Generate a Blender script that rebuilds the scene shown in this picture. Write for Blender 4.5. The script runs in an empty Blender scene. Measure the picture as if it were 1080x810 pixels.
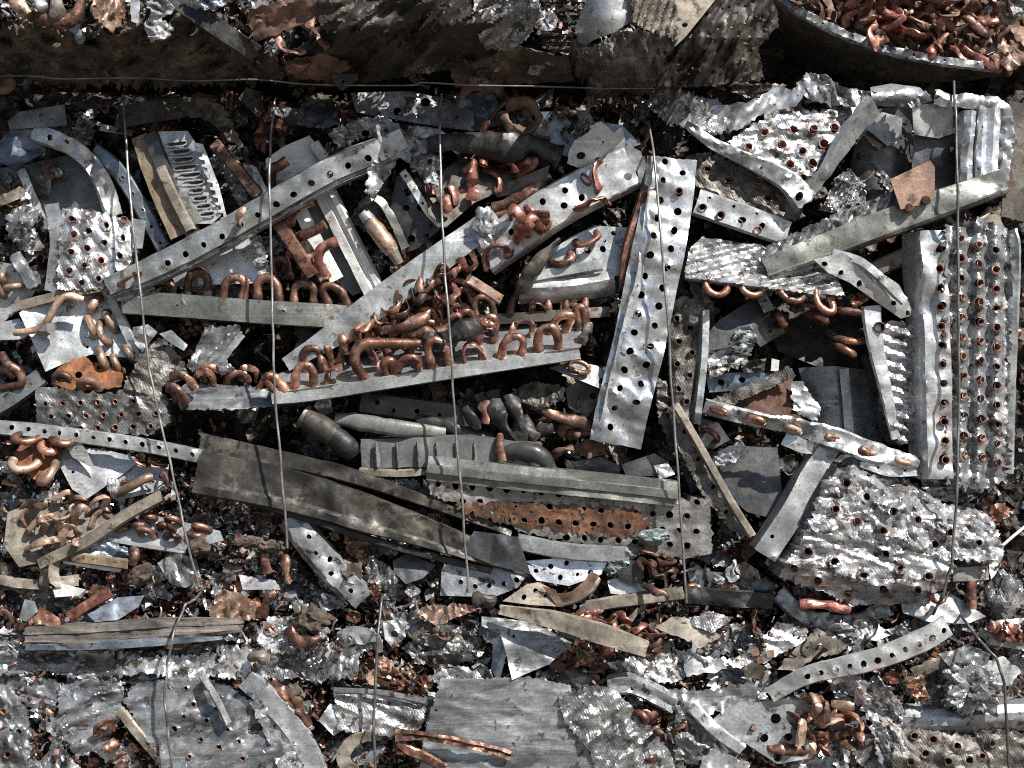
import bpy, bmesh, math, random
import numpy as np
from mathutils import Vector, Matrix
from mathutils.geometry import delaunay_2d_cdt

# ------------------------------------------------------------------ scene, camera, light
scene = bpy.context.scene
COL = scene.collection
D = 1400.0                       # camera distance to the face of the bales, millimetres (1 photo pixel = 1 mm at the face)
RNG = np.random.default_rng(7)
R = math.radians

LIFT = [0.0]                     # how far the whole upper bale stands out over the middle one
def W(x, y, d=0.0):
    """pixel (x,y) of the photo and d = millimetres in front of the bale face -> world point in metres"""
    x = np.asarray(x, float); y = np.asarray(y, float); d = np.asarray(d, float) + LIFT[0]
    x, y, d = np.broadcast_arrays(x, y, d)
    s = (D - d) / D
    return np.stack([(x - 540) * s, -d, (405 - y) * s], -1) * 0.001

cam = bpy.data.objects.new('camera', bpy.data.cameras.new('camera')); COL.objects.link(cam)
cam.location = (0, -D * .001, 0); cam.rotation_euler = (R(90), 0, 0)
cam.data.sensor_width = 36; cam.data.lens = 36 * D / 1080.0
cam.data.clip_start = .02; cam.data.clip_end = 200
scene.camera = cam

SUN = Vector((.46, -.53, .71)).normalized()
el = math.asin(SUN.z); az = math.atan2(SUN.x, SUN.y)
w = bpy.data.worlds.new('World'); scene.world = w; w.use_nodes = True
nt = w.node_tree; nt.nodes.clear()
sky = nt.nodes.new('ShaderNodeTexSky'); sky.sky_type = 'NISHITA'; sky.sun_disc = False
sky.sun_elevation = el; sky.sun_rotation = az
bg = nt.nodes.new('ShaderNodeBackground'); bg.inputs[1].default_value = .06
wo = nt.nodes.new('ShaderNodeOutputWorld')
nt.links.new(sky.outputs[0], bg.inputs[0]); nt.links.new(bg.outputs[0], wo.inputs[0])
sl = bpy.data.lights.new('sun', 'SUN'); sl.energy = 5.0; sl.angle = R(.5); sl.color = (1, .965, .91)
so = bpy.data.objects.new('sun', sl); COL.objects.link(so)
so.rotation_euler = SUN.to_track_quat('Z', 'Y').to_euler()
vs = scene.view_settings; vs.view_transform = 'Standard'; vs.look = 'None'; vs.exposure = 0.98; vs.gamma = 1
scene.cycles.max_bounces = 6; scene.cycles.diffuse_bounces = 3; scene.cycles.glossy_bounces = 4
scene.cycles.use_denoising = False; scene.cycles.filter_width = 1.05; scene.cycles.sample_clamp_indirect = 4

# ------------------------------------------------------------------ materials
MAT = {}
def M(name, cols, metal=.7, rough=(.3, .55), s=25, bump=.35, bs=180, dirt=(.03, .025, .02), damt=.5, streak=None, spread=.25, ds=75, bd=.0012, wear=.6):
    m = bpy.data.materials.new(name); m.use_nodes = True
    t = m.node_tree; N = t.nodes; L = t.links
    b = N['Principled BSDF']
    tc = N.new('ShaderNodeTexCoord'); oi = N.new('ShaderNodeObjectInfo')
    off = N.new('ShaderNodeVectorMath'); off.operation = 'MULTIPLY_ADD'
    cmb = N.new('ShaderNodeCombineXYZ')
    for i in range(3): L.new(oi.outputs['Random'], cmb.inputs[i])
    L.new(cmb.outputs[0], off.inputs[0]); off.inputs[1].default_value = (3.7, 5.1, 2.3); L.new(tc.outputs['Object'], off.inputs[2])
    vec = off.outputs[0]
    if streak:
        mp = N.new('ShaderNodeMapping'); mp.inputs['Scale'].default_value = streak[:3]
        if len(streak) > 3: mp.inputs['Rotation'].default_value = (0, streak[3], 0)
        L.new(vec, mp.inputs[0]); svec = mp.outputs[0]
    else: svec = vec
    def noise(v, sc, det=6, ro=.6, dis=0):
        n = N.new('ShaderNodeTexNoise'); n.inputs['Scale'].default_value = sc; n.inputs['Detail'].default_value = det
        n.inputs['Roughness'].default_value = ro; n.inputs['Distortion'].default_value = dis
        L.new(v, n.inputs['Vector']); return n.outputs['Fac']
    n1 = noise(svec, s, 7, .65, .6); n2 = noise(vec, ds, 9, .72); n3 = noise(svec if streak else vec, bs, 5, .6)
    rp = N.new('ShaderNodeValToRGB'); L.new(n1, rp.inputs[0])
    e = rp.color_ramp.elements; e[0].position = .34; e[1].position = .66
    e[0].color = (*cols[0], 1); e[1].color = (*cols[-1], 1)
    if len(cols) == 3: q = e.new(.5); q.color = (*cols[1], 1)
    n4 = noise(vec, 13, 9, .74, .8); st = N.new('ShaderNodeMapRange'); L.new(n4, st.inputs[0])
    st.inputs[1].default_value = .36; st.inputs[2].default_value = .62; st.inputs[3].default_value = wear; st.inputs[4].default_value = 1.06
    mp2 = N.new('ShaderNodeMapping'); mp2.inputs['Scale'].default_value = (5, 60, 330); mp2.inputs['Rotation'].default_value = (0, .35, 0); L.new(vec, mp2.inputs[0])
    n5 = noise(mp2.outputs[0], 1.0, 3, .6); sr = N.new('ShaderNodeMapRange'); L.new(n5, sr.inputs[0])
    sr.inputs[1].default_value = .58; sr.inputs[2].default_value = .70; sr.inputs[3].default_value = 1; sr.inputs[4].default_value = 1.32
    n6 = noise(vec, 420, 3, .7); gr = N.new('ShaderNodeMapRange'); L.new(n6, gr.inputs[0]); gr.inputs[1].default_value = .35; gr.inputs[2].default_value = .6; gr.inputs[3].default_value = .78; gr.inputs[4].default_value = 1.08
    wg = N.new('ShaderNodeMath'); wg.operation = 'MULTIPLY'; L.new(st.outputs[0], wg.inputs[0]); L.new(gr.outputs[0], wg.inputs[1])
    wm = N.new('ShaderNodeMath'); wm.operation = 'MULTIPLY'; L.new(wg.outputs[0], wm.inputs[0]); L.new(sr.outputs[0], wm.inputs[1])
    dr = N.new('ShaderNodeMapRange'); L.new(n2, dr.inputs[0])
    th = .70 - .28 * damt
    dr.inputs[1].default_value = th - .01; dr.inputs[2].default_value = th + .055
    mx = N.new('ShaderNodeMix'); mx.data_type = 'RGBA'; L.new(dr.outputs[0], mx.inputs['Factor'])
    L.new(rp.outputs[0], mx.inputs['A']); mx.inputs['B'].default_value = (*dirt, 1)
    vr = N.new('ShaderNodeMapRange'); L.new(oi.outputs['Random'], vr.inputs[0]); vr.inputs[3].default_value = 1 - spread; vr.inputs[4].default_value = 1 + spread * .6
    sc_ = N.new('ShaderNodeVectorMath'); sc_.operation = 'SCALE'; L.new(mx.outputs['Result'], sc_.inputs[0]); 
    w2 = N.new('ShaderNodeMath'); w2.operation = 'MULTIPLY'; L.new(vr.outputs[0], w2.inputs[0]); L.new(wm.outputs[0], w2.inputs[1]); L.new(w2.outputs[0], sc_.inputs['Scale'])
    L.new(sc_.outputs[0], b.inputs['Base Color'])
    me = N.new('ShaderNodeMapRange'); L.new(dr.outputs[0], me.inputs[0]); me.inputs[3].default_value = metal; me.inputs[4].default_value = metal * .25
    L.new(me.outputs[0], b.inputs['Metallic'])
    rr = N.new('ShaderNodeMapRange'); L.new(n2, rr.inputs[0]); rr.inputs[1].default_value = .35; rr.inputs[2].default_value = .65
    rr.inputs[3].default_value = rough[0]; rr.inputs[4].default_value = rough[1]
    L.new(rr.outputs[0], b.inputs['Roughness'])
    if name in ('bright_fins', 'grey_fins', 'dirty_fins'):
        wv = N.new('ShaderNodeTexWave'); wv.inputs['Scale'].default_value = 118; wv.inputs['Distortion'].default_value = 14; wv.inputs['Detail'].default_value = 2; wv.inputs['Detail Scale'].default_value = .22
        mw = N.new('ShaderNodeMapping'); mw.inputs['Rotation'].default_value = (0, .5, 0); L.new(tc.outputs['Object'], mw.inputs[0]); L.new(mw.outputs[0], wv.inputs[0])
        ad = N.new('ShaderNodeMath'); ad.operation = 'MULTIPLY_ADD'; L.new(wv.outputs['Fac'], ad.inputs[0]); ad.inputs[1].default_value = .09; L.new(n3, ad.inputs[2]); n3 = ad.outputs[0]
    if bump:
        bp = N.new('ShaderNodeBump'); bp.inputs['Strength'].default_value = bump; bp.inputs['Distance'].default_value = bd
        L.new(n3, bp.inputs['Height']); L.new(bp.outputs[0], b.inputs['Normal'])
    MAT[name] = m; return m

M('bright_aluminium', [(.40,.41,.425),(.57,.58,.595),(.74,.745,.74)], .72, (.22,.46), 18, .35, 120, damt=.4)
M('dull_aluminium', [(.21,.222,.23),(.36,.37,.38),(.51,.515,.515)], .65, (.3,.58), 16, .45, 140, damt=.5)
M('galvanised_steel', [(.22,.233,.24),(.335,.35,.352),(.46,.465,.455)], .6, (.28,.55), 26, .25, 160, (.10,.08,.06), .45)
M('pale_galvanised', [(.33,.34,.345),(.46,.465,.465),(.60,.60,.585)], .58, (.28,.55), 20, .25, 160, (.14,.115,.09), .4)
M('greenish_steel', [(.14,.148,.135),(.22,.225,.205),(.32,.32,.29)], .6, (.35,.6), 20, .3, 160, (.07,.06,.045), .5)
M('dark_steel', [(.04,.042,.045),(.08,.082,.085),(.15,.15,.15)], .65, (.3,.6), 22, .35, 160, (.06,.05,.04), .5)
M('soiled_sheet', [(.018,.0145,.011),(.045,.036,.027),(.12,.098,.074)], .3, (.4,.75), 18, .5, 150, (.02,.016,.012), .6)  # dirty brown, darkened further to carry the shade of the bale's underside
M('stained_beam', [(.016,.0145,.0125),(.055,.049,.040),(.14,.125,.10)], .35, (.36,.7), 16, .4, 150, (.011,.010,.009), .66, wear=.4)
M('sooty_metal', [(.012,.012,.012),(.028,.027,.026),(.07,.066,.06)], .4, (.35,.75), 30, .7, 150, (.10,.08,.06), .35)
M('grimy_steel', [(.042,.036,.029),(.08,.068,.054),(.155,.135,.107)], .4, (.4,.75), 14, .4, 150, (.02,.017,.014), .6)
M('copper', [(.13,.06,.042),(.42,.205,.14),(.72,.43,.32)], .75, (.28,.52), 60, .5, 170, (.045,.026,.018), .6, wear=.5, spread=.45)
M('red_copper', [(.14,.05,.04),(.40,.165,.125),(.66,.36,.29)], .7, (.28,.52), 60, .5, 170, (.05,.024,.018), .55, wear=.5, spread=.45)
M('brown_copper', [(.06,.033,.026),(.21,.105,.076),(.47,.27,.195)], .65, (.32,.6), 55, .5, 170, (.03,.02,.016), .6, wear=.5, spread=.45)
M('tan_copper', [(.20,.125,.09),(.37,.245,.18),(.56,.41,.32)], .5, (.35,.6), 45, .5, 170, (.10,.06,.04), .5, wear=.55, spread=.45)
M('rust', [(.035,.017,.011),(.088,.037,.019),(.18,.085,.045)], .12, (.6,.9), 60, .7, 170, (.04,.026,.018), .5)
M('bright_rust', [(.07,.028,.012),(.24,.085,.027),(.40,.17,.06)], .1, (.6,.9), 55, .7, 170, (.06,.03,.018), .5)
M('rusty_brown', [(.075,.042,.03),(.14,.078,.052),(.22,.135,.095)], .3, (.5,.8), 30, .4, 170, (.05,.032,.024), .45)
M('earth', [(.035,.025,.018),(.095,.07,.05),(.19,.15,.112)], .05, (.75,.95), 40, 1, 130, (.03,.022,.014), .5, bd=.003)
M('wood', [(.035,.032,.032),(.085,.075,.068),(.17,.145,.12)], 0, (.6,.85), 30, .6, 60, (.04,.03,.025), .4, streak=(.22,6,7))
M('brown_bar', [(.11,.08,.048),(.18,.135,.085),(.27,.21,.14)], .1, (.5,.8), 20, .4, 120, (.05,.038,.025), .5, streak=(2,2,.4))
M('bright_fins', [(.25,.25,.258),(.46,.463,.468),(.72,.72,.715)], .7, (.25,.5), 30, .5, 200, (.06,.047,.036), .6, bd=.002, wear=.5)
M('grey_fins', [(.14,.14,.142),(.29,.29,.29),(.50,.50,.49)], .7, (.28,.56), 30, .55, 200, (.04,.033,.026), .58, bd=.002, wear=.5)
M('dirty_fins', [(.05,.046,.04),(.12,.11,.098),(.26,.245,.22)], .5, (.36,.65), 35, .7, 200, (.035,.026,.019), .6, bd=.002, wear=.5)
M('rusty_fins', [(.15,.147,.14),(.22,.215,.205),(.31,.30,.28)], .5, (.38,.7), 30, .7, 200, (.07,.045,.03), .5, bd=.0015)
M('streaked_foil', [(.10,.104,.108),(.27,.278,.283),(.50,.505,.505)], .65, (.26,.55), 26, .8, 60, (.035,.03,.027), .45, streak=(.35,1,1.9), wear=.5)
M('blue_fins', [(.12,.18,.24),(.30,.37,.43),(.60,.63,.65)], .55, (.3,.6), 80, .9, 230, (.05,.05,.05), .5, bd=.002)
M('teal_patina', [(.13,.16,.16),(.27,.32,.315),(.46,.47,.455)], .4, (.35,.7), 70, .8, 220, (.07,.055,.04), .6, bd=.002)
M('light_wire', [(.17,.165,.155),(.27,.26,.245),(.38,.37,.35)], .65, (.3,.5), 60, .1, 300, (.13,.10,.07), .4)
M('dark_wire', [(.09,.085,.08),(.15,.14,.13),(.21,.20,.19)], .6, (.35,.55), 60, .1, 300, (.08,.055,.04), .4)
M('white_paint', [(.50,.50,.485),(.60,.60,.58),(.68,.68,.66)], .05, (.35,.6), 30, .15, 160, (.2,.17,.13), .35, wear=.72)
M('black_plastic', [(.022,.023,.022),(.04,.041,.039),(.085,.085,.08)], .0, (.3,.6), 25, .3, 140, (.11,.09,.07), .4)
M('grey_plastic', [(.07,.074,.07),(.125,.13,.125),(.20,.20,.19)], .0, (.3,.6), 25, .3, 140, (.10,.085,.065), .4)
M('dusty_tan', [(.14,.118,.09),(.23,.20,.16),(.35,.31,.255)], .3, (.5,.8), 22, .5, 150, (.07,.055,.04), .5)
M('bluish_steel', [(.085,.11,.15),(.15,.18,.22),(.25,.275,.30)], .55, (.3,.55), 22, .35, 150, (.05,.047,.043), .45)  # carries the sky's blue tint on shaded sheets; also blue-grey edges
M('scrap_mix', [(.012,.010,.009),(.06,.047,.038),(.20,.165,.14)], .5, (.4,.8), 45, .9, 160, (.10,.045,.025), .35, bd=.003)  # coloured dark so gaps and holes in front of it look deep
M('shredded_foil', [(.22,.22,.22),(.40,.40,.40),(.60,.59,.58)], .75, (.26,.55), 60, .3, 220, (.07,.05,.035), .4)

M('dusty_concrete', [(.07,.062,.052),(.10,.09,.076),(.14,.125,.105)], 0, (.8,.95), 3, .2, 40, (.16,.13,.10), .3, ds=8)

# ------------------------------------------------------------------ geometry helpers
def crease(x, y, f, seed, n=5, oc=3):
    """crumpled sheet metal: flat facets meeting in sharp folds, values about -1..1"""
    r = np.random.default_rng(seed); x = np.asarray(x, float); y = np.asarray(y, float); tot = np.zeros(np.broadcast(x, y).shape); amp = 1.0
    for o in range(oc):
        T = []
        for i in range(6):
            a = r.uniform(0, math.pi); k = f * 2.1 ** o * r.uniform(.5, 1.5)
            u = x * math.cos(a) + y * math.sin(a); v = -x * math.sin(a) + y * math.cos(a)
            t = u * k + r.uniform(0, 9) + .45 * np.sin(v * k * .9 + r.uniform(0, 6)) + .35 * np.sin(v * k * .37 + r.uniform(0, 6))
            T.append(np.abs(np.mod(t, 2) - 1) * 2 - 1)
        hi = np.maximum(np.maximum(T[0], T[1]), T[2]) - .5; lo = np.minimum(np.minimum(T[3], T[4]), T[5]) + .5
        tot += amp * (.75 * hi + .75 * lo); amp *= .42
    return tot

def crease3(P, f, seed, n=6, oc=3):
    r = np.random.default_rng(seed); tot = np.zeros(len(P)); amp = 1.0
    for o in range(oc):
        for i in range(n):
            a = r.normal(size=3); a /= np.linalg.norm(a); b = np.cross(a, r.normal(size=3)); b /= np.linalg.norm(b)
            k = f * 2 ** o * r.uniform(.6, 1.5)
            t = P @ a * k + r.uniform(0, 9) + .6 * np.sin(P @ b * k + r.uniform(0, 6))
            tot += amp * (np.abs(np.mod(t, 2) - 1) * 2 - 1)
        amp *= .5
    return tot / math.sqrt(n) * .8

def inside(px, py, poly):
    c = np.zeros(len(px), bool); n = len(poly); j = n - 1
    for i in range(n):
        xi, yi = poly[i]; xj, yj = poly[j]
        if yi != yj:
            t = ((yi > py) != (yj > py)) & (px < (xj - xi) * (py - yi) / (yj - yi) + xi)
            c ^= t
        j = i
    return c

def resample(o, sp, rng=None, jag=0):
    out = []; n = len(o)
    for i in range(n):
        a = np.array(o[i], float); b = np.array(o[(i + 1) % n], float); L = np.linalg.norm(b - a)
        k = max(1, int(round(L / sp))); nn = np.array([b[1] - a[1], a[0] - b[0]]) / max(L, 1e-6)
        for q in range(k):
            p = a + (b - a) * q / k
            if jag and q: p = p + nn * rng.normal() * jag
            out.append(p)
    return np.array(out)

def tri(outl, holes, sp, rng, jag=0, extra=None, nseg=12, ready=False):
    hr = np.random.default_rng(len(holes) * 17 + int(abs(np.asarray(outl, float)[0, 0] * 3)))
    holes = [h if len(h) > 3 else (h[0] + hr.normal() * .09 * h[2], h[1] + hr.normal() * .09 * h[2], h[2] * hr.uniform(.86, 1.1), hr.uniform(.72, 1), hr.uniform(0, 3.1)) for h in holes]
    o = np.array(outl, float) if ready else resample(outl, sp, rng, jag)
    pts = [o]; n = len(o); edges = [(i, (i + 1) % n) for i in range(n)]; k = n; rings = []
    for h in holes:
        x, y, r = h[:3]; rx = r; ry = r * (h[3] if len(h) > 3 else 1); a = h[4] if len(h) > 4 else 0
        t = np.linspace(0, 2 * math.pi, nseg, endpoint=False); cx = rx * np.cos(t); cy = ry * np.sin(t)
        ring = np.stack([x + cx * math.cos(a) - cy * math.sin(a), y + cx * math.sin(a) + cy * math.cos(a)], 1)
        if not inside(ring[:, 0], ring[:, 1], o).all(): continue
        rings.append(ring); pts.append(ring); edges += [(k + i, k + (i + 1) % nseg) for i in range(nseg)]; k += nseg
    lo = o.min(0); hi = o.max(0)
    gx = np.arange(lo[0], hi[0] + sp, sp); gy = np.arange(lo[1], hi[1] + sp, sp * .866)
    X, Y = np.meshgrid(gx, gy); X = X + (np.arange(len(gy)) % 2 * .5 * sp)[:, None]
    g = np.stack([X.ravel(), Y.ravel()], 1) + rng.uniform(-.22, .22, (X.size, 2)) * sp
    g = g[inside(g[:, 0], g[:, 1], o)]
    def far(g, q, dist):
        keep = np.ones(len(g), bool)
        for i in range(0, len(g), 4000):
            dd = ((g[i:i + 4000, None, :] - q[None]) ** 2).sum(-1).min(1); keep[i:i + 4000] = dd > dist * dist
        return g[keep]
    if len(g): g = far(g, o, sp * .5)
    for ring in rings:
        if not len(g): break
        c = ring.mean(0); rad = np.linalg.norm(ring - c, axis=1).max()
        near = np.linalg.norm(g - c, axis=1) < rad * 1.15; g = g[~near]
    if extra is not None and len(extra):
        e = np.array(extra, float); e = e[inside(e[:, 0], e[:, 1], o)]
        if len(e): e = far(e, o, sp * .25)
        if len(g) and len(e): g = far(g, e, sp * .5)
        if len(e): pts.append(e); k += len(e)
    if len(g): pts.append(g)
    P = np.concatenate(pts)
    vv, _, ff, *_ = delaunay_2d_cdt([Vector(p) for p in P.tolist()], edges, [], 0, 1e-4)
    V = np.array([tuple(v) for v in vv]); F = np.array([f for f in ff if len(f) == 3], int)
    c = V[F].mean(1); keep = inside(c[:, 0], c[:, 1], o)
    for ring in rings: keep &= ~inside(c[:, 0], c[:, 1], ring)
    return V, F[keep], rings

def vnormals(P, F):
    fn = np.cross(P[F[:, 1]] - P[F[:, 0]], P[F[:, 2]] - P[F[:, 0]]); N = np.zeros_like(P)
    for i in range(3): np.add.at(N, F[:, i], fn)
    l = np.linalg.norm(N, axis=1, keepdims=True); l[l == 0] = 1
    return N / l

def solid(P, F, th, deep=0, face=(0, -1, 0)):
    N = vnormals(P, F)
    if (N @ np.array(face)).sum() < 0: F = F[:, ::-1]; N = -N
    n = len(P); back = P - N * th * .001
    if deep: back = P + np.array([0, 1, 0]) * deep * .001
    E = {}
    for a, b, c in F.tolist():
        for e in ((a, b), (b, c), (c, a)): E[e] = 1
    Q = [(b, a, a + n, b + n) for (a, b) in E if (b, a) not in E]
    faces = F.tolist() + (F[:, ::-1] + n).tolist() + Q
    return np.concatenate([P, back]), faces

NAMES = {}
def mesh(name, V, F, mat, smooth=True, ang=38):
    me = bpy.data.meshes.new(name); me.from_pydata(np.asarray(V).tolist(), [], F); me.update()
    for m in (mat if isinstance(mat, (list, tuple)) else [mat]): me.materials.append(MAT[m])
    if smooth:
        me.polygons.foreach_set('use_smooth', [True] * len(me.polygons)); me.set_sharp_from_angle(angle=R(ang))
    return me

def tag(o, label=None, cat=None, group=None, kind=None):
    if label: o['label'] = label
    if cat: o['category'] = cat
    if group: o['group'] = group
    if kind or cat: o['kind'] = kind or 'thing'
    return o

def thing(name, label, cat, x, y, d=0, group=None):
    o = bpy.data.objects.new(name, None); COL.objects.link(o); o.empty_display_size = .01
    o.location = Vector(W(x, y, d)); return tag(o, label, cat, group)

def base(p):
    return np.array(p.location) + (np.array(p.parent.location) if p.parent is not None else 0)
LAST = [None]

def link(name, V, F, mat, parent=None, label=None, cat=None, group=None, kind=None, smooth=True, ang=38):
    V = np.asarray(V); c = base(parent) if parent is not None else V.mean(0)
    me = mesh(name, V - c, F, mat, smooth, ang); o = bpy.data.objects.new(name, me); COL.objects.link(o)
    if parent is not None:
        o.parent = parent
        if parent.parent is None: LAST[0] = o
    else: o.location = c
    return tag(o, label, cat, group, kind)

SEED = [100]
def seed(): SEED[0] += 1; return SEED[0]

class Pl:
    """depth of a bent sheet over the picture plane (millimetres towards the viewer)"""
    def __init__(s, d=0, tilt=(0, 0), c=(0, 0), f=None): s.d = d; s.t = tilt; s.c = c; s.f = f
    def __call__(s, x, y):
        v = s.d + s.t[0] * (np.asarray(x, float) - s.c[0]) + s.t[1] * (np.asarray(y, float) - s.c[1])
        return v + s.f(x, y) if s.f else v
    def n(s, x, y):
        a, b, c = W([x, x + 1, x], [y, y, y + 1], [s(x, y), s(x + 1, y), s(x, y + 1)])
        n = np.cross(b - a, c - a); n /= np.linalg.norm(n); return n if n[1] < 0 else -n

def sheet(name, outline, mat, d=0, tilt=(0, 0), f=None, holes=(), sp=7, th=1.2, cr=(1.0, .03), jag=0, collar=0, deep=0, parent=None, label=None, cat=None, group=None, kind=None, ang=38, pl=None, oc=3, smooth=True, tear=0, an=None):
    sd = seed(); rng = np.random.default_rng(sd)
    o = np.array(outline, float); c = o.mean(0)
    if ('fins' in mat or mat == 'streaked_foil') and sp <= 3.4: sp = min(sp, 2.3); oc = 3; ang = min(ang, 26); tear = tear; cr = (cr[0] * 1.1, cr[1] * .58)
    if pl is None: pl = Pl(d, tilt, c, f)
    V, F, rings = tri(outline, holes, sp, rng, jag)
    if tear > 0:
        c = V[F].mean(1); q = crease(c[:, 0], c[:, 1], .035, sd + 5000, oc=2) + .35 * crease(c[:, 0], c[:, 1], .11, sd + 6000, oc=1); F = F[np.abs(q - .1) > tear * 2.2]
    x, y = V[:, 0], V[:, 1]; dd = pl(x, y)
    if cr[0]:
        if an is None: an = (rng.uniform(0, 180), 1.0 if cr[0] < 1.5 or sp > 5 else 2.4)
        ca, sa = math.cos(R(an[0])), math.sin(R(an[0])); dd = dd + cr[0] * crease((x * ca + y * sa) / an[1], -x * sa + y * ca, cr[1] * math.sqrt(an[1]), sd, oc=oc)
    if collar:
        for h in holes:
            q = np.hypot(x - h[0], y - h[1]); dd = dd + collar * np.exp(-((q - h[2]) / (.5 * h[2])) ** 2)
    P, FF = solid(W(x, y, dd), F, th, deep)
    ob = link(name, P, FF, mat, parent, label, cat, group, kind, smooth, ang); ob_pl[ob.name] = pl
    return ob
ob_pl = {}

def catmull(P, n=24):
    P = np.asarray(P, float)
    if len(P) == 2: t = np.linspace(0, 1, n)[:, None]; return P[0] * (1 - t) + P[1] * t
    Q = np.concatenate([[2 * P[0] - P[1]], P, [2 * P[-1] - P[-2]]]); out = []
    for i in range(1, len(Q) - 2):
        p0, p1, p2, p3 = Q[i - 1:i + 3]; t = np.linspace(0, 1, n, endpoint=False)[:, None]
        out.append(.5 * (2 * p1 + (p2 - p0) * t + (2 * p0 - 5 * p1 + 4 * p2 - p3) * t ** 2 + (3 * p1 - p0 - 3 * p2 + p3) * t ** 3))
    return np.concatenate(out + [P[-1:]])

def flat(wd): return [(-wd / 2, 0), (wd / 2, 0)]
def ang2(wd, f1=0, f2=0, s1=2, s2=2):
    p = [(-wd / 2, 0), (wd / 2, 0)]
    if f1: p = [(-wd / 2 - s1, -f1)] + p
    if f2: p = p + [(wd / 2 + s2, -f2)]
    return p

def strip(name, path, prof, mat, holes=(), roll=(0,), sp=6, th=1.3, cr=(.6, .03), jag=.45, taper=(1, 1), parent=None, label=None, cat=None, group=None, ang=35, oc=3):
    """a long sheet-metal piece: path [(x,y,d)] in photo pixels, folded cross-section prof [(across, out)] in mm,
       holes: (s fraction, across mm, radius) on the flat middle"""
    sd = seed(); rng = np.random.default_rng(sd)
    p = np.array(path, float)
    if p.shape[1] == 2: p = np.c_[p, np.zeros(len(p))]
    C = catmull(W(p[:, 0], p[:, 1], p[:, 2]) * 1000); seg = np.linalg.norm(np.diff(C, axis=0), axis=1); S = np.r_[0, np.cumsum(seg)]; L = S[-1]
    pr = np.array(prof, float); vl = np.r_[0, np.cumsum(np.linalg.norm(np.diff(pr, axis=0), axis=1))]
    # zero of v where across = 0 on the middle face
    i0 = int(np.argmax(np.where(np.diff(np.sign(pr[:, 0])) != 0, 1, 0))); fr = (0 - pr[i0, 0]) / (pr[i0 + 1, 0] - pr[i0, 0]); v0 = vl[i0] + fr * (vl[i0 + 1] - vl[i0])
    Wd = vl[-1]; ext = []
    for vb in vl[1:-1]: ext += [(s, vb) for s in np.arange(sp * .4, L, sp * .6)]
    k = max(2, int(L / sp)); va = sorted(set([0, Wd] + list(vl[1:-1]) + list(np.linspace(0, Wd, max(2, int(Wd / sp) + 1)))))
    va = [v for i, v in enumerate(va) if i == 0 or v - va[i - 1] > .3]
    ss = np.linspace(0, L, k + 1)
    top = [(s, 0) for s in ss]; right = [(L, v) for v in va[1:-1]]; bot = [(s, Wd) for s in ss[::-1]]; left = [(0, v) for v in va[1:-1][::-1]]
    o = np.array(top + right + bot + left, float)
    if jag:
        o[1:k, 1] += rng.normal(size=k - 1) * jag * .6; m = len(top) + len(right); o[m + 1:m + k, 1] += rng.normal(size=k - 1) * jag * .6
        e0 = np.isclose(o[:, 0], 0); o[e0, 0] += rng.uniform(0, jag * 3, e0.sum()); e1 = np.isclose(o[:, 0], L); o[e1, 0] -= rng.uniform(0, jag * 3, e1.sum())
    hs = [(h[0] * L, v0 + h[1], h[2]) + tuple(h[3:]) for h in holes]
    V, F, _ = tri(o, hs, sp, rng, extra=ext, ready=True)
    s = np.clip(V[:, 0], 0, L); v = V[:, 1]
    a = np.interp(v, vl, pr[:, 0]); b = np.interp(v, vl, pr[:, 1])
    tp = np.interp(s, np.linspace(0, L, len(taper)), taper); a = a * tp; b = b * tp
    T = np.gradient(C, axis=0); T /= np.linalg.norm(T, axis=1, keepdims=True)
    fc = np.array([0, -1., 0]); Nn = fc - (T @ fc)[:, None] * T; Nn /= np.linalg.norm(Nn, axis=1, keepdims=True); Sd = np.cross(T, Nn)
    rl = np.radians(np.interp(S, np.linspace(0, L, len(roll)), roll))[:, None]
    Sd, Nn = Sd * np.cos(rl) + Nn * np.sin(rl), Nn * np.cos(rl) - Sd * np.sin(rl)
    I = lambda A: np.stack([np.interp(s, S, A[:, i]) for i in range(3)], 1)
    c, sd_, nn = I(C), I(Sd), I(Nn)
    if cr[0]: b = b + 1.7 * cr[0] * crease(s, v, cr[1], sd, oc=oc) + min(3.4, Wd * .08) * crease(s, v * 1.5, .015, sd + 77, oc=2)
    for h in hs:
        q = np.hypot(V[:, 0] - h[0], V[:, 1] - h[1]); b = b + rng.uniform(-.5, 1.5) * np.exp(-((q - h[2]) / (.45 * h[2])) ** 2)
    P = c + sd_ * a[:, None] + nn * b[:, None]
    PP, FF = solid(P * .001, F, th)
    return link(name, PP, FF, mat, parent, label, cat, group, None, True, ang)

def row(n, v, r, s0, s1, skip=()): return [(s0 + (s1 - s0) * i / max(1, n - 1), v, r) for i in range(n) if i not in skip]

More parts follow.
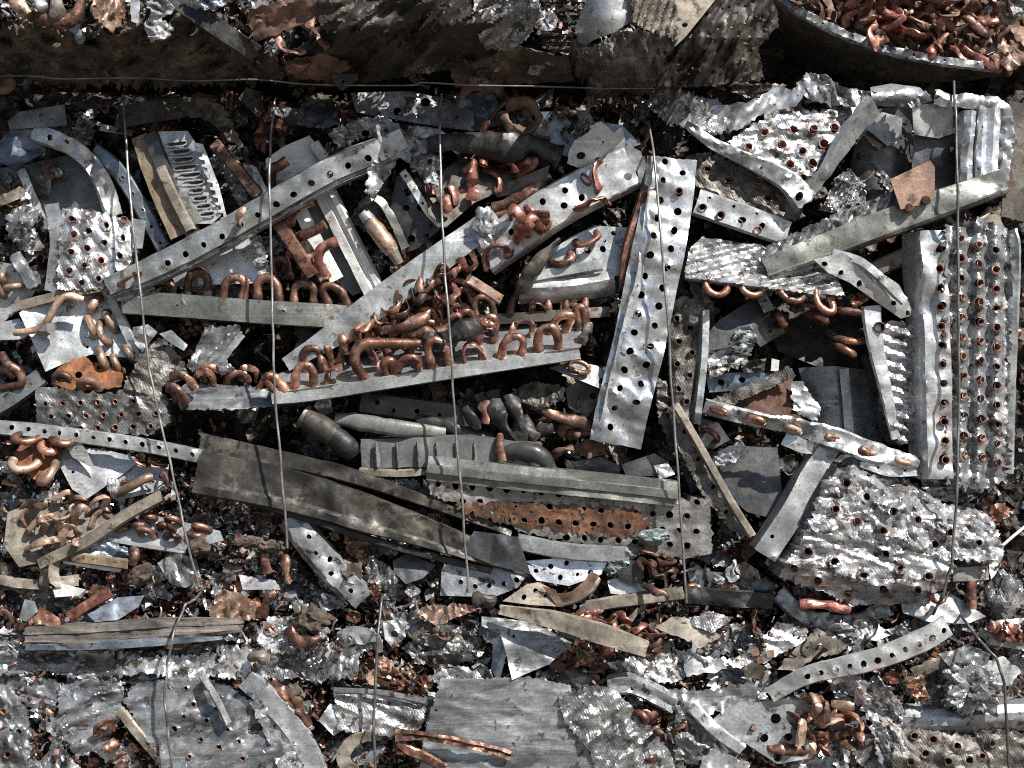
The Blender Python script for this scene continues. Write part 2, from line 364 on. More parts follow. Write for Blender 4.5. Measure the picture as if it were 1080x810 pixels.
def tubemesh(P, r, seg=10, flatn=(1, 1), dent=0, sd=0, caps=True, twist=None):
    P = np.asarray(P, float); n = len(P); r = np.broadcast_to(np.asarray(r, float), (n,))
    T = np.gradient(P, axis=0); T /= np.linalg.norm(T, axis=1, keepdims=True)
    ref = np.array([0, -1., 0]) if abs(T[0][1]) < .9 else np.array([0, 0, 1.])
    U = np.zeros_like(P); u = np.cross(T[0], ref); u /= np.linalg.norm(u)
    for i in range(n):
        u = u - (u @ T[i]) * T[i]; u /= np.linalg.norm(u); U[i] = u
    B = np.cross(T, U); t = np.linspace(0, 2 * math.pi, seg, endpoint=False)
    if twist is not None:
        c, q = np.cos(twist)[:, None], np.sin(twist)[:, None]; U, B = U * c + B * q, B * c - U * q
    V = P[:, None] + (U[:, None] * (np.cos(t) * flatn[0])[None, :, None] + B[:, None] * (np.sin(t) * flatn[1])[None, :, None]) * r[:, None, None]
    V = V.reshape(-1, 3)
    if dent:
        off = crease3(V * 1000, .09, sd, 5, 2)[:, None]; cen = np.repeat(P, seg, 0); V = cen + (V - cen) * (1 + dent * off)
    F = [(i * seg + j, i * seg + (j + 1) % seg, (i + 1) * seg + (j + 1) % seg, (i + 1) * seg + j) for i in range(n - 1) for j in range(seg)]
    if caps: F += [tuple(range(seg))[::-1], tuple((n - 1) * seg + j for j in range(seg))]
    return V, F

def tube(name, path, r, mat, flatn=(1, 1), dent=.06, parent=None, label=None, cat=None, group=None, seg=12, n=14, straight=False):
    p = np.array(path, float)
    if p.shape[1] == 2: p = np.c_[p, np.zeros(len(p))]
    w3 = W(p[:, 0], p[:, 1], p[:, 2]); C = catmull(w3, n)
    if np.ndim(r): r = np.interp(np.linspace(0, 1, len(C)), np.linspace(0, 1, len(r)), r)
    tw = None; sd = seed()
    if dent >= .1 and len(C) > 8:
        rt = np.random.default_rng(sd); t = np.linspace(0, 1, len(C)); r = np.asarray(r) * (1 + .16 * np.sin(t * rt.uniform(5, 11) + rt.uniform(0, 6))); tw = rt.normal() * .9 * t + .4 * np.sin(t * 8 + rt.uniform(0, 6))
    V, F = tubemesh(C, np.asarray(r) * .001, seg, flatn, dent, sd, twist=tw)
    return link(name, V, F, mat, parent, label, cat, group, None, True, 28 if dent >= .1 else 50)

def bend(x1, y1, x2, y2, d, n, h=22, r=4.8, mat='copper', parent=None, name='return_bend', crush=.1, lean=(0, 0, 0), label=None, cat=None, group=None, d2=None):
    """U-shaped copper return bend standing on two points of a plate, pointing along n"""
    sd = seed(); rng = np.random.default_rng(sd); r = r * (.98 if crush <= .15 else .86)
    A = W(x1, y1, d); B = W(x2, y2, d if d2 is None else d2); n = np.array(n, float); n /= np.linalg.norm(n)
    Mx = (A + B) / 2; Rr = np.linalg.norm(B - A) / 2; u = (B - A) / (2 * Rr); h = max(h * rng.uniform(.86, 1.08) * .001, Rr)
    leg = h - Rr; pts = [A - n * .004]; k = 4
    for i in range(k + 1): pts.append(A + n * leg * i / k)
    for t in np.linspace(math.pi, 0, 15)[1:-1]: pts.append(Mx + n * (leg + Rr * math.sin(t)) + u * Rr * math.cos(t))
    for i in range(k + 1): pts.append(B + n * leg * (k - i) / k)
    pts.append(B - n * .004); P = np.array(pts)
    hh = np.clip((P - Mx) @ n / h, 0, 1)[:, None]; P = P + hh * (np.array(lean) + rng.normal(size=3) * crush * 22) * .001
    rr = np.full(len(P), r * .001); rr[1] *= 1.16; rr[2] *= 1.12; rr[-2] *= 1.16; rr[-3] *= 1.12
    rr *= rng.uniform(.86, .98); fl = rng.uniform(.8, 1.02); tw = None
    if crush > .15:      # flattened, kinked and folded
        fl = rng.uniform(.34, .62); t = np.linspace(0, 1, len(P)); rr *= 1.04 + .22 * np.sin(t * 9 + rng.uniform(0, 6)) * crush / .3
        P = P + (crease3(P * 1000 + sd * 7, .05, sd, 4, 2)[:, None] * rng.normal(size=3) * 2.2 + crease3(P * 1000 + sd, .07, sd + 1, 4, 2)[:, None] * rng.normal(size=3) * 1.8) * .001
        tw = rng.uniform(0, 3.1) + rng.normal() * 1.2 * t + .5 * np.sin(t * 6 + rng.uniform(0, 6))
    op = crush > .15 and rng.uniform() < .35
    if op: k = int(len(P) * rng.uniform(.55, .8)); P = P[:k]; rr = rr[:k] * np.interp(np.arange(k), [k - 4, k - 1], [1, 1.18]); tw = tw[:k]
    V, F = tubemesh(P, rr, 12, (1, fl), crush, sd, twist=tw, caps=not op)
    return link(name, V, F, mat, parent, label, cat, group, None, True, 32 if crush > .15 else 55)

_te = None
def tube_end(parent, x, y, d, r, mat='copper', n=(0, -1, 0), name='tube_end', out=1.5):
    """short open copper tube seen end on"""
    global _te
    if _te is None:
        t = np.linspace(0, 2 * math.pi, 14, endpoint=False); rng = np.random.default_rng(5)
        rings = [(1, 5.0), (1, 0), (1.12, -.12), (.98, -.2), (.78, 0), (.74, 5.0)]; V = []
        for q, z in rings: V += [(q * math.cos(a) * (1 + rng.normal() * .035), q * math.sin(a) * (1 + rng.normal() * .035), -z) for a in t]
        F = [(i * 14 + j, i * 14 + (j + 1) % 14, (i + 1) * 14 + (j + 1) % 14, (i + 1) * 14 + j) for i in range(5) for j in range(14)] + [tuple(5 * 14 + j for j in range(14))]
        _te = {}
        for k in ('copper', 'red_copper', 'brown_copper'): _te[k] = mesh('tube_end', np.array(V), F, k, True, 60)
    o = bpy.data.objects.new(name, _te[mat]); COL.objects.link(o)
    sd = seed(); rng = np.random.default_rng(sd)
    nn = Vector(n) + Vector(rng.normal(size=3) * .12); loc = Vector(W(x, y, d)) + Vector(n).normalized() * out * .001
    o.rotation_mode = 'QUATERNION'; o.rotation_quaternion = nn.to_track_quat('Z', 'Y') @ Matrix.Rotation(rng.uniform(0, 6), 3, 'Z').to_quaternion()
    o.scale = (r * .001 * rng.uniform(.9, 1.08), r * .001 * rng.uniform(.82, 1.05), r * .001)
    o.parent = parent; o.location = loc - Vector(base(parent))
    return o

def coil(root, outline, holes, mat, pl, deep=50, cr=(3, .07), sp=2.4, collar=2.5, tubemat='copper', jag=1.2, name='fin_block', ends=True, oc=3, smooth=True, ang=26, tear=0, an=None):
    o = sheet(name, outline, mat, pl=pl, holes=holes, sp=min(sp, 2.4), cr=cr, jag=jag, collar=collar, deep=deep, parent=root, oc=oc, smooth=smooth, ang=ang, tear=tear, an=an)
    if ends:
        for h in holes: tube_end(o, h[0], h[1], float(pl(h[0], h[1])), h[2] * .93, tubemat, pl.n(h[0], h[1]))
    return o

def lumpmesh(rx, ry, rz, amp, f, sd, sub=4):
    bm = bmesh.new(); bmesh.ops.create_icosphere(bm, subdivisions=sub, radius=1)
    P = np.array([v.co[:] for v in bm.verts]); F = [tuple(v.index for v in q.verts) for q in bm.faces]; bm.free()
    P = P * (1 + amp * crease3(P, f, sd, 7, 3))[:, None]
    return P * np.array([rx, ry, rz]) * .001, F

def lump(name, x, y, d, rx, rz, ry, mat, label, cat, amp=.35, f=1.6, rot=0, group=None, parent=None, sub=4):
    V, F = lumpmesh(rx, ry, rz, amp, f, seed(), sub); c, s = math.cos(R(rot)), math.sin(R(rot))
    V = V @ np.array([[c, 0, -s], [0, 1, 0], [s, 0, c]]) + W(x, y, d)
    return link(name, V, F, mat, parent, label, cat, group, None, True, 25)
# ================================================================== loose mass behind everything
def back(name, x0, x1, y0, y1, f, amp, fr, sp, mat='scrap_mix'):
    pl = Pl(0, (0, 0), (0, 0), f)
    sheet(name, [(x0, y0), (x1, y0), (x1, y1), (x0, y1)], mat, pl=pl, sp=sp, cr=(amp, fr), deep=120, kind='stuff', oc=3, smooth=False)
back('crushed_scrap', -160, 1240, 70, 640, lambda x, y: np.interp(y, [70, 100, 140, 560, 620, 640], [-130, -100, -82, -80, -70, -70]), 22, .022, 6.5)
back('crushed_scrap', -160, 1240, 600, 960, lambda x, y: np.interp(y, [600, 640, 690, 720, 960], [-85, -62, -28, -20, -10]), 17, .026, 6)
back('crushed_scrap', -160, 1240, -150, 100, lambda x, y: np.interp(y, [-150, 0, 30, 100], [35, 25, 5, -110]) - np.interp(x, [760, 820], [0, 60]), 16, .022, 6.5)

# ================================================================== upper bale
gp = [(-12, -14, -.6), (12, -14, -.6), (12, 3, -.6), (-12, 3, -.6)]
link('ground', np.array(gp, float), [(0, 1, 2, 3)], 'dusty_concrete', kind='structure', smooth=False)  # ground out of view, added to bounce sunlight up onto the undersides
LIFT[0] = 36.0
under = lambda t, b, y0=28, y1=88: (lambda x, y: np.interp(y, [y0 - 30, y0, (y0 + y1) / 2, y1], [t, t - 6, (t + b) / 2 + 6, b]) + 9 * np.sin(np.asarray(x, float) * .052 + 1) * np.sin(np.asarray(y, float) * .07) + 5 * np.sin(np.asarray(x, float) * .13 + np.asarray(y, float) * .11))
sheet('caked_sheet', [(-40, 34), (40, 28), (96, 36), (122, 30), (128, 62), (118, 92), (40, 90), (-40, 94)], 'earth', f=under(62, -28), sp=2.6, cr=(13, .045), an=(15, 1.8), jag=3, label='brown dirt-caked sheet under the upper bale with copper loops above it', cat='metal sheet')
sheet('caked_sheet', [(124, 24), (160, 12), (190, 10), (240, 40), (292, 58), (296, 86), (200, 90), (122, 92), (118, 60)], 'earth', f=under(64, -30), sp=2.6, cr=(13, .045), an=(-30, 1.8), jag=3, label='brown dirt-caked sheet with gritty crust beside the silver crumple in the upper bale', cat='metal sheet')
strip('dark_bar', [(176, -6, 60), (230, 30, 66), (272, 58, 44)], ang2(16, 6, 4), 'sooty_metal', cr=(1.2, .05), label='dark slanting bar across the dirt-caked underside of the upper bale', cat='bar')
sheet('rusty_sheet', [(262, 10), (332, -8), (350, 4), (322, 24), (268, 45)], 'rusty_brown', d=70, tilt=(0, -.4), sp=4, cr=(4, .05), jag=.8, label='rusty brown torn sheet at the lit edge of the upper bale', cat='metal sheet')
for i, (x1, y1, x2, y2) in enumerate([(296, 34, 318, 40), (326, 20, 344, 36), (300, 62, 330, 58)]):
    bend(x1, y1, x2, y2, 46 - i * 12, (.1, -.7, -.5), 26, 6, 'brown_copper', crush=.2, label='dark brown copper loop in shade under the upper bale', cat='copper bend', group='dark copper loops under the upper bale')
sheet('torn_sheet', [(300, 56), (340, 60), (352, 74), (336, 82), (306, 72)], 'soiled_sheet', f=under(50, -20), sp=4, cr=(3, .05), jag=.8, label='small grey torn flap hanging under the upper bale near dark copper loops', cat='metal sheet')
sheet('creased_sheet', [(296, 62), (330, 40), (362, 4), (420, -20), (516, -20), (530, 30), (524, 56), (470, 74), (410, 84), (350, 92), (306, 90)], 'soiled_sheet', f=lambda x, y: under(74, -26)(x, y) + 7 * np.sin((x * .75 + y) * .085), sp=2.8, cr=(11, .03), an=(-38, 4.5), jag=1, label='grey brown creased sheet with diagonal folds on the upper bale', cat='metal sheet')
sheet('creased_sheet', [(330, -20), (440, -24), (470, 6), (420, 30), (372, 44), (338, 30)], 'soiled_sheet', f=under(92, 60, 20, 50), sp=2.8, cr=(9, .035), an=(-30, 4), jag=1.4, label='tan wrinkled sheet catching the sun above the diagonal folds', cat='metal sheet')
sheet('creased_sheet', [(300, 66), (345, 56), (372, 70), (352, 84), (312, 84)], 'rusty_brown', f=under(70, 0), sp=2.8, cr=(6, .05), an=(20, 3), jag=1, label='small brown wrinkled flap beside the dark copper loops', cat='metal sheet')
sheet('crumpled_foil', [(498, -20), (566, -24), (570, 18), (556, 40), (538, 54), (512, 52), (500, 30)], 'bright_fins', f=under(84, 10, 20, 66), sp=2.8, cr=(8, .07), jag=1, label='bright crumpled foil hanging off the front of the upper bale', cat='crumpled foil', smooth=False)
sheet('caked_sheet', [(470, 58), (540, 48), (600, 60), (606, 86), (480, 92)], 'earth', f=lambda x, y: np.interp(y, [48, 90], [25, -40]), sp=4, cr=(6, .05), jag=.8, label='dark dirt-caked sheet below the bright crumpled foil of the upper bale', cat='metal sheet')
sheet('fin_sheet', [(560, -10), (626, -20), (612, 62), (572, 50)], 'dirty_fins', f=lambda x, y: 12 + 2.5 * np.sin(y * .9) + 0 * x, sp=2.6, cr=(2, .05), label='dark finned sheet in the gap beside the folded pale block', cat='metal sheet')
# folded pale block
r_ = thing('folded_block', 'pale folded sheet block with dirty crumpled front on the upper bale', 'coil block', 655, 45, 60)
sheet('cover_sheet', [(606, 30), (618, 2), (640, -24), (668, -30), (666, 22), (648, 34), (626, 42), (612, 52)], 'pale_galvanised', f=lambda x, y: 74 - .018 * (x - 650) ** 2 - .3 * np.maximum(0, y - 20), sp=4, cr=(.8, .03), parent=r_)
sheet('fin_block', [(604, 40), (620, 50), (640, 40), (666, 30), (690, 34), (712, 20), (714, 44), (700, 56), (704, 74), (684, 88), (664, 82), (646, 92), (622, 88), (626, 70), (610, 66)], 'dirty_fins', f=lambda x, y: np.interp(y, [20, 34, 60, 92], [84, 80, 62, 10]) - .004 * (x - 660) ** 2 + 5 * np.sin(x * .16), sp=2.2, cr=(9, .05), an=(80, 3.2), jag=1.6, deep=60, parent=r_)
sheet('fin_edge', [(664, -30), (704, -30), (716, 18), (712, 42), (690, 36), (668, 24)], 'dusty_tan', f=lambda x, y: 80 + 2.2 * np.sin((x * .95 + y * .3) * .75), sp=2.2, cr=(2, .06), jag=1.2, parent=r_)
sheet('loose_sheet', [(690, 40), (720, 44), (716, 76), (690, 84)], 'dusty_tan', d=10, tilt=(-.3, -.4), sp=5, cr=(1, .04), label='small tan sheet edge tucked behind the folded pale block', cat='metal sheet')
sheet('pale_sheet', [(706, -20), (770, -20), (748, 8), (722, 40), (704, 56)], 'dusty_tan', d=40, tilt=(-.4, 0), sp=5, cr=(.8, .03), holes=[(722, 26, 3)], label='pale tan sheet with one hole at the top of the upper bale', cat='metal sheet')
sheet('creased_sheet', [(738, 10), (775, -20), (812, -16), (822, 26), (800, 50), (806, 84), (740, 92), (690, 90), (700, 70), (716, 50)], 'soiled_sheet', f=lambda x, y: 24 - .5 * np.maximum(0, y - 40) - .12 * (x - 740), sp=2.8, cr=(10, .028), an=(-58, 5), jag=1, label='dark brown creased sheet between the pale block and the copper-filled tray', cat='metal sheet')
# boat-like tray of copper
LIFT[0] = -52.0
sheet('heaped_scrap', [(790, -60), (1090, -60), (1090, 66), (1040, 74), (930, 50), (850, 14)], 'rusty_brown', d=14, sp=3.6, cr=(9, .04), kind='stuff')
r_ = thing('curved_tray', 'curved grimy tray underside heaped with crushed copper at the upper bale', 'metal tray', 940, 50, 60)
sheet('tray_shell', [(806, -14), (820, -4), (850, 18), (890, 38), (930, 54), (985, 64), (1030, 70), (1060, 66), (1056, 80), (1015, 86), (960, 88), (900, 84), (850, 70), (818, 46), (800, 20)], 'grimy_steel', f=lambda x, y: 60 - 75 * np.clip((y - (np.interp(x, [800, 850, 930, 1060], [-5, 22, 56, 70]))) / 40, 0, 1.2) ** 1.2, sp=3.6, cr=(1.5, .04), parent=r_)
strip('tray_rim', [(806, -16, 62), (846, 12, 66), (890, 34, 68), (940, 52, 70), (1000, 64, 70), (1056, 70, 66)], ang2(8, 0, 4), 'dull_aluminium', holes=row(7, 0, 1.6, .15, .9), cr=(1.6, .06), sp=3, jag=1, parent=r_)
rng = np.random.default_rng(21)
for i in range(90):
    x = rng.uniform(812, 1066); yb = np.interp(x, [800, 846, 890, 940, 1000, 1066], [-22, 8, 28, 46, 58, 62]); y = rng.uniform(-20, yb - 2)
    a = rng.uniform(0, 6.28); L = rng.uniform(7, 12); v = rng.normal(size=3) * .6 + np.array([0, -.9, -.2])
    bend(x - L * math.cos(a), y - L * math.sin(a), x + L * math.cos(a), y + L * math.sin(a), 48 + rng.uniform(-6, 14), v, rng.uniform(16, 28), rng.uniform(4.5, 6.2), ('brown_copper', 'red_copper', 'brown_copper', 'rusty_brown')[i % 4], crush=.36, name='copper_bend', label='crushed copper bend heaped in the curved tray of the upper bale', cat='copper bend', group='copper bends heaped in the curved tray')
lump('crumpled_foil', 1062, 4, 55, 22, 16, 14, 'grey_fins', 'grey crumpled wad at the end of the copper-filled tray', 'crumpled foil')
sheet('grey_sheet', [(1050, 20), (1100, 30), (1100, 70), (1062, 62)], 'greenish_steel', d=-10, sp=6, cr=(2, .04), label='greenish sheet behind the end of the copper-filled tray', cat='metal sheet')
lump('torn_copper', 1056, 62, 60, 14, 12, 10, 'tan_copper', 'torn tan copper wad at the tip of the curved tray', 'copper scrap', amp=.5)
# copper loops on the lit top edge
LIFT[0] = 36.0
TOPB = [(20, -6, 34, 14, 9), (52, -6, 66, 24, 8), (72, 8, 90, 30, 7), (-6, 0, 8, 8, 7)]
tube('copper_tube', [(8, -20, 70), (16, 0, 80), (30, 16, 78)], 7, 'tan_copper', (1, .7), .15, label='tan flattened tube end hooked over the upper bale corner', cat='copper tube')
tube('copper_tube', [(58, -20, 74), (60, 4, 84), (62, 24, 70)], 7, 'dusty_tan', (1, .7), .15, label='grey tan flattened tube hanging upright off the upper bale', cat='copper tube')
tube('copper_tube', [(24, 12, 60), (50, 22, 74), (78, 20, 70), (88, -8, 70)], 6.5, 'brown_copper', (1, .8), .12, label='brown copper loop with a silvery arm curling off the upper bale', cat='copper tube')
tube('copper_tube', [(36, -10, 76), (44, 6, 80), (52, 12, 72)], 6, 'dull_aluminium', (1, .6), .15, label='silvery flattened tube between two tan tubes on the upper bale', cat='metal tube')
tube('metal_tube', [(76, 26, 62), (82, 34, 58), (86, 44, 46)], 5, 'blue_fins', (1, .6), .2, label='small bluish torn tube tip pointing down from the copper loop', cat='metal tube')
sheet('copper_plate', [(94, -6), (126, -12), (132, 20), (118, 34), (100, 20)], 'tan_copper', d=74, tilt=(-.2, .3), sp=3, cr=(6, .07), jag=1.2, label='torn tan copper plate at the top edge of the upper bale', cat='copper scrap')
sheet('copper_plate', [(112, 10), (134, 6), (136, 34), (124, 44)], 'rust', d=66, sp=3, cr=(5, .07), jag=1.2, label='orange brown torn piece just below the tan copper plate', cat='copper scrap')
sheet('silver_flap', [(138, -10), (148, -10), (146, 24), (138, 22)], 'pale_galvanised', d=78, sp=3, cr=(2, .06), jag=.6, label='narrow pale upright flap on the upper bale', cat='metal sheet')
sheet('crumpled_foil', [(148, -10), (176, -8), (182, 12), (170, 20), (183, 30), (176, 40), (160, 44), (152, 30), (160, 14)], 'bright_aluminium', d=70, sp=2.5, cr=(9, .09), jag=1.4, label='silver crumple hanging between the tan copper plate and the dirt crust', cat='crumpled foil')
sheet('crumpled_foil', [(196, -14), (240, -18), (236, 6), (214, 10), (208, 2)], 'blue_fins', d=74, sp=2.6, cr=(7, .09), jag=1.4, label='bluish silver crumple at the very top of the upper bale', cat='crumpled foil')
tube('baling_wire', [(-30, 81, 6), (30, 80, 9), (66, 83, 8), (140, 82, 10), (200, 85, 7), (270, 84, 9), (330, 89, 6), (430, 90, 5), (446, 87, 9), (500, 90, 8), (560, 91, 6), (640, 93, 4), (690, 93, 4)], 1.0, 'dark_wire', (1, 1), .03, seg=8, label='thin rusty wire running level along the bottom of the upper bale', cat='wire')

LIFT[0] = 0.0
# ================================================================== middle bale, shaded top edge
def sh(n, o, m, lab, cat='metal sheet', **k): return sheet(n, o, m, label=lab, cat=cat, **k)
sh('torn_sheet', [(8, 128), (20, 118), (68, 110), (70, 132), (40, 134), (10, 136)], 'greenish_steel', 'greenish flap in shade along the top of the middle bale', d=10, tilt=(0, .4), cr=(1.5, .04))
sh('bluish_sheet', [(0, 148), (12, 136), (50, 132), (48, 160), (30, 170), (14, 176), (-6, 170)], 'bluish_steel', 'bluish folded sheet with dented face near the top corner of the middle bale', d=12, tilt=(-.2, .3), cr=(3, .04), sp=4)
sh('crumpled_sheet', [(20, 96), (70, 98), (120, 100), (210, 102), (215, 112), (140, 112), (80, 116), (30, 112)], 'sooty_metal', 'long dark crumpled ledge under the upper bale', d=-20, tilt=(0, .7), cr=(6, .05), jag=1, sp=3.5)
sh('stained_sheet', [(122, 112), (190, 102), (230, 104), (216, 118), (180, 126), (128, 134)], 'grimy_steel', 'grey sheet with a rusty stain in shade above the louvred panel', d=-4, tilt=(0, .5), cr=(2, .05), sp=4)
sh('crumpled_sheet', [(186, 112), (210, 102), (236, 112), (250, 140), (262, 160), (244, 150), (222, 128), (200, 124)], 'grimy_steel', 'drooping creased grey sheet above the notched edge', d=2, cr=(5, .06), jag=1, sp=3)
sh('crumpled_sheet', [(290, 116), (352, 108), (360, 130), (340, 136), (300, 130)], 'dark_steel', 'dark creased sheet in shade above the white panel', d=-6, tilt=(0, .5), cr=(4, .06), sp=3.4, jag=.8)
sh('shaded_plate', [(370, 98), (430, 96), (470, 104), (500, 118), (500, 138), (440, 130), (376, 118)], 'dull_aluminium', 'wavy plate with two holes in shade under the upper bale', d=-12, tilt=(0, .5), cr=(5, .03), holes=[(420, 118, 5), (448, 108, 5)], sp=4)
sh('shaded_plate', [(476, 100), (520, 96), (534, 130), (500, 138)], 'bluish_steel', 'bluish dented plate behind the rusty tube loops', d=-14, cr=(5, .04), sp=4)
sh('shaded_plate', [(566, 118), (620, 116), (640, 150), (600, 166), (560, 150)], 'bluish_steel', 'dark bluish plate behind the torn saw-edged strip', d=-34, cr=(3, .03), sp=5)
for pts, lab in [([(520, 92, -4), (532, 104, 4), (520, 122, 8), (508, 140, 6)], 'thin dark rusty tube slanting in shade below the level wire'), ([(534, 112, 2), (556, 108, 8), (568, 124, 6), (556, 138, 4), (536, 136, 0)], 'thick dark rusty hooked tube in shade below the level wire'),
                 ([(486, 104, 0), (496, 92, 4), (520, 96, 4)], 'small dark rusty tube arch in shade below the level wire'), ([(530, 118, 8), (534, 130, 10), (548, 144, 6), (580, 148, 2)], 'dark rusty flattened tube trailing down beside the blackened pipe')]:
    tube('rusty_tube', pts, 5 if 'thick' not in lab else 7, 'brown_copper' if 'thin' in lab else 'rusty_brown', (1, .55), .28, label=lab, cat='copper tube')
sh('dark_sheet', [(-20, 178), (20, 176), (30, 210), (20, 240), (-20, 236)], 'dark_steel', 'dark flat sheet at the outer edge below the bluish sheet', d=-30, cr=(2, .03))

# ---- corner plates
sh('bent_plate', [(20, 176), (50, 168), (92, 160), (118, 214), (100, 240), (60, 222), (48, 245), (30, 210)], 'greenish_steel', 'greenish grey bent plate with a pale folded edge beside the perforated arc', d=-12, tilt=(.05, .3), cr=(1.2, .02), holes=())
strip('bent_strip', [(22, 178, -6), (34, 208, -4), (50, 244, -6)], ang2(9, 0, 3), 'pale_galvanised', cr=(.8, .04), sp=4, label='pale narrow curved lip along the greenish bent plate', cat='metal strip')
strip('perforated_arc', [(34, 138, 10), (62, 148, 14), (88, 164, 14), (108, 190, 12), (122, 228, 4)], ang2(17, 0, 4), 'pale_galvanised', holes=[(.16, 1, 4), (.3, -2, 3.2)], roll=(10, -10, 5, 30), cr=(2, .05), sp=3.5, jag=.6, label='pale curved strip arching down beside the greenish plate', cat='metal strip')
strip('dark_strip', [(98, 158, 4), (122, 178, 8), (146, 214, 8), (172, 262, 6)], ang2(13, 3, 3), 'bluish_steel', holes=row(5, 0, 2, .35, .95), cr=(.8, .04), sp=4, label='dark bluish curved strip with small holes behind the first wire', cat='metal strip')
sh('blue_flap', [(88, 200), (112, 186), (120, 214), (96, 222)], 'bluish_steel', 'small dark blue flap above the copper-tubed fin block', d=-16, cr=(1, .03))

# ---- fin block with red tube ends
r_ = thing('coil_block', 'crumpled aluminium coil block with red copper tube ends beside the greenish plate', 'coil block', 100, 258, 20)
pl = Pl(16, (-.15, .1), (100, 255))
H4 = [(76, 231, 4), (95, 224, 4), (131, 232, 4), (112, 238, 4), (93, 244, 4), (78, 248, 4), (129, 251, 4), (110, 256, 4), (92, 262, 4), (75, 266, 4), (126, 270, 4), (107, 275, 4), (89, 280, 4), (73, 286, 4), (123, 289, 4), (104, 294, 4), (86, 298, 4)]
coil(r_, [(66, 219), (100, 222), (142, 234), (140, 262), (132, 300), (100, 306), (60, 306), (62, 260)], H4, 'bright_fins', pl, 40, (2.6, .05), tubemat='red_copper')
strip('end_flange', [(54, 214, 18), (60, 250, 20), (54, 308, 18)], ang2(15, 0, 10), 'galvanised_steel', sp=5, parent=r_)
sheet('side_flange', [(140, 230), (154, 233), (150, 262), (140, 262)], 'galvanised_steel', d=14, parent=r_)

# ---- louvred panel
r_ = thing('louvred_casing', 'louvred grey panel with raised slots between brown bars and a notched edge', 'louvred panel', 190, 195, 10)
strip('side_bar', [(146, 143, 16), (164, 196, 18), (188, 250, 18)], ang2(16, 4, 8), 'brown_bar', cr=(.6, .05), parent=r_)
strip('side_bar', [(157, 140, 22), (176, 190, 22), (203, 248, 22)], ang2(13, 6, 0), 'dark_steel', cr=(.5, .05), parent=r_)
strip('side_bar', [(168, 176, 26), (182, 206, 26), (201, 244, 26)], ang2(8, 3, 3), 'dusty_tan', cr=(.6, .05), sp=4, parent=r_)
sheet('slot_sheet', [(160, 139), (198, 138), (212, 160), (234, 226), (224, 236), (200, 236), (184, 210)], 'pale_galvanised', d=14, tilt=(-.1, .1), cr=(.6, .03), sp=5, parent=r_)
slots = LAST[0]
for i in range(10):
    x = 184 + i * 3.6 + (0 if i < 7 else 1); y = 152 + i * 8.2; q = np.linspace(0, 2 * math.pi, 25)[:-1]
    hx = 12.5 if i < 6 else 8
    P = [(x + hx * np.sign(math.cos(t)) * abs(math.cos(t)) ** .5 + 1, y + 2.7 * math.sin(t) - (hx * math.cos(t)) * .16, 17 - .1 * (x - 190) + .1 * (y - 190)) for t in list(q) + [q[0]]]
    tube('louvre', P, .95, 'pale_galvanised', dent=0, parent=slots, seg=6, n=2)
    sheet('slot_shade', [(x - hx + 1, y - 1 + hx * .16), (x + hx, y - 1.6 - hx * .16), (x + hx, y + 1.2 - hx * .16), (x - hx + 1, y + 1.6 + hx * .16)], 'sooty_metal', d=15.6 - .1 * (x - 190) + .1 * (y - 190), th=.4, sp=4, cr=(0, 1), parent=slots)  # near-black strip over the unpierced sheet, painting the shade inside a louvre opening
cb = [(204, 150)]
for i in range(9): cb += [(208 + i * 2.8, 160 + i * 8), (213 + i * 2.8, 161 + i * 8), (213.5 + i * 2.8, 165 + i * 8), (209.5 + i * 2.8, 166 + i * 8)]
sheet('notched_edge', cb + [(240, 232), (231, 196), (214, 152)], 'pale_galvanised', d=20, tilt=(-.3, 0), sp=3, cr=(.6, .05), parent=r_)
sheet('lower_flap', [(186, 204), (196, 201), (214, 232), (196, 242)], 'greenish_steel', d=24, sp=4, parent=r_)
sh('dark_sheet', [(236, 168), (262, 180), (270, 215), (240, 224)], 'sooty_metal', 'dark panel with ragged fins behind the copper bar', d=-18, cr=(3, .06), sp=3.5)
sh('ragged_fins', [(232, 172), (246, 178), (262, 205), (266, 226), (252, 222), (242, 200)], 'grey_fins', 'ragged dark fin edge beside the notched strip', 'fin strip', d=-4, cr=(6, .1), sp=2.4, jag=1.6)
strip('copper_bar', [(224, 150, 12), (246, 174, 16), (272, 206, 14)], ang2(10, 3, 3), 'brown_copper', cr=(.4, .06), sp=4, label='flat brown copper bar slanting into the long perforated rail', cat='copper bar')
sh('white_flap', [(256, 172), (270, 176), (282, 200), (276, 206), (264, 190)], 'pale_galvanised', 'small curled pale flap between the copper bar and second wire', d=8, cr=(3, .06), sp=3)

# ---- white panel behind the rail
r_ = thing('white_casing', 'bright white folded panel behind the perforated rail with copper elbows', 'metal panel', 330, 210, 0)
sheet('panel_face', [(280, 168), (300, 154), (326, 143), (340, 160), (352, 172), (320, 190), (286, 204), (282, 190)], 'white_paint', f=lambda x, y: 0 - .06 * (x - 310) + .2 * np.maximum(0, 160 - y), cr=(2, .03), sp=4, parent=r_)
sheet('panel_face', [(316, 196), (346, 188), (400, 300), (372, 312), (350, 292), (330, 250)], 'grey_plastic', d=-6, tilt=(-.1, 0), cr=(.8, .02), parent=r_)
strip('panel_fold', [(310, 210, 2), (330, 248, 2), (356, 296, 2)], flat(15), 'white_paint', cr=(.5, .05), parent=r_)
strip('panel_fold', [(330, 150, 8), (346, 174, 6), (352, 182, 4)], ang2(8, 3, 3), 'white_paint', cr=(.8, .05), parent=r_)
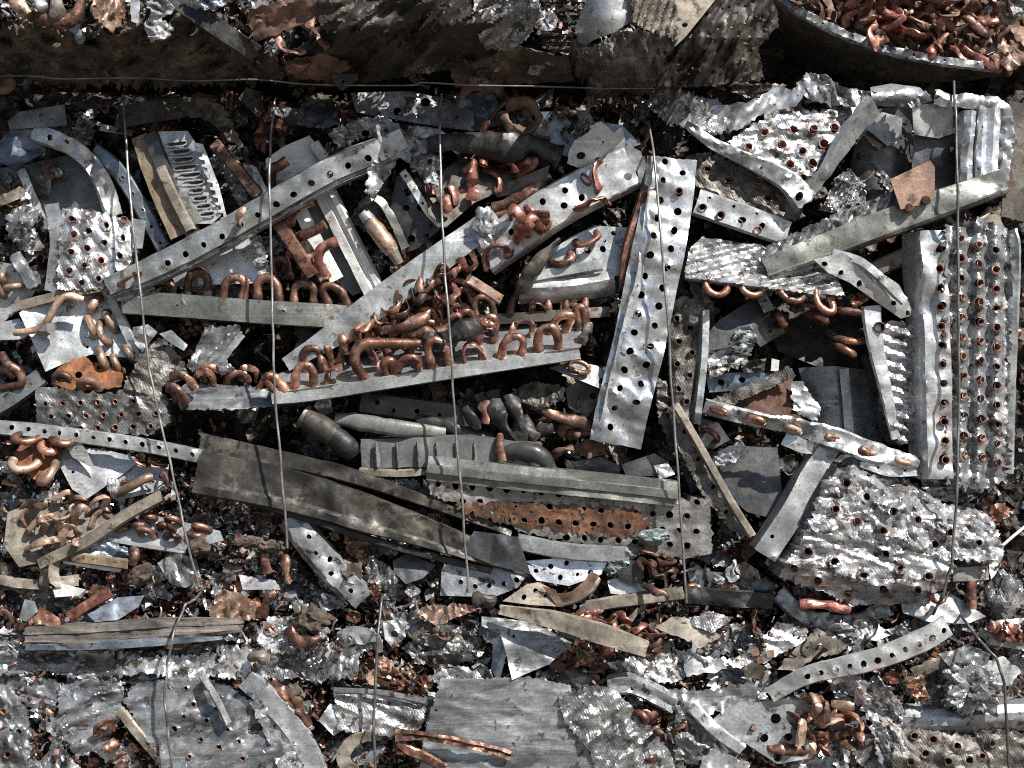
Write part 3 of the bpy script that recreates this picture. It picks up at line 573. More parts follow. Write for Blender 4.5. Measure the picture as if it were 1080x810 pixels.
strip('channel_edge', [(344, 200, 10), (366, 244, 10), (397, 306, 8)], [(-9, -10), (-6, 0), (-1, 0), (0, -6), (4, -6), (5, 0), (14, -2)], 'white_paint', holes=[(.55, -3.5, 1.3), (.8, -3.5, 1.3)], cr=(.4, .04), sp=4, parent=r_)
tube('copper_elbow', [(286, 196, 4), (287, 180, 16), (296, 174, 24), (303, 169, 24)], 5.5, 'brown_copper', dent=.06, label='copper elbow standing on the white panel near the second wire', cat='copper tube')
for (pts, lab) in [([(306, 236, 6), (308, 224, 18), (318, 216, 24), (330, 212, 26)], 'copper elbow just under the perforated rail, highest of three'), ([(314, 250, 8), (324, 246, 22), (334, 242, 26), (343, 237, 28)], 'straight copper stub between two copper elbows below the rail'),
                    ([(345, 292, 6), (336, 278, 18), (338, 264, 24), (348, 257, 26), (356, 254, 26)], 'copper elbow curving up beside the slanting copper bars')]:
    tube('copper_elbow', pts, 5.6, 'red_copper' if 'beside' in lab else 'brown_copper', dent=.06, label=lab, cat='copper tube')
strip('copper_bar', [(290, 230, 22), (308, 258, 24), (330, 292, 22)], ang2(11, 3, 4), 'copper', cr=(.4, .06), sp=4, label='wide flat copper bar below the rail beside the second wire', cat='copper bar')
strip('copper_bar', [(318, 254, 14), (330, 272, 14), (342, 296, 12)], ang2(8, 2, 3), 'tan_copper', cr=(.4, .06), sp=4, label='narrow tan copper bar behind the wide flat copper bar', cat='copper bar')
for i, (x, y) in enumerate([(298, 288), (330, 296), (308, 276)]):
    bend(x - 8, y + 4, x + 9, y + 2, -4, (.3 * i - .2, -.6, .8), 22, 4.6, 'brown_copper', label='brown copper bend tucked behind the dark angle bar top', cat='copper bend', group='copper bends tucked behind the angle bar', name='copper_bend')

# ---- long perforated rail
r_ = thing('perforated_rail', 'long grey perforated rail slanting upward, twisted at its upper end', 'perforated rail', 270, 230, 30)
strip('rail_web', [(112, 304, 26), (160, 283, 30), (220, 254, 34), (290, 214, 36), (350, 180, 34), (400, 160, 30), (428, 146, 22)], [(-15, -7), (-13, 0), (10, 0), (11, -6), (13, -6), (15, 0), (17, -8)], 'galvanised_steel', holes=row(13, 2, 3.6, .2, .93), roll=(0, 0, 0, -5, -18), taper=(.75, 1, 1, 1, 1, 1.05, .9), cr=(.9, .02), sp=4.5, parent=r_)
sheet('twisted_end', [(396, 132), (420, 130), (436, 150), (432, 172), (420, 166), (410, 186), (392, 212), (384, 202), (388, 178), (404, 160)], 'dull_aluminium', d=26, tilt=(-.4, 0), cr=(5, .05), sp=3.5, jag=.8, parent=r_)
bend(250, 238, 262, 228, 38, (0, -.8, .5), 12, 4.5, 'tan_copper', name='copper_stub', label='small crushed copper nub caught in a hole of the long rail', cat='copper bend', crush=.35)
sh('bright_wad', [(346, 140), (376, 126), (404, 122), (424, 136), (430, 160), (410, 142), (384, 146), (356, 156)], 'bright_fins', 'bright torn fins curling over the upper end of the long rail', 'crumpled foil', d=12, cr=(6, .08), sp=2.6, jag=1.4, holes=[(385, 141, 4.5)], collar=2)
for i, x in enumerate([226, 236]):
    pass
sh('pale_sheet', [(200, 268), (240, 254), (272, 248), (282, 298), (236, 300), (210, 300)], 'pale_galvanised', 'pale boxy panel just below the long rail and above the angle bar', d=-4, tilt=(-.1, .1), cr=(1, .02))
sh('pale_sheet', [(176, 280), (204, 268), (214, 302), (186, 302)], 'galvanised_steel', 'narrow pale sheet wedged under the lower end of the long rail', d=-8, cr=(1, .03))
sh('fin_curl', [(262, 246), (276, 250), (286, 292), (276, 300), (268, 280)], 'bright_fins', 'curled fin edge hanging under the rail by the second wire', 'fin strip', d=6, cr=(5, .1), sp=2.4, jag=1.2)

# ---- copper nozzle
r_ = thing('capped_tube', 'tan copper bottle-shaped fitting with a pale neck wedged beside the dark perforated plate', 'pipe fitting', 405, 252, 14)
tube('fitting_body', [(388, 230, 18), (404, 252, 20), (414, 266, 18)], [6.5, 8.6, 9, 9, 7], 'tan_copper', (1, .85), dent=.07, parent=r_)
tube('fitting_neck', [(412, 262, 18), (421, 278, 14)], [7, 6, 5], 'dusty_tan', dent=.03, parent=r_)
tube('fitting_cap', [(383, 224, 18), (389, 232, 18)], [6, 7.5], 'pale_galvanised', dent=.02, parent=r_)
strip('bent_strip', [(378, 216, 16), (396, 208, 20), (410, 224, 18), (428, 262, 10)], flat(9), 'greenish_steel', roll=(40, 20, 0), cr=(.8, .05), sp=4, label='greenish strip curved around the tan copper fitting', cat='metal strip')
# ---- dark perforated plate
pl = Pl(2, (.1, 0), (430, 230))
sheet('perforated_plate', [(418, 186), (432, 182), (448, 216), (466, 240), (440, 262), (424, 268), (412, 220)], 'dark_steel', pl=pl, holes=[(430, 203, 4.2), (428, 219, 4), (442, 219, 4), (439, 235, 4), (455, 236, 4), (434, 252, 4), (449, 250, 3.8)], sp=4, collar=1, cr=(.8, .03), label='dark perforated plate with ringed holes beside the copper fitting', cat='perforated plate')
strip('bent_strip', [(424, 180, 12), (436, 198, 14), (452, 224, 12), (466, 238, 8)], flat(8), 'pale_galvanised', holes=row(4, 0, 1.5, .1, .8), cr=(.8, .05), sp=3.5, label='pale narrow strip edging the dark perforated plate', cat='metal strip')
sh('crumpled_foil', [(424, 140), (440, 134), (464, 168), (462, 200), (446, 190), (432, 172)], 'bright_fins', 'shaggy bright fins with two tube holes above the dark perforated plate', 'crumpled foil', d=4, cr=(7, .09), sp=2.4, jag=1.6, holes=[(439, 173, 4), (453, 170, 4)], collar=2)
# ---- blackened pipe
tube('blackened_pipe', [(452, 152, 8), (490, 150, 14), (530, 156, 16), (560, 152, 14), (590, 166, 8)], [9, 13, 14, 12, 15], 'sooty_metal', (1, .7), .12, label='blackened crushed pipe lying across the top of the middle bale', cat='pipe')
strip('pale_bar', [(430, 138, 2), (460, 142, 6), (486, 158, 4)], flat(12), 'dull_aluminium', cr=(2.5, .07), sp=3.5, jag=.8, label='crumpled pale bar end beside the third wire in shade', cat='metal strip')
# ---- rack of red bends
r_ = thing('coil_block', 'dirty coil end with red crushed bends above the diagonal grey strip', 'coil block', 490, 200, 10)
pl = Pl(6, (-.1, .4), (490, 200))
sheet('end_plate', [(448, 196), (480, 170), (516, 156), (528, 168), (560, 176), (540, 196), (500, 214), (470, 240), (452, 226)], 'grimy_steel', pl=pl, sp=4, cr=(2, .04), parent=r_)
for a in [(489, 180, 487, 205), (501, 172, 508, 192), (513, 163, 526, 180), (524, 166, 541, 183), (478, 200, 482, 222), (456, 204, 460, 226), (467, 210, 472, 232), (514, 178, 518, 196), (497, 206, 492, 220), (542, 178, 546, 184)]:
    bend(*a, float(pl(a[0], a[1])) + 3, (.35, -.75, .25), 17, 6.4, 'red_copper', r_, crush=.3)
sh('black_flap', [(520, 200), (566, 180), (580, 174), (576, 192), (544, 204), (524, 208)], 'dark_steel', 'black curved flap with a bright tip beside the red crushed bends', d=14, tilt=(0, -.5), cr=(1.5, .03), sp=4)
tube('copper_tube', [(520, 220, 8), (540, 212, 12), (566, 198, 12), (580, 186, 8)], 6.5, 'brown_copper', (1, .7), .16, label='dirty brown crushed tube along the black curved flap', cat='copper tube')
tube('copper_tube', [(516, 228, 4), (536, 222, 8), (556, 210, 6)], 5, 'rusty_brown', (1, .7), .16, label='thin rusty crushed tube under the dirty brown one', cat='copper tube')

# ---- pale plate with red bends
r_ = thing('bend_plate', 'pale slanting plate with holes and two clumps of red bends', 'coil end plate', 590, 230, 14)
strip('end_plate', [(508, 272, 14), (548, 244, 18), (600, 210, 22), (668, 176, 20)], [(-24, -4), (-22, 0), (17, 0), (19, -2), (22, -14)], 'pale_galvanised', holes=[(.22, -4, 4.2), (.33, 4, 4), (.46, -12, 4.2), (.55, 4, 4.2), (.6, -10, 4), (.66, 5, 4.2), (.78, -8, 4), (.95, 6, 4)], sp=4.5, cr=(.8, .02), parent=r_)
for a, h in [((612, 222, 640, 212), 26), ((606, 214, 630, 190), 18), ((618, 190, 654, 204), 20), ((540, 228, 554, 246), 22), ((548, 256, 568, 244), 22), ((556, 234, 584, 236), 18), ((512, 280, 536, 268), 16), ((560, 222, 578, 236), 14), ((632, 198, 646, 188), 20)]:
    bend(*a, 22, (-.1, -.8, .45), h, 6.6, 'red_copper', r_, crush=.3)
# ---- second plate below it
r_ = thing('bend_plate', 'greenish end plate with four holes and two curved copper bends', 'coil end plate', 600, 262, 0)
pl = Pl(0, (0, .15), (600, 262))
sheet('end_plate', [(572, 270), (602, 250), (628, 238), (662, 240), (660, 290), (600, 296), (560, 292)], 'galvanised_steel', pl=pl, sp=5, cr=(.6, .02), holes=[(620, 264, 4), (636, 263, 4), (647, 246, 3), (638, 254, 2)], parent=r_)
bend(608, 256, 630, 246, 4, (.2, -.7, -.4), 16, 4.5, 'copper', r_); bend(582, 276, 602, 268, 4, (.1, -.7, -.4), 16, 4.5, 'copper', r_)
strip('lower_flange', [(548, 294, 10), (590, 286, 12), (636, 278, 12)], ang2(10, 0, 6), 'pale_galvanised', cr=(.6, .03), parent=r_, sp=4)
strip('bright_skirt', [(546, 304, 6), (600, 302, 10), (648, 294, 6)], [(-9, -2), (0, 2), (10, -4), (16, -12)], 'pale_galvanised', cr=(.5, .03), parent=r_, sp=4)
tube('crushed_tube', [(548, 312, 14), (556, 292, 22), (572, 272, 24), (590, 252, 22)], [8, 9, 6, 4], 'grimy_steel', (1, .6), .22, label='dirty crushed tube with a copper tip slanting over the greenish end plate', cat='metal tube')
# ---- torn saw-edged strip
sheet('torn_strip', [(600, 160), (606, 148), (620, 140), (628, 130), (634, 128), (648, 140), (656, 134), (660, 150), (676, 160), (682, 178), (674, 198), (640, 188), (598, 172)], 'pale_galvanised', d=14, tilt=(0, -.3), f=None, holes=[(613, 163, 4.4), (631, 170, 4.4), (650, 177, 4.4), (669, 184, 4.4), (636, 150, 1.6)], sp=3.6, cr=(1.2, .04), jag=.4, collar=.8, label='torn pale strip with four round holes and a jagged upper edge', cat='perforated strip')
sh('pale_flap', [(630, 128), (656, 132), (676, 152), (660, 158), (640, 144)], 'bluish_steel', 'small flap coloured as shaded behind the torn saw-edged strip', d=2, cr=(1.5, .04))  # dark blue-grey colour gives this flap its shade
# ---- copper bars upright
strip('copper_bar', [(686, 176, 24), (676, 214, 26), (660, 270, 24), (657, 306, 20)], ang2(7, 2, 4), 'brown_copper', cr=(.5, .05), taper=(.5, 1, 1.1, .7), sp=4, label='upright brown copper bar leaning against the wide perforated strip', cat='copper bar')
tube('copper_tube', [(676, 236, 12), (668, 270, 14), (664, 300, 10)], 4.5, 'rusty_brown', (1, .7), .1, label='thin dark copper rod behind the upright copper bar', cat='copper tube')

# ---- wide bright perforated strip
r_ = thing('perforated_strip', 'wide bright upright strip with two columns of holes crossed by a wire', 'perforated strip', 684, 320, 30)
hs = [(.02 + i * .066, -11, 4.1) for i in range(15)] + [(.05 + i * .066, 9, 4.1) for i in range(13)]
strip('strip_face', [(712, 166, 26), (706, 220, 30), (690, 300, 34), (678, 360, 34), (660, 430, 32), (652, 470, 28)], [(-25, -10), (-24, 0), (19, 0), (21, -1), (30, -5)], 'bright_aluminium', holes=[(a, -b, c) for a, b, c in hs], roll=(4, 0, 0, 0), taper=(.95, 1, 1, 1), cr=(2.2, .03), sp=4, parent=r_)
for s_, v_ in [(4, 9), (8, 9), (9, 9), (1, 9), (3, -11), (12, 9)]:
    y = 166 + (.05 + s_ * .066) * 304; x = np.interp(y, [166, 300, 470], [712, 690, 652]) + (10 if v_ > 0 else -10)
    tube_end(LAST[0], x, y, 31, 3.8, 'copper', out=0)
strip('side_lip', [(694, 170, 30), (684, 230, 32), (672, 300, 34), (656, 360, 34), (640, 430, 32), (633, 466, 28)], ang2(9, 0, 0), 'bright_aluminium', holes=row(6, 0, 1.5, .1, .95), roll=(20, 35, 20), cr=(1.6, .04), sp=4, parent=r_)

# ---- strip with four tube holes
r_ = thing('perforated_strip', 'short bright strip with four ringed tube holes below the crumpled coil', 'perforated strip', 780, 225, 20)
strip('strip_face', [(734, 212, 22), (780, 228, 24), (832, 246, 20)], [(-15, -10), (-12, 0), (12, 0), (14, -8)], 'pale_galvanised', holes=[(.08, 4, 4.6), (.29, 4, 4.6), (.5, 3, 4.6), (.71, 2, 4.6), (.12, -8, 1.8), (.38, -8, 2), (.62, -8, 1.6)], cr=(.7, .03), sp=4, parent=r_)
for x, y in [(741, 219), (760, 227), (779, 236), (799, 243)]: tube_end(LAST[0], x, y, 23, 4.2, 'copper', (-.2, -.9, -.1), out=.5)

# ---- crumpled coil at the upper side of the bale
r_ = thing('coil_block', 'bright crumpled coil block with copper tube ends under a slanting perforated flange', 'coil block', 840, 170, 20)
pl = Pl(14, (-.1, .25), (840, 150))
HT = [(837, 137, 5), (858, 135, 5), (880, 135, 5), (869, 152, 6), (825, 153, 5), (790, 155, 4.5), (833, 174, 5), (857, 172, 5), (806, 140, 4.5), (846, 160, 4.5), (848, 188, 4.5)]
coil(r_, [(768, 150), (790, 132), (830, 118), (905, 112), (896, 140), (868, 180), (852, 205), (820, 186), (790, 168)], HT, 'bright_fins', pl, 40, (6, .04), sp=2.8)
pl2 = Pl(4, (0, .2), (790, 200))
coil(r_, [(724, 165), (750, 160), (790, 180), (836, 205), (850, 228), (820, 236), (770, 210), (730, 196)], [(768, 190, 4.5), (800, 191, 4.5), (810, 209, 4.5), (833, 208, 4.5), (746, 178, 4)], 'dirty_fins', pl2, 40, (4, .06), sp=3)
strip('side_flange', [(926, 112, 24), (900, 140, 28), (874, 176, 30), (850, 210, 28)], ang2(18, 4, 6), 'galvanised_steel', taper=(1.3, 1, .8, .7), cr=(1.2, .04), roll=(42, 38, 34), parent=r_)
strip('perforated_flange', [(722, 130, 30), (752, 152, 34), (790, 170, 36), (830, 190, 38), (852, 214, 36)], ang2(15, 2, 8), 'galvanised_steel', holes=[(.92, 2, 4.8), (.78, -2, 4), (.15, 0, 2), (.3, -2, 1.5), (.45, 0, 1.6), (.6, 1, 1.5)], taper=(.5, .7, .85, 1.1, 1.5), cr=(1.6, .05), sp=3.2, jag=1, roll=(-25, -20, -10, 0), parent=r_)
sh('torn_fins', [(880, 190), (896, 178), (914, 196), (912, 214), (886, 226), (866, 222)], 'bright_fins', 'frayed curved fins beside the dark hollow and slanting flange', 'fin strip', f=lambda x, y: 6 + 3 * np.sin((x + y) * .8), cr=(4, .07), sp=2.4, jag=1)
# crumpled foils on top of the bale
sh('crumpled_foil', [(684, 92), (708, 80), (722, 98), (740, 100), (760, 108), (780, 128), (760, 142), (730, 136), (700, 128), (686, 112)], 'bright_fins', 'bright ragged foil wad where the upper bale meets the fourth wire', 'crumpled foil', f=lambda x, y: 12 + 10 * np.sin(x * .07) + 0 * y, cr=(10, .06), sp=2.5, jag=1.6)
sh('dented_foil', [(716, 130), (740, 112), (790, 108), (820, 92), (850, 96), (840, 112), (800, 122), (780, 136), (742, 146)], 'bright_aluminium', 'smooth dented shiny foil with a dark hollow along the bale top', 'crumpled foil', f=lambda x, y: 18 + 6 * np.sin(x * .09), cr=(5, .03), sp=3, jag=.8)
sh('folded_foil', [(836, 94), (850, 76), (872, 80), (890, 92), (930, 98), (960, 92), (982, 100), (976, 112), (930, 112), (890, 112), (858, 108)], 'dull_aluminium', 'dark and shiny folded foil ridge along the bale top', 'crumpled foil', f=lambda x, y: 10 + 8 * np.sin(x * .11 + y * .08), cr=(7, .05), sp=2.6, jag=.8)
sh('rolled_foil', [(918, 92), (940, 88), (970, 92), (984, 106), (960, 114), (920, 110)], 'bright_aluminium', 'shiny rolled foil end beside the fifth wire top', 'crumpled foil', f=lambda x, y: 20 - .09 * (y - 100) ** 2, cr=(2, .05), sp=3)
sh('torn_fins', [(770, 86), (830, 90), (810, 106), (772, 98)], 'dirty_fins', 'dark torn fins with copper glints behind the dented shiny foil', 'fin strip', d=-10, cr=(6, .07), sp=3, jag=1.2)
# dark hollow and box panels
sh('curved_sheet', [(912, 116), (962, 112), (966, 200), (940, 214), (908, 214), (896, 176)], 'dark_steel', 'curved sheet coloured as shaded in the hollow behind the slanting flange', f=lambda x, y: -24 - .012 * (x - 930) ** 2, cr=(1, .02))  # plate lies in shadow; the shade is put into its dark colour
sh('pale_flap', [(914, 136), (930, 118), (952, 124), (950, 150), (936, 154)], 'galvanised_steel', 'pale dented flap hanging in the dark hollow', d=-14, cr=(2, .03), sp=4)
r_ = thing('box_corner', 'crushed box corner of pale creased panels behind the fifth wire', 'metal panel', 1010, 165, 20)
sheet('panel_face', [(962, 112), (1004, 106), (1006, 140), (990, 146), (964, 142)], 'pale_galvanised', d=6, tilt=(-.1, -.3), cr=(2, .035), sp=4, parent=r_)
sheet('panel_face', [(964, 142), (1008, 140), (1010, 212), (960, 204)], 'dark_steel', d=-8, cr=(1.5, .03), parent=r_)
strip('creased_fold', [(1024, 116, 24), (1020, 160, 26), (1018, 206, 22)], [(-9, -8), (-6, 0), (0, 3), (6, -1), (9, -8)], 'bright_aluminium', cr=(1.2, .06), sp=3.5, parent=r_)
strip('creased_fold', [(1045, 112, 26), (1043, 160, 28), (1040, 206, 24)], [(-13, -10), (-11, 0), (-4, 3), (2, -1), (8, 3), (12, -1), (14, -14)], 'bright_aluminium', cr=(1.2, .06), sp=3.5, parent=r_)
strip('curved_edge', [(984, 100, 18), (1020, 102, 22), (1052, 106, 22), (1066, 130, 18), (1060, 180, 14), (1056, 204, 10)], [(-8, -6), (-5, 0), (4, -2), (9, -8)], 'dull_aluminium', roll=(35, 25, 10, 0), cr=(2.2, .05), sp=3.4, jag=1, parent=r_)
sheet('outer_panel', [(1064, 106), (1110, 116), (1110, 240), (1056, 228), (1060, 170)], 'grimy_steel', d=-4, tilt=(-.3, 0), cr=(1.2, .03), parent=r_)
sh('dark_sheet', [(1010, 120), (1030, 116), (1030, 204), (1010, 208)], 'sooty_metal', 'dark sheet standing in for the shaded gap between the wire and the creased folds', d=-4, cr=(1, .04))  # dark filler sheet painting the shade of an open gap
r_ = thing('rusty_plate', 'square rusty brown plate with two copper bolts beside the channel beam', 'rusty plate', 962, 195, 44)
sheet('plate', [(939, 189), (981, 169), (986, 176), (986, 206), (980, 214), (950, 221)], 'rusty_brown', d=44, tilt=(-.1, .1), cr=(.5, .03), sp=5, parent=r_)
pt = LAST[0]
for x, y in [(977, 211), (959, 219)]: tube('bolt', [(x, y, 42), (x, y, 50)], [5, 5, 4], 'rust', dent=.05, parent=pt, seg=8)
sh('rusty_tab', [(1054, 176), (1066, 172), (1070, 198), (1056, 204)], 'rusty_brown', 'small rusty tab with a hole at the outer panel', 'rusty plate', d=10, cr=(.6, .04), holes=[(1062, 192, 2.4)])
# channel beam
r_ = thing('channel_beam', 'long pale channel beam with ridged fins along its upper edge', 'channel beam', 930, 240, 36)
strip('beam_web', [(806, 282, 34), (870, 258, 38), (950, 228, 40), (1062, 188, 34)], [(-14, -22), (-12, 0), (10, 0), (12, 3), (15, 0), (17, -20)], 'greenish_steel', cr=(.7, .02), taper=(.8, 1, 1.05, .9), parent=r_)
sheet('fin_edge', [(792, 268), (830, 250), (880, 226), (948, 200), (956, 218), (900, 238), (840, 262), (808, 280)], 'grey_fins', f=lambda x, y: 34 + 2 * np.sin((x * .9 + y * .4) * .55), cr=(2.5, .06), sp=2.6, jag=.8, parent=r_)
strip('under_bar', [(920, 286, 8), (960, 268, 10), (1056, 232, 8)], ang2(14, 3, 6), 'dusty_tan', cr=(.7, .03), label='tan bar below the channel beam beside the tall coil top', cat='metal strip')
tube('white_hose', [(996, 226, 16), (1010, 238, 18), (1036, 230, 18), (1044, 220, 14)], 3.4, 'dusty_tan', dent=.05, label='short tan bent tube between the beam and the tall coil', cat='metal tube')

# ---- the tall coil
r_ = thing('tall_coil', 'tall upright coil with four columns of copper-lined holes and pale side flanges', 'coil block', 1012, 380, 40)
pl = Pl(37, (-.03, 0), (1020, 380), lambda x, y: 3.2 * np.cos((x - 1013) * 2 * math.pi / 19.0))
HC = []
for i in range(12):
    HC += [(1013 + i * .35, 252 + i * 20.7, 4.2), (1032 + i * .3, 258 + i * 20.4, 4.3), (1050 + i * .2, 264 + i * 20.4, 4.3)]
HC = [h for h in HC if h[1] < 500]
coil(r_, [(997, 236), (1036, 232), (1062, 240), (1068, 290), (1064, 400), (1064, 506), (1030, 518), (999, 512), (997, 380)], HC, 'bright_fins', pl, 90, (4.2, .04), sp=2.4, collar=3.2, jag=2)
strip('side_flange', [(994, 506, 36), (992, 420, 40), (990, 330, 40), (986, 242, 38)], [(-26, -30), (-19, -5), (-15, 0), (11, 0), (12, -2)], 'pale_galvanised', holes=row(12, 3, 5, .08, .92), cr=(1.6, .025), sp=4.5, parent=r_)
for i in range(12): tube_end(LAST[0], 990 + i * .62, 263.5 + i * 20.15, 39, 4.1, 'copper', out=1.5)
strip('side_flange', [(1066, 242, 24), (1070, 270, 28), (1066, 380, 28), (1062, 500, 24)], ang2(9, 2, 20), 'galvanised_steel', cr=(.9, .03), roll=(-30, -10, -20), parent=r_)
sheet('bottom_foil', [(966, 500), (1000, 506), (1030, 510), (1044, 506), (1010, 530), (980, 528)], 'grey_fins', d=26, cr=(5, .08), sp=2.6, jag=1.4, parent=r_)
# ---- fin block with hanging bends
r_ = thing('coil_block', 'bright flat coil slab with copper bends hanging from its lower edge', 'coil block', 810, 280, 30)
pl = Pl(26, (-.05, .55), (800, 280))
sheet('fin_block', [(722, 286), (728, 262), (740, 250), (800, 258), (850, 268), (880, 290), (892, 312), (860, 310), (800, 302), (724, 292)], 'bright_fins', pl=Pl(26, (-.05, .55), (800, 280), lambda x, y: 2 * np.sin((x * .25 + y) * .5)), sp=2.8, cr=(2.6, .05), deep=40, jag=.6, parent=r_)
strip('lower_edge', [(722, 290, 34), (780, 297, 36), (850, 306, 36), (872, 312, 32)], ang2(6, 0, 5), 'bright_aluminium', cr=(.6, .05), sp=3, parent=r_)
for a in [(743, 293, 767, 296), (782, 298, 805, 301), (822, 303, 844, 307), (860, 308, 876, 314)]: bend(*a, 32, (.05, -.35, -.9), 17, 4.2, 'copper', r_, d2=32)
# ---- bracket
sheet('perforated_bracket', [(858, 274), (888, 266), (924, 284), (948, 300), (958, 318), (966, 332), (950, 336), (924, 318), (896, 298), (874, 288)], 'pale_galvanised', d=34, tilt=(-.1, -.2), holes=[(870, 278, 3.6), (887, 288, 3.6), (906, 299, 3.6), (935, 294, 2), (897, 273, 1.6), (943, 320, 3), (957, 330, 3)], sp=3.6, cr=(1.2, .03), collar=.6, label='grey bracket with small holes wedged between the beam and the tall coil', cat='metal bracket')
strip('bracket_lip', [(878, 266, 40), (912, 278, 42), (956, 318, 38)], ang2(8, 0, 4), 'pale_galvanised', holes=[(.6, 0, 1.6)], cr=(.6, .04), sp=3.5, label='bright lip lying along the grey holed bracket', cat='metal strip')
# ---- hollow with copper bends
sh('rusty_sheet', [(800, 322), (840, 306), (900, 316), (925, 350), (912, 392), (860, 386), (820, 370)], 'sooty_metal', 'sheet coloured dark as shade deep in the hollow below the bright slab', d=-62, tilt=(0, .2), cr=(3, .03), sp=5)  # near-black colour stands in for the deep shade of the hollow
for a, lab in [((836, 320, 856, 322), 'a'), ((874, 328, 902, 332), 'b'), ((876, 352, 910, 350), 'c'), ((878, 362, 894, 370), 'd'), ((854, 332, 864, 338), 'e'), ((818, 330, 824, 340), 'f')]:
    bend(*a, -6, (.1, -.85, -.1), 26, 4.8, 'copper', crush=.12, name='copper_bend', label='copper bend standing in the dark hollow below the bright slab', cat='copper bend', group='copper bends in the dark hollow')
r_ = thing('curved_casing', 'dark grey curved panel with a sunlit stripe made as a pale strip below the dark hollow', 'metal panel', 890, 430, -20)
sheet('panel_face', [(842, 388), (880, 386), (914, 390), (934, 440), (940, 470), (880, 466), (862, 448), (850, 420)], 'galvanised_steel', f=lambda x, y: -26 - .008 * (x - 890) ** 2, cr=(.8, .02), parent=r_)
strip('painted_sun_stripe', [(890, 388, -18), (894, 430, -16), (896, 464, -16)], flat(10), 'pale_galvanised', cr=(.5, .04), parent=r_)  # pale strip stands in for a stripe of sunlight on the panel
strip('panel_edge', [(912, 374, -10), (924, 410, -6), (934, 462, -6)], ang2(5, 0, 3), 'dark_steel', cr=(.4, .04), sp=4, parent=r_)
r_ = thing('fin_slab', 'bright crumpled fin slab with a curved pale flange beside the tall coil', 'coil block', 942, 400, 20)
sheet('fin_block', [(926, 344), (942, 338), (966, 344), (968, 400), (970, 462), (950, 470), (938, 440), (930, 390)], 'bright_fins', f=lambda x, y: 22 + 2.2 * np.sin((y - .3 * x) * .5), sp=2.6, cr=(3, .06), deep=50, jag=1.2, parent=r_)
strip('curved_flange', [(920, 322, 24), (922, 350, 28), (932, 400, 28), (946, 464, 24)], ang2(12, 4, 2), 'pale_galvanised', cr=(.8, .04), taper=(1.4, 1.1, .9, .6), sp=4, parent=r_)
tube_end(LAST[0], 928, 345, 30, 5, 'brown_copper', (-.3, -.9, 0))
# ---- grey box and patina fins
r_ = thing('grey_box', 'dark grey folded box end with bolt holes above the turquoise stained fins', 'metal box', 785, 335, 10)
sheet('box_face', [(748, 350), (758, 338), (802, 310), (812, 330), (800, 344), (770, 366), (748, 370)], 'dark_steel', d=12, tilt=(.1, .3), cr=(.5, .02), parent=r_)
sheet('box_face', [(796, 312), (806, 308), (828, 350), (802, 366), (790, 352), (812, 332)], 'dark_steel', d=10, tilt=(-.5, 0), cr=(.4, .02), holes=[(812, 349, 2)], parent=r_)
sheet('box_tab', [(797, 312), (808, 309), (817, 326), (806, 330)], 'greenish_steel', d=22, cr=(.3, .03), holes=[(807, 317, 2)], sp=4, parent=r_)
sh('patina_fins', [(770, 362), (778, 346), (792, 342), (800, 356), (794, 368), (776, 372)], 'teal_patina', 'turquoise stained crumpled fins below the grey box end', 'crumpled foil', d=20, cr=(4, .09), sp=2.2, jag=1)
sh('crumpled_fins', [(746, 372), (776, 362), (794, 366), (786, 384), (764, 392), (748, 400)], 'bright_fins', 'bright crumpled fins with copper specks under the turquoise stain', 'crumpled foil', d=14, cr=(5, .08), sp=2.4, jag=1.2)
sh('crumpled_sheet', [(780, 382), (808, 378), (806, 392), (784, 394)], 'sooty_metal', 'black crumpled scrap beside the small white tab', d=4, cr=(4, .08), sp=3)
sh('white_tab', [(814, 378), (822, 380), (821, 392), (813, 391)], 'white_paint', 'small white tab in the dark gap above the rusty wedge', 'metal tab', d=6, sp=4, cr=(.3, .05))
sh('shaded_plate', [(744, 394), (800, 392), (830, 398), (800, 410), (748, 414)], 'bluish_steel', 'bluish strip with ringed holes above the rusty wedge', d=0, cr=(1, .04), holes=[(761, 403, 4), (782, 401, 4)], collar=1, sp=4)
# ---- dark upright fin slab
r_ = thing('fin_slab', 'dark dirty upright fin slab with a narrow pale flange behind the fourth wire', 'coil block', 722, 390, 10)
HS = [(714, 336, 3.6), (728, 346, 3.6), (716, 360, 3.6), (730, 372, 3.6), (714, 384, 3.6), (728, 396, 3.6), (716, 410, 3.6), (724, 424, 3.6)]
coil(r_, [(706, 318), (724, 312), (744, 326), (742, 380), (736, 440), (724, 462), (710, 440), (706, 380)], HS, 'dirty_fins', Pl(10, (0, 0), (722, 390)), 40, (3.4, .06), sp=2.6, collar=2, tubemat='brown_copper')
strip('side_flange', [(745, 326, 16), (743, 380, 18), (735, 448, 16)], ang2(7, 0, 8), 'galvanised_steel', cr=(.8, .05), sp=4, parent=r_)
# diagonal bar with fins
r_ = thing('diagonal_bar', 'long slanting bar of dirty fins with a pale raised edge', 'coil strip', 745, 500, 24)
sheet('fin_strip', [(704, 430), (718, 428), (742, 470), (772, 530), (788, 566), (772, 560), (740, 520), (716, 474)], 'dirty_fins', d=22, cr=(2.4, .07), sp=2.8, jag=.8, holes=[(722, 455, 2.6), (736, 484, 2.6), (752, 514, 2.6), (766, 540, 2.6)], deep=20, parent=r_)
strip('raised_edge', [(712, 426, 30), (738, 470, 32), (768, 524, 32), (794, 566, 28)], ang2(5, 3, 6), 'dusty_tan', cr=(.5, .04), sp=3.5, parent=r_)
sh('fin_strip', [(690, 396), (704, 404), (716, 470), (722, 492), (706, 470), (694, 440)], 'dirty_fins', 'narrow dark fin strip just behind the fourth wire', 'fin strip', d=6, cr=(4, .07), sp=2.6, jag=1)
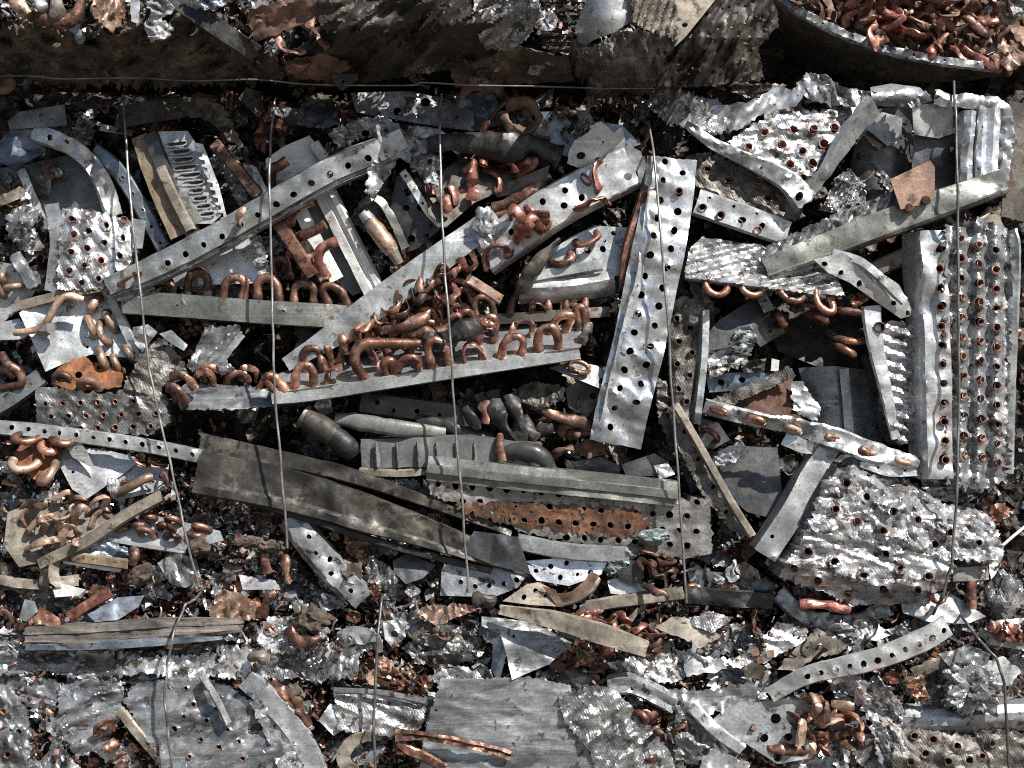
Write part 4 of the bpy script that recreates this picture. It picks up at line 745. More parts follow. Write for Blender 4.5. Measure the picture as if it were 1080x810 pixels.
# ---- rusty wedge
r_ = thing('rusty_wedge', 'rust stained triangular piece with dirty fins along its upper edge', 'rusty plate', 800, 420, 4)
sheet('plate', [(756, 432), (800, 412), (836, 398), (842, 418), (858, 440), (800, 446), (764, 440)], 'rust', d=2, tilt=(0, .2), cr=(1.5, .04), sp=4, jag=.6, parent=r_)
sheet('fin_edge', [(746, 422), (790, 406), (832, 386), (840, 396), (800, 414), (752, 436)], 'dirty_fins', d=12, cr=(3, .06), sp=2.8, jag=.8, parent=r_)
sh('foil_flap', [(834, 404), (846, 402), (866, 432), (860, 446), (836, 432)], 'bright_aluminium', 'wrinkled bright foil beside the rusty wedge', 'crumpled foil', d=6, cr=(4, .06), sp=2.8, jag=.8)
# ---- bent strip with copper ovals
r_ = thing('bent_strip', 'shiny bent strip with flattened copper ovals across the dark panel', 'perforated strip', 850, 460, 30)
strip('strip_face', [(742, 428, 30), (790, 442, 36), (840, 452, 38), (880, 462, 40), (920, 476, 40), (970, 488, 32)], ang2(16, 3, 4), 'galvanised_steel', roll=(0, -25, -30, 15, 25), cr=(2.2, .045), sp=3.6, jag=.5, taper=(.8, .9, 1, 1.1, 1.2, .6), parent=r_)
for i, (x, y) in enumerate([(760, 433), (800, 443), (838, 453), (882, 463), (918, 476), (954, 486)]):
    P = [(x + 7 * math.cos(t) - 2, y + 1.6 * math.sin(t) + 2.2 * math.cos(t), 38 + 3 * math.cos(t + i)) for t in np.linspace(0, 6.28, 17)]
    tube('oval_tube', P, 3.3, ('brown_copper', 'copper', 'tan_copper')[i % 3], dent=.09, parent=r_, seg=8, n=3)
strip('lower_lip', [(826, 462, 30), (845, 470, 34), (858, 472, 30)], flat(14), 'bright_aluminium', holes=[(.5, 0, 1.5)], cr=(.6, .04), sp=3.5, parent=r_)
strip('lower_lip', [(908, 486, 36), (936, 496, 38), (968, 496, 32)], flat(12), 'bright_aluminium', holes=[(.3, 0, 1.6), (.8, 0, 1.3)], cr=(1.6, .05), sp=3.5, parent=r_)
bend(742, 454, 756, 464, 6, (0, -.9, .2), 14, 4, 'brown_copper', name='copper_bend', label='small copper bend on a dark plate under the bent strip start', cat='copper bend')
sh('dark_plate', [(736, 440), (758, 446), (770, 464), (752, 474), (738, 468)], 'dark_steel', 'small dark plate below the start of the bent strip', d=0, cr=(.8, .03))
sh('grey_plate', [(750, 480), (770, 470), (820, 472), (826, 530), (820, 548), (788, 540), (764, 520)], 'dark_steel', 'plain grey plate in the gap between the slanting bar and the bright angle', d=-4, tilt=(.1, .2), cr=(.8, .015))
sh('foil_twist', [(752, 484), (770, 476), (780, 464), (786, 470), (776, 488), (758, 492)], 'bright_aluminium', 'twisted bright foil scrap on the plain grey plate', 'crumpled foil', d=14, cr=(6, .1), sp=2.2, jag=1)
# ---- big crumpled block and angle
strip('bright_angle', [(880, 466, 30), (858, 500, 34), (834, 544, 36), (806, 586, 34)], [(-13, -10), (-12, 0), (12, 0), (14, -22)], 'pale_galvanised', holes=[(.85, 4, 2), (.97, -8, 1.2)], cr=(.7, .02), taper=(.8, 1, 1, 1), label='bright bent angle piece leaning against the big crumpled block', cat='metal angle')
r_ = thing('coil_block', 'big crumpled bright coil block with torn tube holes under the tall coil', 'coil block', 930, 560, 40)
pl = Pl(50, (-.05, .06), (930, 560), lambda x, y: 1.3 * np.minimum(0, np.asarray(y, float) - np.interp(x, [870, 900, 980, 1045], [512, 500, 540, 560])))
HB = [(893, 510, 5), (881, 537, 4.6), (904, 550, 5), (914, 524, 4.6), (931, 560, 4.6), (943, 540, 4.6), (968, 548, 4.6), (1002, 562, 4.6), (1032, 572, 4), (918, 500, 4), (986, 574, 4)]
coil(r_, [(878, 498), (900, 480), (936, 494), (975, 516), (1000, 534), (1020, 530), (1046, 546), (1060, 582), (1046, 594), (1024, 590), (1000, 590), (930, 577), (885, 566), (850, 563), (864, 524)], HB, 'bright_fins', pl, 80, (7, .075), sp=2.1, collar=2.5, jag=1.6, tubemat='brown_copper', an=(24, 1.5))
HB2 = [(934, 584, 4.6), (852, 582, 4.8), (880, 593, 4.8), (911, 607, 5), (950, 600, 4.8), (932, 622, 4.8), (979, 608, 4.6), (838, 600, 4), (863, 613, 4.2), (894, 626, 4.2), (968, 622, 4)]
pl2 = Pl(56, (-.05, .10), (930, 590), lambda x, y: -.9 * np.maximum(0, np.asarray(y, float) - np.interp(x, [820, 920, 1000], [592, 618, 606])))
coil(r_, [(851, 560), (885, 565), (930, 576), (1000, 589), (1010, 598), (996, 620), (970, 634), (944, 637), (896, 639), (870, 625), (822, 609), (824, 600)], HB2, 'bright_fins', pl2, 80, (7, .034), sp=2.1, collar=3.4, jag=1.2, tubemat='brown_copper', name='crushed_face', an=(15, 1.8))
strip('shadow_band', [(880, 490, 40), (858, 530, 42), (836, 580, 42)], flat(10), 'dark_steel', roll=(-55, -55), cr=(.8, .05), parent=r_)  # dark strip painted as the shadow beside the block
tube('copper_stub', [(843, 637, 40), (870, 638, 42), (896, 643, 38)], 5, 'red_copper', dent=.12, label='red copper tube lying along the lower edge of the big crumpled block', cat='copper tube')
strip('torn_strip', [(820, 624, 24), (850, 650, 28), (900, 656, 28), (940, 640, 22)], ang2(14, 3, 4), 'pale_galvanised', cr=(3, .06), sp=3.2, jag=1, roll=(0, 20, -10), label='torn bright strip curving under the big crumpled block', cat='metal strip')
sheet('holed_flap', [(890, 660), (916, 652), (934, 664), (952, 660), (944, 668), (924, 676), (904, 672)], 'pale_galvanised', d=26, tilt=(0, .4), holes=[(928, 661, 4)], sp=3, cr=(1.5, .05), label='small pale flap with one round hole under the big crumpled block', cat='metal sheet')
sh('galvanised_sheet', [(950, 632), (1000, 624), (1040, 650), (1020, 658), (980, 656), (952, 646)], 'galvanised_steel', 'bent galvanised sheet under the crumpled block by the fifth wire end', d=30, tilt=(0, .3), cr=(1.5, .03), sp=4)
strip('bolted_bar', [(1004, 606, 36), (1026, 605, 38), (1043, 604, 34)], ang2(14, 4, 6), 'greenish_steel', holes=[(.85, -3, 3)], cr=(.4, .04), sp=3.5, label='short grey bar end beside the fifth wire below the crumpled block', cat='metal bar')
tube('copper_tube', [(1024, 612, 36), (1025, 642, 36)], 5, 'brown_copper', dent=.05, label='short upright brown copper tube under the grey bar end', cat='copper tube')
bend(984, 622, 996, 632, 40, (0, -.9, -.2), 12, 4.5, 'red_copper', name='copper_bend', label='small red copper bend beside the fifth wire end', cat='copper bend', crush=.2)
lump('crumpled_foil', 1056, 632, 26, 18, 24, 16, 'grey_fins', 'rounded grey crumpled wad with a tube hole by the outer edge', 'crumpled foil', amp=.2)
sh('torn_foil', [(1030, 540), (1046, 556), (1058, 586), (1054, 594), (1036, 572)], 'bright_aluminium', 'torn pointed foil at the outer corner of the crumpled block', 'crumpled foil', d=34, cr=(3, .06), sp=2.8, jag=.8)
tube('white_wire', [(1046, 578, 30), (1056, 576, 34), (1068, 566, 36), (1090, 548, 34)], 1.6, 'white_paint', dent=0, seg=8, label='thin white wire curling out beside the crumpled block', cat='wire')
# ---- dark angle bar with upright bends
r_ = thing('bend_bar', 'dark grey angle bar with upright copper bends along its top edge', 'coil rail', 245, 325, 14)
strip('bar_face', [(128, 318, 16), (200, 323, 18), (280, 329, 18), (366, 334, 14)], [(-13, -24), (-12, 0), (12, 0), (13, -10)], 'dark_steel' if 0 else 'greenish_steel', holes=[(.07, -6, 1.4), (.25, 0, 1.4), (.27, -4, 1.2), (.72, -2, 1.8)], cr=(.5, .015), parent=r_)
for x1, x2, y, h in [(198, 219, 310, 20), (235, 256, 312, 20), (272, 294, 313, 20), (310, 331, 317, 22), (346, 366, 319, 18), (160, 182, 307, 12)]: bend(x1, y, x2, y + 1.5, 6, (rng.normal() * .12, -.15, 1), h, 5, 'brown_copper', r_)
sh('crumpled_strip', [(118, 306), (150, 296), (164, 304), (150, 312), (124, 318)], 'galvanised_steel', 'pale crushed end below the lower tip of the long rail', 'metal strip', d=20, cr=(2, .06), sp=3.5, jag=.4)
bend(128, 300, 142, 292, 32, (.2, -.9, .1), 10, 4.6, 'tan_copper', name='copper_bend', label='flattened copper bend on the lower tip of the long rail', cat='copper bend', crush=.2)
# ---- diagonal grey strip
r_ = thing('diagonal_strip', 'wide flat grey strip slanting behind the copper bend rack', 'metal strip', 410, 310, 24)
strip('strip_face', [(300, 384, 18), (360, 345, 22), (440, 286, 26), (524, 226, 24)], [(-13, -14), (-12, 0), (17, 0)], 'galvanised_steel', holes=[(.05, 0, 1.6), (.1, 5, 1.2)], taper=(.5, 1.05, 1.05, .9), cr=(.7, .015), parent=r_)
lump('crushed_fitting', 512, 236, 34, 11, 16, 8, 'dull_aluminium', 'crushed silvery cap at the upper end of the diagonal grey strip', 'pipe fitting', amp=.28)
sh('foil_flap', [(500, 244), (516, 240), (522, 262), (508, 262)], 'bright_aluminium', 'small bright torn flap below the crushed silvery cap', 'crumpled foil', d=36, cr=(3, .08), sp=2.6)
# ---- copper bend rack
r_ = thing('bend_rack', 'long pale plate studded with two rows of copper return bends', 'coil end plate', 450, 390, 30)
strip('front_flange', [(286, 419, 40), (330, 415, 42), (450, 396, 44), (612, 371, 40)], [(-6, -1), (-5, 0), (7, 0), (8, -6)], 'pale_galvanised', cr=(.7, .02), sp=4, parent=r_)
sheet('end_plate', [(286, 414), (330, 409), (450, 391), (612, 366), (622, 346), (604, 322), (470, 338), (400, 352), (340, 374), (290, 396)], 'bright_aluminium', f=lambda x, y: 42 - 1.55 * np.clip(np.interp(x, [286, 330, 450, 612], [414, 409, 391, 366]) - y, 0, 70), sp=5, cr=(.5, .02), parent=r_)
ytop = lambda x: np.interp(x, [286, 330, 450, 612], [414, 409, 391, 366])
UPV = (0, -.42, 1)
for x1, x2 in [(311, 331), (346, 368), (407, 0), (419, 441), (457, 475), (491, 512), (529, 551), (568, 589), (290, 300)]:
    if not x2: x2 = x1 + 9
    bend(x1, ytop(x1) - 2, x2, ytop(x2) - 2, 38, (rng.normal() * .16, -.42, 1), 22 if x2 - x1 > 15 else 16, 5, 'copper', r_, crush=.2 if x1 in (346, 419, 491) else .14)
for x1, x2 in [(322, 340), (358, 374), (395, 410), (432, 446), (505, 520), (540, 560), (581, 597), (610, 618)]:
    bend(x1, ytop(x1) - 22, x2, ytop(x2) - 22, 14, (rng.normal() * .25, -.42, 1), 21, 5, 'copper' if x1 % 2 else 'brown_copper', r_, crush=(.12, .22)[x1 % 3 == 0])
for x1, x2 in [(340, 352), (352, 366), (372, 388), (560, 576), (598, 610)]:
    bend(x1, ytop(x1) - 36, x2, ytop(x2) - 36, -4, (-.2, -.4, 1), 20, 4.4, 'brown_copper', r_, crush=.22)
tube('copper_tube', [(386, 400, 38), (377, 388, 46), (374, 374, 50), (382, 364, 50), (400, 362, 48), (444, 362, 44)], [5, 5.4, 5.4, 5.6, 5.6, 4.6], 'copper', dent=.05, label='long copper tube with a hooked end lying over the bend rack', cat='copper tube')
r_ = thing('bend_bar', 'thin dark flange with upright copper bends behind the copper bend rack', 'coil rail', 560, 332, 0)
strip('bar_face', [(452, 340, 0), (540, 335, 4), (644, 328, 0)], [(-6, -26), (-5, 0), (6, 0)], 'grimy_steel', cr=(.5, .03), parent=r_)
for x1, x2 in [(464, 484), (501, 521), (538, 560)]: bend(x1, 332, x2, 331, -4, (0, -.2, 1), 21, 4.4, 'brown_copper', r_)
for x in (578, 597, 617): tube('copper_stub', [(x, 330, -2), (x, 322, 0), (x + .5, 312, 0)], [4.6, 4.2, 3], 'brown_copper', dent=.08, parent=r_)
# hooked bends along the diagonal strip
for i, a in enumerate([(402, 322, 420, 310), (412, 326, 430, 316), (396, 332, 412, 326), (436, 308, 452, 298), (448, 296, 462, 288), (458, 304, 476, 296), (382, 342, 396, 336), (470, 284, 486, 276), (484, 270, 496, 264)]):
    bend(*a, 24, (.15, -.75, -.62), 24, 4.5, ('copper', 'brown_copper')[i % 2], crush=.18, name='copper_bend', label='hooked copper bend hanging along the lower edge of the diagonal strip', cat='copper bend', group='hooked bends along the diagonal strip')
for i, (x, y) in enumerate([(347, 372), (362, 360), (376, 354), (388, 350), (340, 382), (396, 340)]):
    tube('copper_stub', [(x + 3, y + 12, 14), (x, y, 24), (x - 3, y - 8, 26)], [4.8, 4.8, 3.4], 'copper', (1, .75), .14, label='pinched copper stub poking up between the diagonal strip and bend rack', cat='copper tube', group='pinched copper stubs by the diagonal strip')
tube('burnt_tube', [(404, 348, 40), (424, 346, 46), (446, 336, 42), (454, 328, 38)], [5, 6, 6, 3], 'brown_copper', (1, .6), .16, label='flattened brown tube with an upturned tip above the long copper tube', cat='copper tube')
tube('burnt_tube', [(424, 354, 36), (450, 350, 42), (472, 348, 42)], [4, 6, 6], 'copper', (1, .6), .16, label='flattened copper tube end next to the burnt lump on the bend rack', cat='copper tube')
lump('burnt_lump', 464, 362, 40, 18, 12, 12, 'sooty_metal', 'burnt black lump on the long bend rack by the third wire', 'burnt lump', amp=.25)
tube('burnt_tube', [(462, 360, 44), (486, 350, 46), (508, 345, 44), (520, 350, 36)], [9, 10, 9, 5], 'sooty_metal', (1, .8), .16, label='burnt black tube with a copper mouth lying on the bend rack', cat='burnt tube')
lump('torn_copper', 510, 344, 42, 10, 7, 7, 'copper', 'torn copper mouth at the end of the burnt black tube', 'copper scrap', amp=.35)
strip('copper_bar', [(492, 292, 32), (510, 303, 34), (530, 316, 30)], ang2(9, 0, 3), 'tan_copper', cr=(.5, .06), sp=4, label='short flat tan copper bar above the rear copper bends', cat='copper bar')
tube('burnt_tube', [(612, 362, 34), (618, 350, 38), (624, 342, 34)], [5, 6, 4], 'dirty_fins', (1, .6), .2, label='grey crushed tip at the far end of the bend rack', cat='metal tube')
for j in range(5):
    for i in range(9 - j):
        x = 356 + i * 17 + j * 15 + rng.uniform(-3, 3); y = float(ytop(x)) - 34 - j * 13 - i * .6 + rng.uniform(-2, 2)
        if x < 560 and y > np.interp(x, [300, 360, 440, 524], [384, 345, 286, 226]) + 18:
            bend(x - 7, y + 3, x + 7, y - 2, 4 + rng.uniform(-6, 8), (-.25 + rng.normal() * .2, -.6, .8), 21, 4.0, ('copper', 'red_copper', 'brown_copper')[(i + j) % 3], name='copper_bend', label='tarnished hairpin packed in the wedge between the diagonal strip and the bend rack', cat='copper bend', group='hairpins packed in the wedge behind the bend rack', crush=(.1, .2)[(i + j) % 2])
# left extension of the rack
r_ = thing('fin_slab', 'grey streaked fin slab extending from the start of the bend rack', 'coil block', 245, 420, 20)
sheet('fin_block', [(186, 410), (200, 404), (260, 408), (312, 418), (322, 428), (280, 430), (240, 432), (190, 432)], 'streaked_foil', f=lambda x, y: 22 + .5 * (y - 420), sp=3, cr=(2, .05), jag=.8, deep=30, parent=r_)
for i, (x1, x2, y) in enumerate([(204, 226, 404), (240, 262, 404), (254, 270, 397), (276, 292, 408), (214, 230, 398)]): bend(x1, y, x2, y + 1, 14, (0, -.4, 1), 17, 4.6, 'copper', r_, crush=.16)
tube('copper_stub', [(178, 404, 20), (184, 414, 24), (186, 424, 20)], 5, 'brown_copper', (1, .7), .2, label='crushed copper stub at the start of the streaked fin slab', cat='copper tube')
sh('torn_flap', [(314, 336), (330, 340), (358, 356), (352, 366), (330, 372), (310, 352)], 'sooty_metal', 'dark torn sheets in the gap above the bend rack start', d=-10, cr=(4, .05), sp=3.5)

# ---- left middle: pale plate with bends
r_ = thing('bend_plate', 'pale buckled plate with copper bends and a thin rod held by a nut', 'coil end plate', 75, 345, 10)
pl = Pl(8, (-.25, .15), (75, 345))
sheet('end_plate', [(20, 330), (36, 318), (100, 302), (116, 304), (130, 340), (144, 378), (120, 376), (96, 374), (66, 384), (48, 392), (34, 360)], 'galvanised_steel', pl=pl, sp=5, cr=(1.4, .025), holes=[(92, 366, 2)], parent=r_)
strip('top_flange', [(16, 324, 18), (60, 312, 22), (108, 302, 20)], ang2(9, 8, 0), 'dusty_tan', cr=(.6, .03), sp=4, parent=r_)
strip('side_flange', [(110, 302, 14), (128, 340, 10), (146, 380, 6)], ang2(8, 2, 8), 'galvanised_steel', cr=(.6, .03), sp=4, parent=r_)
for a in [(92, 336, 99, 355), (107, 340, 116, 361), (98, 326, 105, 314), (113, 330, 122, 348), (105, 370, 113, 388), (120, 376, 128, 392), (133, 366, 141, 380)]:
    bend(*a, float(pl(a[0], a[1])) + 2, (.1, -1, .1), 13, 4.6, 'tan_copper', r_, crush=.08)
tube('thin_rod', [(16, 351, 26), (24, 350, 30), (40, 347, 30), (50, 338, 34), (62, 318, 36), (72, 312, 34), (88, 316, 30)], 3.6, 'tan_copper', dent=.05, parent=r_)
tube('nut', [(43, 346, 26), (54, 346, 32)], [7, 7], 'pale_galvanised', dent=.05, parent=LAST[0], seg=6)
# rusty holed plate
sheet('rusty_plate', [(58, 392), (62, 380), (90, 376), (96, 382), (112, 384), (130, 394), (128, 408), (100, 412), (70, 410), (54, 404)], 'bright_rust', d=16, tilt=(0, .3), holes=[(83, 396, 4.5), (104, 388, 2)], sp=3.4, cr=(2, .05), jag=.6, label='bright rust-orange torn plate with a round hole above the dark tube slab', cat='rusty plate')
bend(58, 402, 74, 402, 16, (0, -.5, 1), 10, 4.5, 'brown_copper', name='copper_bend', label='copper bend half hidden at the foot of the rust-orange plate', cat='copper bend')
bend(86, 408, 104, 408, 24, (0, -.5, 1), 10, 5, 'rusty_brown', name='copper_bend', label='dark rusty bend lying in front of the rust-orange plate', cat='copper bend')
# dark tube slab
r_ = thing('fin_slab', 'dark grey flat fin slab with rows of copper tube ends', 'coil block', 105, 433, 24)
HD = [(48 + i * 18.5 + (j % 2) * 6, 426 + j * 13.5 - i * .6, 3.2) for j in range(3) for i in range(7)]
coil(r_, [(37, 408), (100, 414), (150, 418), (176, 422), (178, 446), (160, 458), (110, 460), (60, 456), (38, 452)], HD, 'grey_fins', Pl(26, (0, -.1), (105, 433)), 40, (1.8, .06), sp=2.8, collar=1.2, tubemat='copper')
sheet('crumpled_fins', [(124, 416), (140, 390), (152, 366), (172, 356), (186, 372), (200, 394), (188, 402), (170, 408), (178, 424), (150, 420)], 'dirty_fins', d=20, tilt=(-.2, .2), sp=2.7, cr=(5, .05), jag=1, label='dark dirty wedge of fins above the dark tube slab', cat='fin strip')
sh('crumpled_fins', [(196, 386), (210, 362), (216, 346), (250, 342), (256, 350), (240, 368), (224, 392), (208, 396)], 'streaked_foil', 'silvery crumpled fins with sharp folds under the dark angle bar', 'crumpled foil', d=16, cr=(6, .05), sp=2.6, jag=.8)
strip('pale_strip', [(226, 392, 18), (242, 370, 22), (256, 352, 20)], flat(7), 'pale_galvanised', cr=(.8, .06), sp=3.5, label='pale strip edge beside the silvery crumpled fins', cat='metal strip')
sh('pale_flap', [(140, 346), (156, 342), (166, 350), (150, 372), (142, 362)], 'pale_galvanised', 'curled pale flap under the near end of the dark angle bar', d=16, cr=(5, .05), sp=3)
sh('pale_flap', [(168, 352), (180, 348), (198, 364), (194, 370), (180, 362)], 'pale_galvanised', 'narrow pale flap beside the dark dirty fin wedge', d=24, cr=(2, .06), sp=3)
sh('foil_strip', [(226, 384), (240, 380), (248, 390), (234, 396)], 'bright_fins', 'small bright foil scrap beside the copper bends at the rack start', 'crumpled foil', d=22, cr=(4, .1), sp=2.2, jag=.8)
for i, pts in enumerate([[(180, 396, 30), (196, 398, 34), (206, 410, 30)], [(176, 408, 32), (190, 412, 34), (196, 426, 28)]]):
    tube('copper_tube', pts, 4.6, 'brown_copper', (1, .7), .2, label=('crushed copper piece at the tip of the dark fin wedge', 'crushed copper piece pointing down beside the streaked slab')[i], cat='copper tube')
# outer-edge plates
r_ = thing('bend_plate', 'grey outer plate with small copper loops beside the buckled plate', 'coil end plate', 15, 310, 0)
sheet('end_plate', [(-30, 270), (20, 280), (40, 300), (30, 320), (0, 342), (-30, 344)], 'dull_aluminium', d=4, cr=(1, .03), parent=r_)
for a in [(-2, 296, 4, 312), (8, 304, 20, 302), (2, 288, 3, 296)]: bend(*a, 6, (.1, -1, 0), 10, 4, 'tan_copper', r_)
sh('pale_plate', [(-30, 346), (20, 336), (34, 352), (20, 358), (-30, 360)], 'pale_galvanised', 'pale narrow plate under the grey outer plate', d=10, tilt=(0, .2), cr=(1, .03))
tube('copper_tube', [(2, 374, 14), (8, 384, 22), (20, 392, 22), (22, 404, 18), (2, 410, 12)], 4.6, 'brown_copper', dent=.05, label='brown copper tube looping at the outer edge above the long pale bar', cat='copper tube')
tube('copper_tube', [(-8, 392, 8), (6, 390, 16), (16, 398, 14)], 4.4, 'brown_copper', dent=.05, label='short brown copper tube tucked inside the looping one', cat='copper tube')
strip('grey_bar', [(-30, 444, 12), (10, 420, 16), (44, 396, 14)], ang2(16, 4, 6), 'dull_aluminium', cr=(.8, .03), label='grey bar rising from the outer edge to the rust-orange plate', cat='metal bar')
sh('dark_plate', [(-30, 400), (0, 398), (24, 420), (8, 440), (-30, 436)], 'dark_steel', 'dark plate behind the grey bar at the outer edge', d=-8, cr=(1.5, .03))
strip('metal_tube', [(14, 268, 12), (22, 282, 18), (34, 304, 14)], ang2(10, 3, 4), 'dull_aluminium', cr=(1.2, .06), sp=4, label='crushed grey tube beside the coil block with red tube ends', cat='metal tube')
sh('torn_foil', [(4, 226), (24, 216), (44, 222), (36, 240), (48, 262), (30, 268), (10, 250)], 'bright_fins', 'torn bright foil with dark gaps beside the coil block flange', 'crumpled foil', d=8, cr=(8, .07), sp=2.5, jag=1.4)
strip('torn_strip', [(-10, 216, 6), (10, 208, 12), (26, 200, 8)], flat(12), 'dusty_tan', cr=(2, .06), sp=3.5, jag=.8, label='tan torn strip at the outer edge below the bluish sheet', cat='metal strip')
# perforated strip
strip('perforated_strip', [(-20, 450, 28), (30, 454, 32), (80, 460, 34), (150, 470, 34), (212, 482, 28)], [(-8, -4), (-7, 0), (6, 0), (8, -10)], 'pale_galvanised', holes=row(12, -1, 2.9, .14, .96), cr=(.8, .02), sp=4, label='long thin pale strip with a row of holes under the dark tube slab', cat='perforated strip')
# rusty plate with bends
r_ = thing('bend_plate', 'bright orange rusty plate with crushed copper bends at the outer edge', 'coil end plate', 38, 480, 30)
pl = Pl(28, (-.1, .2), (38, 485))
sheet('end_plate', [(14, 478), (30, 462), (62, 458), (66, 474), (60, 492), (52, 514), (40, 508), (20, 494)], 'bright_rust', pl=pl, sp=4, cr=(1.2, .05), jag=.5, parent=r_)
for a in [(14, 486, 40, 488), (44, 502, 58, 490), (22, 458, 44, 462), (56, 460, 78, 464), (44, 464, 58, 468)]: bend(*a, float(pl(a[0], a[1])) + 3, (0, -.9, -.3), 15, 5, 'copper' if a[1] < 470 else 'tan_copper', r_, crush=.14)
sh('pale_plate', [(58, 482), (72, 470), (110, 474), (150, 484), (130, 500), (92, 526), (76, 516)], 'pale_galvanised', 'pale plate with pressed triangles below the long thin strip', 'metal plate', d=18, tilt=(-.1, .3), cr=(1.2, .025), holes=[(77, 498, 2), (84, 472, 1.6)], sp=5)
sh('bent_tab', [(70, 470), (84, 464), (92, 478), (100, 494), (90, 490), (76, 482)], 'pale_galvanised', 'small bent tab with a hole on the pale plate', 'metal tab', d=30, cr=(1, .05), holes=[(80, 472, 1.8)], sp=3.4)
sh('pale_plate', [(116, 510), (140, 488), (178, 490), (176, 516), (140, 524), (122, 528)], 'pale_galvanised', 'pale plate carrying a slanting copper tube', 'metal plate', d=14, tilt=(-.1, .3), cr=(1, .03), sp=5)
tube('copper_tube', [(124, 520, 26), (140, 512, 32), (152, 505, 34), (160, 503, 30)], 4.8, 'tan_copper', dent=.04, label='tan copper tube with a bent end slanting across the pale plate', cat='copper tube')
lump('crushed_fitting', 120, 514, 26, 6, 9, 6, 'dull_aluminium', 'small crushed grey fitting at the foot of the slanting copper tube', 'pipe fitting')
for a, lab in [((150, 484, 158, 490), 'a'), ((164, 486, 172, 492), 'b'), ((172, 500, 176, 510), 'c')]: bend(*a, 20, (.1, -.9, .2), 10, 4.4, 'copper', name='copper_bend', label='small copper bend beside the pale plate near the first wire', cat='copper bend', group='small bends beside the pale plate near the first wire', crush=.2)
# lower left plates
r_ = thing('bend_plate', 'tan dusty plate bristling with crushed tan copper bends', 'coil end plate', 70, 555, 20)
pl = Pl(20, (0, .3), (70, 555))
sheet('end_plate', [(8, 540), (40, 528), (66, 522), (110, 530), (120, 545), (92, 568), (50, 592), (20, 598), (4, 575)], 'dusty_tan', pl=pl, sp=5, cr=(2, .03), parent=r_)
for i in range(20):
    x = 30 + (i % 5) * 17 + (i // 5) * 3; y = 534 + (i // 5) * 14 - (i % 5) * 2.5
    bend(x - 7, y + 2, x + 8, y - 2, float(pl(x, y)) + 1, (.1, -.75, .5), 13, 4.4, 'tan_copper', r_, crush=.26)
strip('pale_bar', [(40, 596, 36), (90, 572, 42), (130, 545, 44), (172, 522, 38)], ang2(9, 3, 5), 'dusty_tan', holes=[(.6, 0, 1)], cr=(.6, .03), sp=4, label='tan dusty bar slanting across the bristling plate', cat='metal bar')
r_ = thing('bend_plate', 'pale plate with ten flattened copper ovals near the first wire', 'coil end plate', 160, 560, 24)
pl = Pl(22, (0, .35), (160, 560))
sheet('end_plate', [(108, 566), (126, 552), (138, 542), (164, 544), (200, 552), (232, 560), (236, 570), (194, 580), (150, 574)], 'pale_galvanised', pl=pl, sp=5, cr=(.5, .02), parent=r_)
for x, y in [(157, 545), (149, 554), (156, 564), (176, 558), (184, 550), (182, 567), (206, 564), (127, 556), (214, 558), (134, 548)]: bend(x - 6.5, y - 1, x + 6.5, y + 1, float(pl(x, y)) + 2, (0, -.9, .35), 8, 4.2, 'brown_copper', r_, crush=.1)
strip('lower_edge', [(106, 567, 28), (150, 575, 30), (196, 582, 28)], ang2(4, 0, 5), 'pale_galvanised', cr=(.4, .04), sp=4, parent=r_)
sh('blue_fins', [(74, 580), (84, 570), (110, 568), (134, 578), (138, 590), (110, 590), (80, 584)], 'blue_fins', 'bluish white crumbly fins above the brown strip', 'fin strip', d=30, cr=(5, .1), sp=2.2, jag=1)
strip('brown_bar', [(64, 586, 34), (100, 591, 38), (136, 596, 34)], ang2(8, 2, 5), 'brown_bar', cr=(.6, .05), sp=4, label='brown strip along the lower edge of the bluish fins', cat='metal strip')
strip('white_strip', [(66, 592, 28), (100, 598, 30), (128, 602, 26)], flat(4), 'white_paint', cr=(.5, .05), sp=4, label='thin white strip just under the brown strip', cat='metal strip')
tube('copper_tube', [(141, 578, 32), (143, 586, 36), (140, 594, 32)], 4.6, 'brown_copper', dent=.08, label='upright copper stub at the end of the bluish fins', cat='copper tube')
lump('dirt_clod', 150, 606, 34, 14, 9, 10, 'earth', 'dark grey dirt clod hanging below the copper ovals plate', 'dirt clod', amp=.22, rot=-35)
lump('dirt_clod', 210, 576, 34, 12, 9, 10, 'earth', 'dark dirt clod against the first wire above the pale torn sheet', 'dirt clod', amp=.22)
sh('torn_sheet', [(166, 594), (186, 582), (206, 590), (212, 610), (196, 620), (180, 616)], 'dull_aluminium', 'pale grey torn sheet hanging beside the first wire', d=26, cr=(5, .05), sp=3)
strip('bent_strip', [(46, 618, 24), (50, 600, 32), (60, 586, 34), (58, 612, 36), (84, 612, 30)], flat(12), 'dusty_tan', roll=(0, 30, 60, 20, 0), cr=(1.5, .05), sp=3.5, label='tan curled metal band below the bristling plate', cat='metal strip')
strip('dusty_strip', [(-10, 610, 20), (20, 616, 26), (46, 618, 22)], ang2(8, 2, 4), 'dusty_tan', cr=(1.5, .05), sp=4, label='dusty strip at the outer edge beside the curled metal band', cat='metal strip')
sh('pale_flap', [(252, 606), (290, 612), (296, 622), (256, 622)], 'pale_galvanised', 'small pale plate under the brown dirt clods', d=26, tilt=(0, .4), cr=(1, .04), sp=4)
for i, (x, y, rx) in enumerate([(262, 572, 14), (286, 576, 14)]): lump('dirt_clod', x, y, 36, rx, 6, 8, 'earth', ('brown dirt clod left of the second wire end', 'brown dirt clod touching the second wire end')[i].replace('left of', 'just short of'), 'dirt clod', amp=.25)
